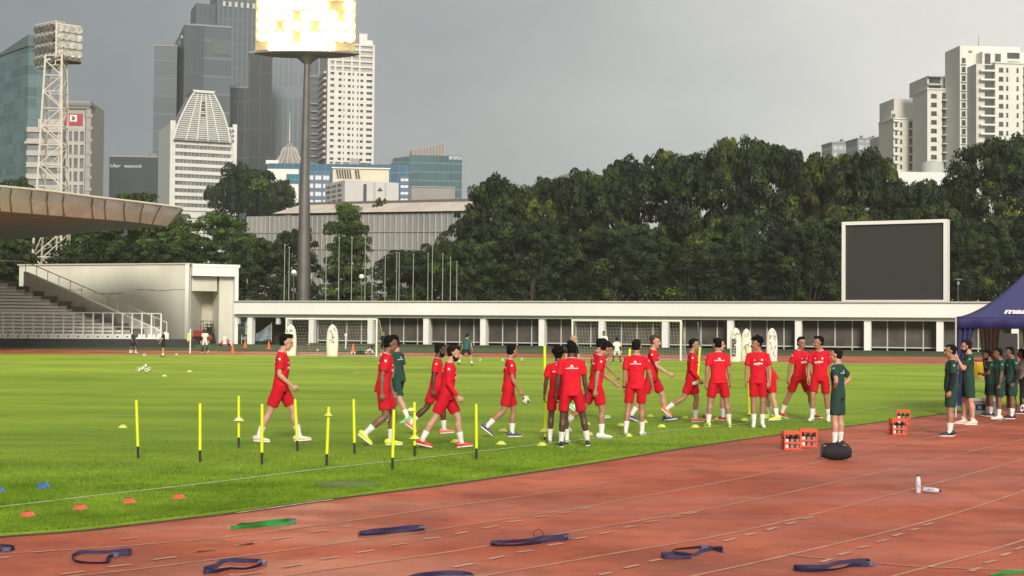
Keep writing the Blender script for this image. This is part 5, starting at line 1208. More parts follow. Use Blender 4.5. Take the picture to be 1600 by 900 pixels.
band([(1034, 869), (1060, 867), (1085, 869), (1100, 863), (1126, 859), (1128, 864), (1104, 858), (1070, 859), (1052, 861), (1050, 866), (1080, 873), (1040, 874)], m_nav, 'navy resistance band with an open loop left of the last lane marks', .035)
band([(1240, 889), (1265, 890), (1290, 889), (1310, 883), (1355, 880), (1357, 886), (1330, 887), (1305, 892), (1270, 895), (1243, 893)], m_nav, 'navy resistance band at the lower right of the track', .045)
band([(640, 908), (665, 902), (700, 900), (730, 901), (731, 908), (700, 912), (660, 916)], m_nav, 'navy resistance band cut by the bottom edge of the frame', .05)
band([(1545, 905), (1580, 898), (1620, 897), (1660, 900), (1650, 912), (1600, 914), (1560, 912)], m_gr, 'green resistance band cut by the lower right corner of the frame', .04)

# bottle crates
m_org = mat('crate_orange', (.75, .075, .03), .45); m_bot = mat('bottle_clear', (.35, .22, .17), .25); m_lid = mat('bottle_black', (.015, .015, .015), .5); m_lab = mat('label_white', (.75, .72, .68), .6)
def crate(u, v, lab, rz, lower, short=''):
    p = G(u, v, 0); t = thing('bottle_carrier', lab, 'bottle carrier', p, rz, 'orange bottle carriers'); Wc, Dc = .29, .22
    g = MB()
    for z in (.0, .10): g.box(-Wc / 2, Wc / 2, -Dc / 2, -Dc / 2 + .015, z, z + .03); g.box(-Wc / 2, Wc / 2, Dc / 2 - .015, Dc / 2, z, z + .03); g.box(-Wc / 2, -Wc / 2 + .015, -Dc / 2 + .016, Dc / 2 - .016, z, z + .03); g.box(Wc / 2 - .015, Wc / 2, -Dc / 2 + .016, Dc / 2 - .016, z, z + .03)
    g.box(-Wc / 2 + .016, Wc / 2 - .016, -Dc / 2 + .016, Dc / 2 - .016, 0, .012)
    for x in (-Wc / 2 + .012, Wc / 2 - .012):
        for y in (-Dc / 2 + .02, Dc / 2 - .02): g.box(x - .01, x + .01, y - .01, y + .01, .031, .26)
    g.build('frame', m_org, t)
    g = MB(); g.prism([(-.16, 0), (.16, 0), (.14, .05), (-.14, .05)], -.10, .10, 'y', mtx=Matrix.Translation((0, 0, .26))); g.build('top_tray', m_org, t)
    for i in range(3):
        for j in range(2):
            x = -.092 + i * .092; y = -.05 + j * .10
            b = thing('drink_bottle', 'drink bottle %s %s in %s' % (('front', 'rear')[j], ('left', 'middle', 'right')[i], short), 'bottle', p + Matrix.Rotation(rz, 3, 'Z') @ Vector((x, y, .014)), rz, 'bottles in the carriers')
            g = MB(); g.lathe([(.034, 0), (.036, .02), (.033, .09), (.036, .12), (.034, .165)], 12); bo = g.build('body', m_bot if (i + j) % 3 else m_lab, b, True)
            g = MB(); g.lathe([(.037, .166), (.037, .19), (.015, .20), (.013, .225)], 12); g.build('cap', m_lid, b, True)
crate(1236, 702, 'orange bottle carrier left of the black speaker', .1, 1, 'the carrier farthest left')
crate(1263, 698, 'orange bottle carrier touching the other, beside the black speaker', -.1, 0, 'the carrier nearest the speaker')
crate(1403, 679, 'nearer orange bottle carrier between the speaker and the staff', .1, 0, 'the nearer carrier left of the staff')
crate(1411, 663, 'farther orange bottle carrier between the speaker and the staff', -.2, 0, 'the farther carrier left of the staff')
# water bottles on the track
def water(u, v, lab, lie):
    t = thing('water_bottle', lab, 'water bottle', G(u, v, 0) + Vector((0, 0, .036 if lie else 0)), 0, None)
    if lie: t.rotation_euler = (R(90), 0, R(52))
    g = MB(); g.lathe([(.028, 0), (.033, .01), (.033, .15), (.026, .185), (.014, .205)], 14); b = g.build('body', mat('clear_plastic', (.62, .60, .60), .15), t, True)
    g = MB(); g.lathe([(.0335, .06), (.0335, .13)], 14, cap=False); g.build('label', mat('bottle_label', (.10, .12, .30), .5, col2=(.8, .8, .8), vscale=30), b)
    g = MB(); g.lathe([(.016, .206), (.016, .225), (.01, .228)], 12); g.build('cap', mat('cap_dark', (.03, .04, .10), .5), b)
water(1434.5, 770, 'plastic water bottle standing upright on the track', False)
water(1443, 769.5, 'plastic water bottle lying on its side beside the upright one', True)
# portable speaker
p = G(1307, 719, 0); t = thing('portable_speaker', 'black oval portable speaker on the track in front of the coach', 'speaker', p, R(-8)); t.scale = (.84, .84, .84)
g = MB()
prof = []
for i in range(17):
    s_ = i / 16; x = -.27 + .54 * s_; r_ = .145 * (1 - abs(2 * s_ - 1) ** 2.6 * .42); prof.append((r_, x))
g.lathe([(.09, -.275)] + prof + [(.05, .275)], 28, mtx=Matrix.Translation((0, 0, .145)) @ Matrix.Rotation(R(90), 4, 'Y') @ Matrix.Diagonal((.98, .92, 1, 1)))
sb = g.build('body', mat('speaker_cloth', (.012, .012, .013), .8, bump=.4, bscale=180), t, True)
g = MB(); g.tube([(-.25, 0, .20), (-.27, 0, .27), (-.2, 0, .30), (0, 0, .315), (.18, 0, .30), (.24, 0, .24)], .016, 8); g.build('handle', m_blk, sb, True)
g = MB(); g.lathe([(.095, -.29), (.105, -.27), (.10, -.262)], 24, mtx=Matrix.Translation((0, 0, .145)) @ Matrix.Rotation(R(90), 4, 'Y')); g.build('end_cone', mat('speaker_grey', (.05, .05, .05), .35), sb, True)
g = MB(); g.lathe([(.012, 0), (.012, .004)], 12, mtx=Matrix.Translation((0, -.02, .331))); g.build('button', m_org, sb)

# canopy tent
C0 = G(1497, 652, 0); Yt = C0.y; W_ = 3.0
mtent = mat('tent_navy', (.045, .045, .15), .7, var=.08, vscale=1.5); mval = mat('tent_valance', (.020, .018, .11), .7, var=.15, vscale=2); mwh = mat('tent_print', (.72, .72, .72), .6); mgold = mat('tent_gold', (.75, .42, .06), .5)
zc = PY(1492, 495, Yt).z; zv = PY(1492, 513, Yt).z
Yt2 = Yt + 3.0
t = thing('canopy_tent', 'dark blue pop up canopy tent with white lettering at the right edge', 'tent', (C0.x - .05, Yt, 0), R(-18))
pk = (1.75, 1.5, zc + 1.28)
g = MB(); n = 14; W_ = 3.5
def roofp(cx, cy, s_):  # from eave (s=0) to peak (s=1), sagging
    z = zc + (pk[2] - zc) * (s_ ** 1.55); return (cx + (pk[0] - cx) * s_, cy + (pk[1] - cy) * s_, z)
co = [(0, 0), (W_, 0), (W_, 3), (0, 3)]
vs = []; fs = []
for q in range(4):
    a, b = co[q], co[(q + 1) % 4]; k0 = len(vs); m_ = 12
    for i in range(n + 1):
        s_ = i / n
        for j in range(m_ + 1):
            r_ = j / m_; cx = a[0] + (b[0] - a[0]) * r_; cy = a[1] + (b[1] - a[1]) * r_; P_ = roofp(cx, cy, s_); dip = -.05 * math.sin(math.pi * r_) * (1 - s_) * 0 + .03 * math.sin(math.pi * r_) * math.sin(math.pi * s_); vs.append((P_[0], P_[1], P_[2] - dip))
    for i in range(n):
        for j in range(m_): x = k0 + i * (m_ + 1) + j; fs.append((x, x + 1, x + m_ + 2, x + m_ + 1))
g.add(vs, fs); rf = g.build('roof', mtent, t, True)
sd_ = rf.modifiers.new('thick', 'SOLIDIFY'); sd_.thickness = .01
g = MB()
for q in range(4):
    a, b = co[q], co[(q + 1) % 4]; k0 = 40; vs = []
    for i in range(k0 + 1):
        r_ = i / k0; wv = .02 * math.sin(r_ * 40 + q); cx = a[0] + (b[0] - a[0]) * r_; cy = a[1] + (b[1] - a[1]) * r_; nx_, ny_ = (b[1] - a[1]), -(b[0] - a[0]); l_ = math.hypot(nx_, ny_)
        for zz, o_ in ((zc - .005, 0.012), (zc - .1, .012 + wv), (zv + .0, .012 + wv * .8)): vs.append((cx + nx_ / l_ * o_, cy + ny_ / l_ * o_, zz))
    g.add(vs, [(i * 3 + j, i * 3 + 3 + j, i * 3 + 4 + j, i * 3 + 1 + j) for i in range(k0) for j in range(2)])
vl = g.build('valance', mval, t, True)
sd_ = vl.modifiers.new('thick', 'SOLIDIFY'); sd_.thickness = .006
for (x, y) in co: g = MB(); g.box(x - .02, x + .02, y - .02, y + .02, 0, zc); g.build('leg', mat('tent_leg', (.5, .5, .5), .4, .5), t)
# gathered side curtain at the near left leg
g = MB(); vs = []; n = 24
for i in range(n + 1):
    r_ = i / n
    for j in range(9):
        s_ = j / 8; wd = .42 * (1 - .62 * s_ ** .7); x = -.01 + wd * r_; y = .05 + .05 * math.sin(r_ * 22) * (1 - .5 * s_); vs.append((x, y, zv + .02 - (zv - .25) * s_))
g.add(vs, [(i * 9 + j, (i + 1) * 9 + j, (i + 1) * 9 + j + 1, i * 9 + j + 1) for i in range(n) for j in range(8)]); g.build('gathered_curtain', mtent, t, True)
for (x, y, w_) in ((.75, 2.85, .55), (1.75, 2.9, .5), (2.7, 2.9, .8)):
    g = MB(); vs = []
    for i in range(n + 1):
        r_ = i / n
        for j in range(9): s_ = j / 8; xx = x + w_ * (r_ - .5) * (1 - .6 * s_); vs.append((xx, y + .05 * math.sin(r_ * 30), zc - .02 - (zc - .7) * s_))
    g.add(vs, [(i * 9 + j, (i + 1) * 9 + j, (i + 1) * 9 + j + 1, i * 9 + j + 1) for i in range(n) for j in range(8)]); g.build('rear_curtain', mat('tent_inner', (.40, .36, .40), .8), t, True)
# lettering lies on the front slope, near the eave
s_ = .34; xx = 1.10
a_ = Vector(roofp(xx, 0, .10)); b_2 = Vector(roofp(xx, 0, .42)); up_ = (b_2 - a_); up_.x = 0; up_.normalize(); ce = (a_ + b_2) / 2 + Vector((.03, -.02, .0))
tx = Vector((1, 0, 0)); nn = tx.cross(up_); mm = Matrix((tx, up_, nn)).transposed().to_4x4(); 
def onroof(x, s_, lift): P_ = Vector(roofp(x, 0, s_)); P_.x = x; return Matrix.Translation(P_ + nn * lift) @ mm
text_mesh('mandiri', .32, mwh, 'lettering', rf, onroof(1.55, .20, .035), .25, .003, .014)
g = MB(); pts = [(.0, 0), (.35, .10), (.62, .02), (.95, .12), (.93, .19), (.62, .10), (.34, .19), (.04, .07)]
g.prism(pts, 0, .006, 'z', mtx=onroof(1.68, .34, .03)); g.build('gold_ribbon', mgold, rf)
# things in and around the tent
def table(u, v, w, d_, h, lab, rz=0):
    p = G(u, v, 0); t = thing('folding_table', lab, 'table', p, rz); g = MB(); g.box(-w / 2, w / 2, -d_ / 2, d_ / 2, h - .04, h); g.build('tabletop', mat('table_white', (.70, .69, .64), .5), t)
    for x in (-w / 2 + .1, w / 2 - .1):
        g = MB(); g.tube([(x, -d_ / 2 + .06, h - .04), (x + .04, -d_ / 2 + .02, 0), (x + .04, d_ / 2 - .02, 0), (x, d_ / 2 - .06, h - .04)], .014, 6); g.build('leg', m_blk, t)
    return p, t
ptab, _t = table(1541, 634, 1.1, .6, .74, 'white folding table carrying the yellow drink dispenser')
p = ptab + Vector((-.25, .0, .742)); t = thing('drink_dispenser', 'yellow drink dispenser with a red lid on the folding table', 'drink dispenser', p)
g = MB(); g.lathe([(.16, 0), (.175, .03), (.17, .22), (.18, .25), (.175, .42), (.165, .45)], 24); b = g.build('barrel', mat('cooler_yellow', (.80, .50, .02), .45), t, True)
g = MB(); g.lathe([(.17, .451), (.178, .47), (.17, .50), (.08, .52), (.02, .52)], 24); g.build('lid', mat('lid_red', (.35, .03, .02), .45), b, True)
g = MB(); g.box(-.02, .02, -.22, -.165, .04, .09); g.build('spigot', m_white, b)
p = ptab + Vector((.17, .02, .742)); t = thing('drink_dispenser', 'second yellow dispenser partly hidden behind the arm crossing man', 'drink dispenser', p); g = MB(); g.lathe([(.14, 0), (.15, .03), (.15, .34), (.14, .36)], 24); b = g.build('barrel', mat('cooler_yellow', (.80, .50, .02), .45), t, True); g = MB(); g.lathe([(.145, .361), (.15, .38), (.02, .40)], 24); g.build('lid', m_white, b)
p = G(1532, 648, 0); t = thing('cool_box', 'grey cool box with a white lid on the track below the folding table', 'cool box', p, 0)
g = MB(); g.prism([(-.33, 0), (.33, 0), (.36, .34), (-.36, .34)], -.2, .2, 'y'); b = g.build('tub', mat('cool_grey', (.24, .25, .25), .5), t)
g = MB(); g.box(-.375, .375, -.215, .215, .342, .40); g.build('lid', mat('cool_white', (.70, .69, .64), .5), t)
g = MB(); g.box(-.18, .18, -.21, -.202, .12, .26); g.build('label_panel', m_blk, b); g = MB(); g.box(-.13, -.05, -.214, -.2105, .15, .22); g.build('label_mark', mat('mark_blue', (.05, .3, .45), .5), b); g = MB(); g.prism([(.02, .15), (.13, .16), (.10, .22)], -.214, -.2105, 'y'); g.build('label_mark', m_org, b)
ptab, _t = table(1602, 640, 1.0, .6, .74, 'folding table loaded with bags cut by the right edge of the frame', .1)
for i, (dx, dz, lab) in enumerate(((-.25, 0, 'crumpled white bag on the right table, left of two'), (.1, 0, 'crumpled white bag on the right table, right of two'))):
    t = thing('bag', lab, 'bag', ptab + Vector((dx, -.05, .742)), 0); g = MB(); rr = random.Random(i); g.lathe([(.09, 0), (.14 + .02 * rr.random(), .05), (.12, .12), (.05, .17), (.03, .19)], 9); g.build('sack', mat('bag_white', (.6, .58, .55), .6), t)
p = G(1571, 618, 0); t = thing('flight_case', 'tall black case standing at the back of the tent', 'case', p, 0)
g = MB(); g.box(-.32, .32, -.2, .2, .12, 1.95); b = g.build('shell', m_blk, t); g = MB()
for x in (-.32, .3): g.box(x, x + .02, -.21, -.2, .12, 1.95)
g.build('edge_trim', mat('case_trim', (.10, .10, .10), .4), b); g = MB()
for x in (-.25, .25): g.cyl((x, -.03, .06), (x, .03, .06), .06, n=12)
g.build('wheel', m_blk, t)
# ================================================================== PEOPLE
def cloth(name, col, var=.12): return mat(name, col, .85, var=var, vscale=5, bump=.25, bscale=30, spec=.2)
m_red = cloth('jersey_red', (.64, .012, .026)); m_redsh = cloth('shorts_red', (.53, .008, .020)); m_grn = cloth('staff_green', (.022, .060, .048)); m_grnsh = cloth('staff_shorts', (.020, .052, .044))
m_bshirt = cloth('black_shirt', (.018, .020, .026)); m_wshirt = cloth('white_shirt', (.74, .72, .66)); m_teal = cloth('teal_shirt', (.03, .11, .11)); m_greyshirt = cloth('grey_shirt', (.35, .34, .33))
m_sock = cloth('white_sock', (.78, .75, .72)); m_bsock = cloth('black_sock', (.02, .02, .02)); m_print = mat('jersey_print', (.80, .74, .70), .7); m_collar = mat('collar_pink', (.80, .42, .36), .8); m_gcollar = mat('collar_tan', (.42, .36, .24), .8)
SKIN = {'light': mat('skin_light', (.52, .28, .19), .55, var=.08, vscale=8), 'tan': mat('skin_tan', (.36, .18, .11), .55, var=.08, vscale=8), 'brown': mat('skin_brown', (.20, .095, .055), .5, var=.1, vscale=8), 'dark': mat('skin_dark', (.085, .038, .022), .5, var=.1, vscale=8)}
HAIR = {'black': mat('hair_black', (.006, .0055, .0055), .8, spec=.15, bump=.6, bscale=70), 'brown': mat('hair_brown', (.055, .028, .014), .6, bump=.6, bscale=70), 'dark': mat('hair_dark', (.014, .009, .007), .8, spec=.15, bump=.6, bscale=70)}
BOOT = {'yellow': mat('boot_yellow', (.68, .75, .03), .4), 'orange': mat('boot_orange', (.85, .16, .07), .4), 'pink': mat('boot_pink', (.85, .18, .16), .4), 'white': mat('boot_white', (.78, .76, .72), .4), 'black': mat('boot_black', (.02, .02, .025), .4), 'purple': mat('boot_purple', (.07, .06, .18), .4), 'red': mat('boot_red', (.65, .04, .03), .4), 'green': mat('boot_green', (.18, .62, .25), .4), 'cream': mat('boot_cream', (.70, .60, .50), .4)}
m_eyew = mat('eye_white', (.42, .38, .35), .5); m_iris = mat('eye_dark', (.02, .012, .01), .2); m_lip = mat('lips', (.32, .10, .08), .5); m_watch = mat('watch_black', (.012, .012, .012), .4)
def loft(bm, rings, hint, n=14, flat=(False, False)):
    """rings: (centre, rx along hint, ry across)"""
    R_ = []; N_ = len(rings)
    for i, (c, rx, ry) in enumerate(rings):
        c = Vector(c); t = (Vector(rings[min(i + 1, N_ - 1)][0]) - Vector(rings[max(i - 1, 0)][0])).normalized()
        ex = (hint - t * hint.dot(t)); ex = ex.normalized() if ex.length > 1e-4 else t.orthogonal().normalized(); ey = t.cross(ex)
        R_.append([bm.verts.new(c + ex * (rx * math.cos(a)) + ey * (ry * math.sin(a))) for a in [2 * math.pi * k / n for k in range(n)]])
        if i == 0: t0 = t
    for a, b in zip(R_, R_[1:]):
        for k in range(n): bm.faces.new((a[k], a[(k + 1) % n], b[(k + 1) % n], b[k]))
    for ring, (c, rx, ry), sgn, fl in ((R_[0], rings[0], -1, flat[0]), (R_[-1], rings[-1], 1, flat[1])):
        tt = t0 if sgn < 0 else t; p = bm.verts.new(Vector(c) + tt * sgn * (0.0 if fl else min(rx, ry) * .7))
        for k in range(n): bm.faces.new((ring[(k + 1) % n], ring[k], p) if sgn > 0 else (ring[k], ring[(k + 1) % n], p))
def ell(bm, c, r, rot=None, sub=2):
    M_ = Matrix.Translation(c) @ (rot.to_4x4() if rot else Matrix.Identity(4)) @ Matrix.Diagonal((*r, 1)); bmesh.ops.create_icosphere(bm, subdivisions=sub, radius=1, matrix=M_)
def finish(bm, name, m_, parent, voxel, smooth=2, wr=0.0, seed=0, wsc=9.0, stretch=1.0):
    bmesh.ops.recalc_face_normals(bm, faces=bm.faces); me = bpy.data.meshes.new('tmp'); bm.to_mesh(me); bm.free(); o = bpy.data.objects.new('tmp', me); COL.objects.link(o)
    md = o.modifiers.new('r', 'REMESH'); md.mode = 'VOXEL'; md.voxel_size = voxel
    if smooth: sm = o.modifiers.new('s', 'SMOOTH'); sm.factor = .6; sm.iterations = smooth
    m2 = bpy.data.meshes.new_from_object(o.evaluated_get(bpy.context.evaluated_depsgraph_get())); bpy.data.objects.remove(o); bpy.data.meshes.remove(me)
    if wr:
        n_ = len(m2.vertices); co = np.empty(n_ * 3); m2.vertices.foreach_get('co', co); co = co.reshape(-1, 3); no = np.empty(n_ * 3); m2.vertex_normals.foreach_get('vector', no); no = no.reshape(-1, 3); off = Vector((seed * 7.3, seed * 3.1, 0))
        dsp = np.array([noise.noise(Vector((p[0] * wsc, p[1] * wsc, p[2] * wsc * stretch)) + off) + .5 * noise.noise(Vector((p[0] * wsc * 2.3, p[1] * wsc * 2.3, p[2] * wsc * 1.6)) + off) for p in co]); co += no * (dsp * wr)[:, None]; m2.vertices.foreach_set('co', co.ravel())
    m2.materials.clear(); m2.materials.append(m_); m2.polygons.foreach_set('use_smooth', [True] * len(m2.polygons)); m2.name = name
    q = bpy.data.objects.new(name, m2); COL.objects.link(q); q.parent = parent; return q
def dirv(p, a, side): p, a = R(p), R(a); return Vector((math.sin(p) * math.cos(a), side * math.sin(a), -math.cos(p) * math.cos(a)))

def person(u, v, head_v, yaw, label, skin='tan', hair='black', top='red', short='red', boots='white', sock='white', legs=((0, 4, 0, 0), (0, 4, 0, 0)), arms=((0, 6, 8, 4), (0, 6, 8, 4)), lean=2, head=(0, 0), style='short', sleeve='short', beard=False, far=False, h=None, build=1.0, extra=(), gz=None, group=None, hands=(0, 0), long_trousers=False, prints=True, sockh=.17, twist=0):
    gz = FZ if gz is None else gz; P0 = G(u, v, gz); rng = random.Random(int(u * 7 + v)); rg = 1 if far else 0
    # skeleton for 1.80 m
    lh = .93; B = build * 1.04
    Rt = Matrix.Rotation(R(twist), 3, 'Z') @ Matrix.Rotation(R(lean), 3, 'Y')
    J = {}
    hips = [Vector((0, s * .092, 0)) for s in (-1, 1)]
    for i, s in enumerate((-1, 1)):
        th, ab, shn, fp = legs[i]; k = hips[i] + dirv(th, ab, s) * .43; a = k + dirv(shn, ab * .7, s) * .42; J['hip', i] = hips[i]; J['knee', i] = k; J['ank', i] = a
        fd = Vector((math.cos(R(fp)), s * .14, math.sin(R(fp)))).normalized(); fu = (Vector((0, s, 0)).cross(fd) * (-s if True else 1)); fu = Vector((-math.sin(R(fp)), 0, math.cos(R(fp)))); J['fd', i] = fd; J['fu', i] = fu
    low = min(min((J['ank', i] - J['fu', i] * .085 + J['fd', i] * x).z for x in (-.07, .05, .17)) for i in (0, 1)); pz = -low
    def up(vv): return vv + Vector((0, 0, pz))
    for k_ in list(J):
        if k_[0] in ('hip', 'knee', 'ank'): J[k_] = up(J[k_])
    pel = Vector((0, 0, pz + .04))
    def T(x, y, z): return pel + Rt @ Vector((x, y, z))
    neck = T(-.010, 0, .497); hy, hp = head; Rh = Rt @ Matrix.Rotation(R(hy), 3, 'Z') @ Matrix.Rotation(R(hp + 4) - R(lean) * .5, 3, 'Y')
    hc = neck + Rt @ Vector((.012, 0, .03)) + Rh @ Vector((.018, 0, .135))
    HS = 1.09
    def Hd(x, y, z): return hc + Rh @ Vector((x, y, z)) * HS
    htop = Hd(-.01, 0, .135).z
    if h is None:
        zt = PY(u, head_v, P0.y).z - gz; k = zt / htop
    else: k = h / 1.80
    root = thing('person', label, 'person', P0, R(yaw), group); sc = root; vox = .0085 if not far else .017
    S = Matrix.Diagonal((k, k, k, 1))
    kids = []
    def fin(bm, name, m_, voxel, *a, parent=None, **kw):
        bmesh.ops.transform(bm, matrix=S, verts=bm.verts); o = finish(bm, name, m_, parent or root, voxel, *a, **kw); return o
    sk = SKIN[skin]
    # ---- body: one continuous surface
    bm = bmesh.new()
    loft(bm, [(T(0, 0, -.06), .070, .105), (T(0, 0, .05), .072, .105), (T(.0, 0, .18), .07, .10), (T(0, 0, .32), .078, .12), (T(-.005, 0, .42), .068, .135), (T(-.01, 0, .48), .062, .115), (T(-.012, 0, .515), .055, .075)], Rt @ Vector((1, 0, 0)))
    nb = T(-.012, 0, .50); loft(bm, [(nb, .066 * B, .074 * B), (nb.lerp(Hd(-.02, 0, -.06), .5), .058 * B, .061 * B), (Hd(-.015, 0, -.04), .057, .058)], Rt @ Vector((1, 0, 0)))
    ell(bm, Hd(-.012, 0, .035), (.098, .077, .098), Rh, 3); ell(bm, Hd(.022, 0, -.035), (.070, .060, .078), Rh); ell(bm, Hd(.055, 0, -.088), (.026, .030, .021), Rh)
    ell(bm, Hd(.076, 0, .035), (.018, .050, .016), Rh, 1); ell(bm, Hd(.060, .034, -.015), (.024, .020, .022), Rh, 1); ell(bm, Hd(.060, -.034, -.015), (.024, .020, .022), Rh, 1)
    loft(bm, [(Hd(.082, 0, .028), .008, .009), (Hd(.100, 0, -.005), .012, .013), (Hd(.098, 0, -.022), .014, .018)], Rh @ Vector((1, 0, 0)), 8)
    for s in (-1, 1): ell(bm, Hd(-.004, s * .080, -.004), (.020, .009, .033), Rh, 1)
    wr_, hd_ = {}, {}
    for i, s in enumerate((-1, 1)):
        p1, a1, p2, a2 = arms[i]; sh = T(-.008, s * .170 * (.5 + .5 * B), .445); e = sh + Rt @ dirv(p1, a1, s) * .295; fdir = (Rt @ dirv(p2, a2, s)).normalized(); w = e + fdir * .255
        J['sh', i] = sh; J['el', i] = e; J['wr', i] = w; side = Rt @ Vector((0, 1, 0))
        ud = (e - sh).normalized()
        loft(bm, [(sh, .040 * B, .038 * B), (sh + ud * .08, .043 * B, .043 * B), (sh + ud * .20, .041 * B, .043 * B), (e, .036 * B, .037 * B)], Vector((1, 0, .01)))
        loft(bm, [(e, .036 * B, .037 * B), (e + fdir * .06, .041 * B, .039 * B), (e + fdir * .16, .032, .030), (w, .026, .021)], Vector((1, 0, .01)))
        # hand
        n_ = (Rt @ Vector((0, -s, 0))); n_ = (n_ - fdir * n_.dot(fdir)).normalized(); lat = n_.cross(fdir).normalized() * (1 if s > 0 else -1)
        lat_ref = Rt @ Vector((1, 0, .3))
        if lat.dot(lat_ref) < 0: lat = -lat
        pe = w + fdir * .09
        loft(bm, [(w, .024, .020), (w + fdir * .03, .036, .019), (w + fdir * .065, .042, .018), (pe, .040, .016)], lat, 10)
        curl = 22 + hands[i]
        for fi, (of, ln) in enumerate(((.032, .072), (.011, .082), (-.011, .076), (-.032, .060))):
            a_ = R(curl + fi * 6); b0 = pe + lat * of - fdir * .01; d1 = (fdir * math.cos(a_) + n_ * math.sin(a_) + lat * of * 1.6).normalized(); m1 = b0 + d1 * ln * .55; a2_ = a_ * 2.1; d2 = (fdir * math.cos(a2_) + n_ * math.sin(a2_) + lat * of).normalized(); loft(bm, [(b0, .0098, .0098), (m1, .0090, .0090), (m1 + d2 * ln * .5, .0075, .0075)], lat, 7)
        tb = w + fdir * .035 + lat * .03; td = (fdir * .8 + lat * .6 + n_ * .35).normalized(); loft(bm, [(tb, .013, .013), (tb + td * .035, .0115, .0115), (tb + (td + fdir * .4).normalized() * .065, .009, .009)], n_, 7)
    for i, s in enumerate((-1, 1)):
        hp_, kn, an = J['hip', i], J['knee', i], J['ank', i]; fwd = Vector((1, 0, .01)); td = (kn - hp_); sdv = (an - kn)
        loft(bm, [(hp_ + Vector((0, 0, .0)), .066 * B, .062 * B), (hp_ + td * .25, .074 * B, .070 * B), (hp_ + td * .6, .073 * B, .068 * B), (hp_ + td * .88, .058 * B, .055 * B), (kn, .056 * B, .053 * B)], fwd)
        back = Vector((-1, 0, 0)) * .012
        loft(bm, [(kn, .056 * B, .053 * B), (kn + sdv * .12, .051 * B, .050 * B), (kn + sdv * .32 + back, .061 * B, .056 * B), (kn + sdv * .6 + back * .5, .046 * B, .043 * B), (kn + sdv * .88, .034, .032), (an, .036, .034)], fwd)
        fd, fu = J['fd', i], J['fu', i]; loft(bm, [(an - fd * .03 - fu * .03, .025, .03), (an + fd * .04 - fu * .045, .03, .028), (an + fd * .12 - fu * .06, .032, .02)], Vector((0, 1, 0)), 10)
    body = fin(bm, 'body', sk, vox * k, 3 if not far else 1)
    # ---- shirt
    tm = {'red': m_red, 'green': m_grn, 'black': m_bshirt, 'white': m_wshirt, 'teal': m_teal, 'grey': m_greyshirt}[top]
    bm = bmesh.new(); fx = Rt @ Vector((1, 0, 0)); q = B * .91
    belly = .02 if B > 1.12 else 0
    loft(bm, [(T(0, 0, -.115), .132 * q, .176 * q), (T(0, 0, -.02), .128 * q + belly, .172 * q), (T(.004, 0, .10), .116 * q + belly, .158 * q), (T(.008, 0, .22), .120 * q, .166 * q), (T(.006, 0, .33), .128 * q, .182 * q), (T(-.002, 0, .40), .115 * q, .192 * q), (T(-.008, 0, .452), .092 * q, .172 * q), (T(-.012, 0, .492), .072, .112), (T(-.012, 0, .512), .064, .074)], fx, 20, (True, True))
    for i, s in enumerate((-1, 1)):
        sh, e, w = J['sh', i], J['el', i], J['wr', i]; ud = (e - sh).normalized(); fdv = (w - e).normalized(); inn = sh + Rt @ Vector((0, -s * .05, .0))
        if sleeve == 'short' or (isinstance(sleeve, int) and sleeve != i and sleeve < 5): loft(bm, [(inn, .072 * q, .062 * q), (sh, .068 * q, .062 * q), (sh + ud * .10, .066 * q, .062 * q), (sh + ud * .205, .068 * q, .065 * q)], Vector((1, 0, .01)), 14, (False, True))
        else: loft(bm, [(inn, .070 * q, .062 * q), (sh, .066 * q, .060 * q), (sh + ud * .15, .060 * q, .057 * q), (e, .052 * q, .050 * q), (e + fdv * .12, .050 * q, .047 * q), (w - fdv * .01, .038, .036)], Vector((1, 0, .01)), 14, (False, True))
    shirt = fin(bm, 'shirt' if sleeve != 'jacket' else 'jacket', tm, (.010 if not far else .018) * k, 2, wr=.012 if not far else .005, seed=u, wsc=8.0, stretch=.45)
    # collar
    if not far:
        g = MB(); cpts = [T(-.012 + .066 * math.cos(a), .073 * math.sin(a), .512 - .014 * math.cos(a)) * k for a in [2 * math.pi * j / 20 for j in range(21)]]; g.tube(cpts, .009 * k, 6); g.build('collar', m_collar if top == 'red' else (m_gcollar if top == 'green' else tm), shirt, True)
    # ---- shorts or trousers
    sm_ = {'red': m_redsh, 'green': m_grnsh, 'black': m_bshirt, 'white': m_wshirt}[short]
    bm = bmesh.new(); loft(bm, [(T(0, 0, .06), .112 * q, .158 * q), (T(0, 0, -.02), .120 * q, .170 * q), (Vector((0, 0, pz - .02)), .118 * q, .172 * q), (Vector((0, 0, pz - .09)), .09 * q, .13 * q)], Vector((1, 0, 0)), 18, (True, False))
    for i, s in enumerate((-1, 1)):
        hp_, kn, an = J['hip', i], J['knee', i], J['ank', i]; td = (kn - hp_); fr = .78 if top != 'green' else .86
        if long_trousers: loft(bm, [(hp_, .10 * q, .092 * q), (hp_ + td * .6, .080 * q, .075 * q), (kn, .066, .064), (kn.lerp(an, .5), .062, .06), (kn.lerp(an, .92), .05, .048)], Vector((1, 0, .01)), 14, (False, True))
        else: loft(bm, [(hp_ + Vector((0, 0, .02)), .100 * q, .090 * q), (hp_ + td * .3, .106 * q, .094 * q), (hp_ + td * .6, .105 * q, .092 * q), (hp_ + td * fr, .103 * q, .091 * q)], Vector((1, 0, .01)), 16, (False, True))
    fin(bm, 'shorts' if not long_trousers else 'trousers', sm_, (.010 if not far else .018) * k, 2, wr=.011 if not far else .004, seed=u + 3, wsc=8.5, stretch=.38)
    # ---- socks and boots
    bt = boots if isinstance(boots, tuple) else (boots, boots)
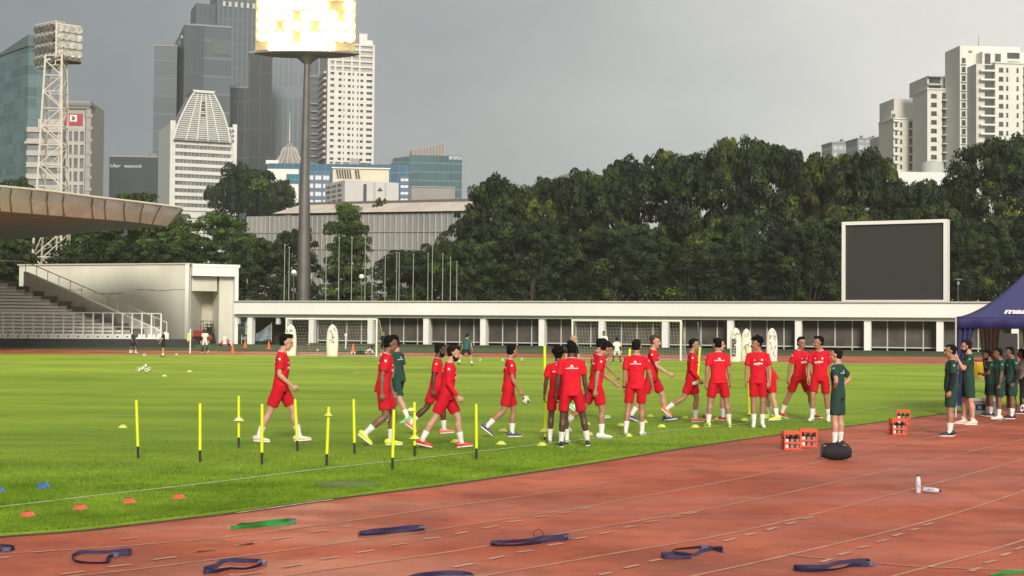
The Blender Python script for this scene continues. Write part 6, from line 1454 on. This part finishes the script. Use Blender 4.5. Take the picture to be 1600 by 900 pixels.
    for i, s in enumerate((-1, 1)):
        kn, an = J['knee', i], J['ank', i]; sdv = (an - kn).normalized(); L_ = .42 * (sockh / .42); fd, fu = J['fd', i], J['fu', i]
        if not long_trousers or True:
            bm = bmesh.new(); loft(bm, [(an - sdv * sockh + Vector((-.008, 0, 0)), .058 * B, .054 * B), (an - sdv * sockh * .6, .051 * B, .048 * B), (an - sdv * sockh * .3, .046, .044), (an - sdv * .03, .044, .042), (an + fd * .012 - fu * .03, .042, .038)], Vector((1, 0, .01)), 14, (True, False)); fin(bm, 'sock', m_sock if sock == 'white' else m_bsock, (.009 if not far else .016) * k, 1)
        sole = an - fu * .085; lt = fu.cross(fd).normalized()
        bm = bmesh.new(); prof = [(-.085, .020, .05), (-.07, .033, .085), (-.02, .037, .098), (.03, .038, .082), (.08, .042, .060), (.13, .043, .050), (.17, .034, .040), (.192, .018, .026)]
        loft(bm, [(sole + fd * x + fu * (hh / 2 + .008), w_, hh / 2) for x, w_, hh in prof], lt, 14); bo = fin(bm, 'boot', BOOT[bt[i]] , (.008 if not far else .014) * k, 1)
        if not far:
            g = MB(); ol = [(-.088, 0), (-.07, .03), (-.02, .034), (.04, .036), (.10, .045), (.15, .038), (.19, .016), (.197, 0)]; ol = ol + [(x, -y) for x, y in ol[::-1][1:-1]]; F = Matrix((fd, lt, fu)).transposed().to_4x4(); g.prism([(x * k, y * k) for x, y in ol], -.002 * k, .016 * k, 'z', mtx=Matrix.Translation(sole * k) @ F); g.build('sole', BOOT['white'] if bt[i] != 'white' else mat('sole_grey', (.4, .4, .4), .6), bo)
    # ---- hair and face
    hm = HAIR[hair]
    if style != 'bald':
        bm = bmesh.new()
        if style == 'cap':
            ell(bm, Hd(-.014, 0, .055), (.106, .085, .090), Rh, 3); ell(bm, Hd(-.03, 0, .0), (.084, .081, .07), Rh)
        else:
            ell(bm, Hd(-.034, 0, .052), (.098, .084, .090), Rh, 3); ell(bm, Hd(-.046, 0, -.008), (.066, .082, .066), Rh)
            ell(bm, Hd(*((.004, 0, .108) if style != 'high' else (.022, 0, .115))), (.070, .062, .034 if style != 'high' else .045), Rh)
            if style == 'quiff': ell(bm, Hd(.035, 0, .122), (.040, .045, .028), Rh)
            if style == 'curly':
                for _ in range(46):
                    a = rng.uniform(0, 6.28); z_ = rng.uniform(-.25, 1); rr_ = math.sqrt(1 - min(1, z_ * z_)); c_ = Hd(-.028 + .10 * rr_ * math.cos(a), .092 * rr_ * math.sin(a), .058 + .092 * z_)
                    if (rr_ * math.cos(a) > .45 and z_ < .35): continue
                    ell(bm, c_, (.030,) * 3, None, 1)
            if style == 'bun': ell(bm, Hd(-.125, 0, .06), (.035, .035, .035), Rh)
            if style == 'long': ell(bm, Hd(-.05, 0, -.05), (.07, .09, .13), Rh)
            if style == 'fringe': ell(bm, Hd(.045, 0, .092), (.045, .068, .030), Rh)
        fin(bm, 'hair' if style != 'cap' else 'cap', hm, (.0095 if not far else .016) * k, 1, wr=.010 if style in ('curly', 'quiff', 'fringe') else .006, seed=u, wsc=28)
        if style == 'cap': g = MB(); g.prism([(0, -.07), (.07, -.055), (.09, 0), (.07, .055), (0, .07)], -.006, .006, 'z', mtx=S @ Matrix.Translation(Hd(.07, 0, .05)) @ Rh.to_4x4()); g.build('cap_peak', hm, root)
    else:
        bm = bmesh.new(); ell(bm, Hd(-.040, 0, -.005), (.070, .0815, .05), Rh); fin(bm, 'stubble', mat('stubble', (.16, .10, .07), .8), .012 * k, 1)
    if beard:
        bm = bmesh.new(); ell(bm, Hd(.038, 0, -.072), (.058, .060, .048), Rh); ell(bm, Hd(.010, 0, -.05), (.052, .068, .045), Rh); loft(bm, [(Hd(.088, -.026, -.050), .008, .008), (Hd(.097, 0, -.043), .009, .009), (Hd(.088, .026, -.050), .008, .008)], Rh @ Vector((0, 0, 1)), 8); fin(bm, 'beard', hm, .009 * k, 1, wr=.004, seed=u, wsc=30)
    if not far:
        for s in (-1, 1):
            g = MB(); F = S @ Matrix.Translation(Hd(.0715, s * .030, .014)) @ Rh.to_4x4(); g.lathe([(.001, -.007), (.009, -.004), (.013, 0), (.009, .004), (.001, .007)], 12, mtx=F @ Matrix.Diagonal((.85, 1, 1, 1)), mi=0); g.lathe([(.001, 0), (.006, .0004), (.0055, .003), (.001, .0035)], 10, mtx=F @ Matrix.Translation((.0095, 0, 0)) @ Matrix.Rotation(R(90), 4, 'Y'), mi=1); g.build('eye', [m_eyew, m_iris], root, True)
            g = MB(); g.tube([k * Hd(.091, s * .014, .036), k * Hd(.090, s * .032, .041), k * Hd(.080, s * .050, .036)], [.003 * k, .0045 * k, .002 * k], 6); g.build('eyebrow', hm if hair != 'bald' else HAIR['dark'], root, True)
        g = MB(); g.tube([k * Hd(.084, -.022, -.058), k * Hd(.094, 0, -.056), k * Hd(.084, .022, -.058)], [.003 * k, .0065 * k, .003 * k], 8); g.build('lips', m_lip, root, True)
    # ---- prints on the shirt
    if prints and not far:
        bv = BVHTree.FromPolygons([v_.co for v_ in shirt.data.vertices], [p_.vertices[:] for p_ in shirt.data.polygons])
        def patch(mb, y0, y1, z0, z1, sgn, slant=0, nx_=8):
            for i in range(nx_):
                vs = []
                ok = True
                for (yy, zz) in ((y0 + (y1 - y0) * i / nx_, z0), (y0 + (y1 - y0) * (i + 1) / nx_, z0), (y0 + (y1 - y0) * (i + 1) / nx_, z1), (y0 + (y1 - y0) * i / nx_, z1)):
                    o_ = T(sgn * .5, yy, zz + slant * yy) * k; hit = bv.ray_cast(o_, (Rt @ Vector((-sgn, 0, 0))).normalized())
                    if hit[0] is None: ok = False; break
                    vs.append(hit[0] + (Rt @ Vector((sgn, 0, 0))) * .004)
                if ok: vs2 = [v_ + (Rt @ Vector((sgn, 0, 0))) * .002 for v_ in vs]; mb.add(vs + vs2, [(0, 1, 2, 3), (7, 6, 5, 4), (0, 4, 5, 1), (1, 5, 6, 2), (2, 6, 7, 3), (3, 7, 4, 0)])
        pm = m_print if top == 'red' else mat('staff_print', (.55, .60, .56), .7)
        if top in ('red', 'green', 'black'):
            g = MB()  # back: a word line with a small mark above
            for j in range(9): a = -.105 + j * .0235; patch(g, a, a + .019, .338, .352 + (.006 if j % 3 == 0 else 0), -1, 0, 1)
            patch(g, -.02, .025, .362, .392, -1, 0, 2); patch(g, -.012, .012, .392, .405, -1, 0, 1); g.build('back_print', pm, shirt)
        if top == 'red':
            g = MB()
            for j in range(7): a = -.085 + j * .0245; patch(g, a, a + .021, .262, .288 + (.01 if j in (3, 4) else 0), 1, .05, 1)
            patch(g, -.085, .03, .252, .259, 1, .05, 4); g.build('chest_print', pm, shirt)
            g = MB(); patch(g, .055, .088, .335, .368, 1, 0, 2); g.build('crest', pm, shirt); g = MB(); patch(g, -.085, -.062, .340, .355, 1, 0, 2); g.build('maker_mark', pm, shirt)
        if top == 'green': g = MB(); patch(g, .055, .085, .335, .365, 1, 0, 2); g.build('crest', mat('crest_green', (.2, .6, .25), .7), shirt)
        # sleeve badges
        for i, s in enumerate((-1, 1)):
            if top in ('red', 'green'):
                sh = J['sh', i]; ud = (J['el', i] - sh).normalized(); o_ = (sh + ud * .05) * k; dd = (Rt @ Vector((0, s, 0)) - ud * (Rt @ Vector((0, s, 0))).dot(ud)).normalized(); hit = bv.ray_cast(o_ + dd * .3, -dd)
                if hit[0] is not None:
                    qd = dd.to_track_quat('Z', 'Y').to_matrix().to_4x4(); g = MB(); g.lathe([(.019 * k, -.004), (.019 * k, .003), (.001, .004)], 10, mtx=Matrix.Translation(hit[0] + dd * .003) @ qd); g.build('sleeve_badge', pm if top == 'red' else mat('crest_green', (.2, .6, .25), .7), shirt)
        if top == 'green' and short == 'green':
            pass
    # ---- extras
    for x in extra:
        if x[0] == 'watch':
            i = x[1]; w, e = J['wr', i], J['el', i]; d_ = (w - e).normalized(); g = MB(); g.tube([(w - d_ * .035) * k, (w - d_ * .005) * k], .031 * k, 12); g.build('wristband', m_watch, root, True)
        if x[0] == 'undersleeve':
            i = x[1]; sh, e, w = J['sh', i], J['el', i], J['wr', i]; bm = bmesh.new(); loft(bm, [(sh.lerp(e, .5), .052 * B, .052 * B), (e, .046 * B, .046 * B), (e.lerp(w, .3), .049 * B, .047 * B), (w, .033, .030)], Vector((1, 0, .01)), 12, (True, True)); fin(bm, 'undersleeve', m_bshirt if top != 'red' else m_red, .010 * k, 1, wr=.003, seed=u)
        if x[0] == 'glasses':
            g = MB(); g.tube([k * Hd(.0, -.081, .02), k * Hd(.085, -.062, .018)], .003, 5); g.tube([k * Hd(.0, .081, .02), k * Hd(.085, .062, .018)], .003, 5)
            for s in (-1, 1): g.lathe([(.001, 0), (.021 * k, .0), (.021 * k, .004), (.001, .004)], 12, mtx=S @ Matrix.Translation(Hd(.098, s * .031, .014)) @ Rh.to_4x4() @ Matrix.Rotation(R(90), 4, 'Y') @ Matrix.Diagonal((.8 / k, 1.1 / k, 1, 1)))
            g.build('sunglasses', m_watch, root)
        if x[0] == 'hem':
            g = MB(); ctr = T(0, 0, -.05) * k; bmh = bmesh.new(); loft(bmh, [(T(0, 0, -.16), .128, .172), (T(0, 0, -.08), .134, .178)], fx, 18, (True, True)); fin(bmh, 'shirt_tail', m_wshirt, .010 * k, 2, wr=.006, seed=1)
        if x[0] == 'glove':
            for i in (0, 1):
                w, e = J['wr', i], J['el', i]; d_ = (w - e).normalized(); bmh = bmesh.new(); loft(bmh, [(w - d_ * .03, .036, .032), (w + d_ * .06, .050, .030), (w + d_ * .14, .046, .028), (w + d_ * .18, .03, .02)], Vector((1, 0, .01)), 10); fin(bmh, 'glove', m_wshirt, .016 * k, 1)
        if x[0] == 'tattoo': pass
    J['k'] = k; J['root'] = root; return J
GP = 'red shirted footballers'; GS = 'green shirted staff'
W1 = dict(group=GP)
jj = {}
jj[1] = person(437, 690, 522, 0, 'player in red walking right, leftmost of all, behind two yellow poles', 'light', 'black', boots='cream', legs=((-20, 3, -24, -2), (26, 3, 14, 4)), arms=((2, 6, 52, -6), (-18, 8, 0, 4)), lean=4, head=(0, 9), style='quiff', **W1)
jj[2] = person(597, 696, 524, 4, 'player in red with thick flat hair and yellow boots in front of a green coach', 'brown', 'black', boots='yellow', legs=((8, 2, -50, -38), (24, 2, -6, 0)), arms=((-4, 6, 8, 4), (8, 6, 30, 0)), lean=8, head=(0, 6), style='high', **W1)
jj[3] = person(680, 678, 536, 0, 'dark skinned player in red walking behind the bearded player', 'dark', 'black', boots='pink', legs=((-22, 2, -46, -34), (20, 3, 2, 4)), arms=((-6, 7, 2, 5), (10, 6, 30, 0)), lean=5, head=(0, 4), style='short', beard=True, **W1)
jj[4] = person(697, 700, 539, 0, 'bearded player in a long sleeved red top striding right in red boots', 'light', 'dark', boots='red', legs=((-26, 3, -30, -12), (26, 3, 8, 6)), arms=((6, 7, 44, 0), (-10, 7, 20, 0)), lean=7, head=(0, 6), style='fringe', beard=True, sleeve='long', **W1)
jj[5] = person(794, 683, 537, 8, 'player in red carrying a football in one hand, head turned away', 'tan', 'black', boots='purple', legs=((-14, 2, -48, -38), (16, 3, -4, 0)), arms=((8, 5, 36, 0), (-8, 6, 10, 4)), lean=4, head=(30, 0), style='short', **W1)
jj[6] = person(871, 693, 542, 84, 'player in red seen from behind, mostly hidden behind a broader back', 'dark', 'black', boots='white', legs=((0, 7, -6, -8), (4, 4, -2, 0)), arms=((0, 9, 6, 6), (2, 10, 6, 6)), lean=2, head=(10, 0), style='curly', **W1)
jj[7] = person(892, 698, 533, 92, 'dark skinned player seen from behind, white back print, legs apart beside the tall pole', 'dark', 'black', boots='black', legs=((4, 15, -4, 0), (-2, 6, -4, 0)), arms=((0, 9, 4, 7), (0, 9, 8, 6)), lean=2, head=(14, 2), style='high', build=1.06, **W1)
jj[9] = person(930, 655, 529, 12, 'player in red and pale green boots behind the player looking down', 'tan', 'black', boots='green', legs=((-20, 3, -60, -40), (22, 4, 4, 6)), arms=((40, 6, 52, 4), (-10, 6, 10, 4)), lean=8, head=(0, 6), style='high', **W1)
jj[8] = person(930, 684, 536, 8, 'player in red walking with his head bowed, one white boot raised behind', 'tan', 'black', boots='white', legs=((14, 2, -2, 0), (-26, 3, -50, -38)), arms=((-6, 6, 2, 4), (30, 4, 62, -8)), lean=9, head=(0, 34), style='short', **W1)
jj[10] = person(993, 681, 530, 76, 'player in red with a dark wristband seen from behind on the touchline', 'tan', 'black', boots='white', legs=((6, 2, -2, 0), (-8, 5, -14, -8)), arms=((14, 14, 24, 10), (-4, 6, 6, 4)), lean=3, head=(-10, 2), style='short', extra=(('watch', 1),), **W1)
jj[11] = person(1018, 658, 523, -14, 'smiling brown haired player in red stepping right with dark boots', 'light', 'brown', boots='purple', legs=((-20, 3, -34, -20), (28, 6, 12, 8)), arms=((28, 8, 62, 4), (-14, 8, 8, 4)), lean=4, head=(-14, 2), style='fringe', **W1)
jj[12] = person(1080, 660, 529, -4, 'player in a long sleeved red top over a white hem behind the leaning pole', 'tan', 'black', boots='orange', legs=((-22, 3, -58, -40), (16, 3, -4, 2)), arms=((-2, 7, 40, -6), (4, 7, 20, 0)), lean=3, head=(-20, 0), style='short', sleeve='long', extra=(('hem',),), **W1)
jj[13] = person(1121, 657, 529, -30, 'player in red facing right, mostly hidden behind the player in lime boots', 'light', 'black', boots='red', legs=((-6, 6, -20, -8), (10, 5, -2, 0)), arms=((0, 7, 14, 2), (0, 7, 14, 2)), lean=2, head=(10, 0), style='short', **W1)
jj[14] = person(1122, 667, 528, 98, 'player in red and lime boots seen from behind with legs apart', 'tan', 'black', boots='yellow', legs=((2, 11, -2, 0), (2, 9, -4, 0)), arms=((2, 8, 8, 8), (-2, 10, 8, 5)), lean=5, head=(22, 4), style='short', build=1.05, **W1)
jj[16] = person(1205, 656, 0, 172, 'player in red bending forward with his head hidden behind the frizzy haired player', 'light', 'black', boots='yellow', legs=((14, 12, -10, 0), (-4, 10, -12, -4)), arms=((20, 6, 40, 0), (4, 8, 24, 0)), lean=27, head=(0, 16), style='short', h=1.80, **W1)
jj[15] = person(1184, 668, 526, -96, 'player in red with frizzy black hair facing the camera, head turned left', 'tan', 'black', boots='white', legs=((4, -1, 0, 0), (-2, 0, -8, -4)), arms=((2, 9, 10, 4), (4, 10, 20, 0)), lean=0, head=(-62, 4), style='curly', **W1)
jj[17] = person(1249, 654, 526, -52, 'player in red walking with feet wide apart, left of the pair at the right end', 'tan', 'dark', boots='red', legs=((-24, 4, -26, -12), (24, 6, 12, 8)), arms=((-14, 10, -2, 6), (14, 8, 30, 0)), lean=3, head=(-20, 2), style='quiff', **W1)
jj[18] = person(1281, 659, 525, -112, 'player in red in white boots looking left, rightmost of the players', 'tan', 'black', boots='white', legs=((20, 4, -6, 0), (-8, 4, -18, -6)), arms=((10, 8, 24, 2), (-2, 8, 10, 4)), lean=3, head=(-52, 4), style='quiff', **W1)
# staff
S1 = dict(top='green', short='green', group=GS)
person(622, 660, 528, 150, 'coach in dark green behind the player in yellow boots', 'light', 'dark', boots='green', legs=((22, 4, 12, 6), (-16, 4, -30, -14)), arms=((0, 8, 30, 0), (-6, 14, 30, -30)), lean=8, head=(-20, 0), style='short', **S1)
person(893, 616, 523, -50, 'bald man in a black top behind the players seen from behind', 'light', 'dark', top='black', short='black', boots='black', legs=((0, 6, 0, 0), (4, 6, 0, 0)), arms=((0, 12, 10, 6), (4, 14, 14, 4)), lean=2, style='bald', head=(0, 0), group='men in black tops')
person(1309, 697, 543, 148, 'coach in dark green with hands on hips behind the black speaker', 'light', 'dark', boots='black', legs=((0, 4, 0, 0), (2, 5, -2, 0)), arms=((-24, 40, 34, -46), (-20, 34, 36, -44)), lean=1, head=(10, 0), style='short', gz=0, extra=(('watch', 1),), **S1)
person(1487, 681, 538, 172, 'staff man in dark green with black undersleeves standing apart at the left of the staff', 'tan', 'black', boots='black', legs=((2, 3, -2, 0), (6, 3, 2, 0)), arms=((-2, 6, 8, 2), (2, 6, 14, 2)), lean=0, head=(4, 0), style='short', gz=0, build=1.08, extra=(('undersleeve', 0), ('undersleeve', 1)), **S1)
person(1513, 663, 531, 172, 'tattooed staff man in sunglasses with a hand at his mouth', 'light', 'dark', boots='cream', sockh=.05, legs=((6, 3, 4, 0), (-4, 3, -6, 0)), arms=((10, 4, 80, -52), (28, 2, 152, 0)), lean=0, head=(0, 6), style='short', beard=True, gz=0, build=1.05, extra=(('glasses',),), **S1)
person(1547, 650, 547, 178, 'staff man in dark green with folded arms beside the folding table', 'brown', 'black', boots='black', legs=((3, 3, 0, 0), (2, 3, 0, 0)), arms=((14, 6, 82, -62), (20, 4, 86, -58)), lean=2, head=(-6, 12), style='short', beard=True, gz=0, **S1)
person(1562, 655, 544, 176, 'staff man in dark green with a wristwatch and white shoes, arm hanging', 'brown', 'black', boots='white', legs=((2, 3, -2, 0), (5, 3, 2, 0)), arms=((0, 6, 10, 2), (2, 6, 12, 2)), lean=1, head=(0, 4), style='short', gz=0, extra=(('watch', 1),), **S1)
person(1581, 654, 542, 184, 'stout staff man in dark green with a black undersleeve, second from the right edge', 'brown', 'black', boots='black', legs=((2, 3, -2, 0), (5, 3, 2, 0)), arms=((14, 6, 70, -30), (-8, 8, 20, -6)), lean=1, head=(0, 8), style='short', gz=0, build=1.16, extra=(('undersleeve', 0), ('undersleeve', 1)), **S1)
person(1599, 646, 545, 150, 'person in a grey shirt with long dark hair cut by the right edge', 'brown', 'black', top='grey', short='black', boots='black', legs=((2, 3, 0, 0), (2, 3, 0, 0)), arms=((14, 6, 60, -20), (10, 8, 60, -20)), lean=2, head=(20, 4), style='long', gz=0, long_trousers=True, group='people at the tent')
# far figures
F1 = dict(far=True)
person(728, 571, 527, 76, 'coach in a teal shirt and black shorts running away beyond the players', 'light', 'dark', top='teal', short='black', boots='black', legs=((18, 16, 4, 0), (-10, 18, -34, -10)), arms=((-10, 20, 30, 10), (26, 18, 50, 0)), lean=20, group='far figures', h=1.72, **F1)
person(208, 552, 515.5, -20, 'far man in a green shirt and black shorts by the blank wall', 'brown', 'black', top='green', short='black', boots='white', legs=((-10, 4, -16, 0), (14, 4, 6, 0)), arms=((0, 8, 20, 2), (4, 8, 20, 2)), group='far figures', prints=False, gz=0, **F1)
person(255, 557.5, 515, 200, 'far man dressed in black with hands raised to his chest', 'light', 'brown', top='black', short='black', boots='black', legs=((0, 6, 0, 0), (4, 5, 0, 0)), arms=((8, 16, 40, -20), (20, 20, 80, -30)), group='far figures', **F1)
person(320, 552, 514, -80, 'far goalkeeper in white standing with a ball before the shed', 'dark', 'black', top='white', short='white', sock='black', boots='white', sockh=.36, legs=((0, 8, 0, 0), (4, 7, 0, 0)), arms=((0, 12, 10, 8), (0, 12, 10, 8)), group='far goalkeepers', gz=0, extra=(('glove',),), **F1)
person(964, 569, 527, 96, 'goalkeeper in white crouching slightly with his back turned inside the middle goal', 'dark', 'black', top='white', short='white', sock='black', boots='white', sockh=.36, legs=((20, 14, -14, 0), (20, 12, -14, 0)), arms=((10, 16, 30, 8), (10, 16, 30, 8)), lean=12, group='far goalkeepers', extra=(('glove',),), **F1)
person(943, 563, 517, -85, 'goalkeeper in white facing the camera, seen above the bowed player', 'brown', 'black', top='white', short='white', sock='black', boots='white', sockh=.36, legs=((0, 6, 0, 0), (0, 6, 0, 0)), arms=((0, 12, 8, 8), (0, 12, 8, 8)), group='far goalkeepers', **F1)
person(599, 558, 518, -100, 'far man in black at the right post of the left goal', 'tan', 'brown', top='black', short='black', boots='black', legs=((0, 5, 0, 0), (0, 5, 0, 0)), arms=((0, 8, 8, 6), (0, 8, 8, 6)), group='far figures', **F1)
# football carried in the hand of player five
J5 = jj[5]; ro = J5['root']; wpt = (J5['wr', 0] + (J5['wr', 0] - J5['el', 0]).normalized() * .17) * J5['k']; bpy.context.view_layer.update()
wp = ro.matrix_world @ wpt; ball(wp + Vector((.03, -.02, -.12)), 'football held in the hand of a red shirted player', .085)
# reclining goalkeeper
p = G(572, 554.5, 0); t = thing('person', 'goalkeeper in a white top and black trousers reclining on one elbow by a cone', 'person', p, R(180), 'far goalkeepers')
def simple(rings_list, name, m_, hint=Vector((0, 0, 1)), v=.016):
    bm = bmesh.new()
    for r_ in rings_list:
        if len(r_) == 2 and not isinstance(r_[0], tuple): ell(bm, r_[0], r_[1])
        else: loft(bm, r_, hint)
    return finish(bm, name, m_, t, v, 1)
V_ = Vector
simple([[V_((-.38, 0, .52)), (.098, .08, .115)], [(V_((-.34, 0, .42)), .05, .05), (V_((-.30, 0, .34)), .06, .06)], [(V_((-.30, 0, .34)), .08, .15), (V_((.10, 0, .14)), .09, .13)], [(V_((-.34, -.16, .34)), .045, .045), (V_((-.50, -.2, .06)), .035, .035), (V_((-.34, -.22, .04)), .025, .025), (V_((-.22, -.22, .03)), .03, .015)],
        [(V_((-.28, .18, .34)), .045, .045), (V_((-.05, .24, .28)), .035, .035), (V_((.14, .2, .25)), .025, .025)], [(V_((.1, .08, .13)), .085, .085), (V_((.45, .1, .26)), .055, .055), (V_((.72, .1, .08)), .04, .04)], [(V_((.1, -.08, .11)), .085, .085), (V_((.52, -.1, .10)), .055, .055), (V_((.95, -.1, .07)), .04, .04)]], 'body', SKIN['dark'])
simple([[(V_((-.32, 0, .37)), .09, .17), (V_((-.1, 0, .25)), .11, .17), (V_((.14, 0, .14)), .115, .16)], [(V_((-.33, -.14, .35)), .065, .065), (V_((-.48, -.19, .12)), .052, .052)], [(V_((-.28, .16, .35)), .065, .065), (V_((-.06, .23, .29)), .052, .052)]], 'shirt', m_wshirt)
simple([[(V_((.08, .07, .13)), .105, .105), (V_((.45, .1, .26)), .075, .075), (V_((.70, .1, .10)), .055, .055)], [(V_((.08, -.07, .125)), .105, .105), (V_((.52, -.1, .10)), .075, .075), (V_((.92, -.1, .07)), .055, .055)]], 'trousers', m_bshirt)
simple([[V_((-.40, 0, .56)), (.10, .088, .10)]], 'hair', HAIR['black'])
for y, x, z in ((.1, .74, .0), (-.1, .98, .0)): simple([[(V_((x, y, .05)), .045, .04), (V_((x + .05, y, .12)), .04, .04), (V_((x + .06, y, .22)), .025, .03)]], 'boot', BOOT['white'])
# ================================================================== HAZE
g = MB(); g.box(-700, 700, -60, 1150, -1.2, 330)
M = bpy.data.materials.new('haze_air'); M.use_nodes = True; M.node_tree.nodes.clear()
o_ = M.node_tree.nodes.new('ShaderNodeOutputMaterial'); pv_ = M.node_tree.nodes.new('ShaderNodeVolumePrincipled')
pv_.inputs['Color'].default_value = (.86, .88, .90, 1); pv_.inputs['Density'].default_value = .00021; pv_.inputs['Anisotropy'].default_value = .2
M.node_tree.links.new(pv_.outputs[0], o_.inputs['Volume'])
tag(g.build('haze', M), kind='stuff')
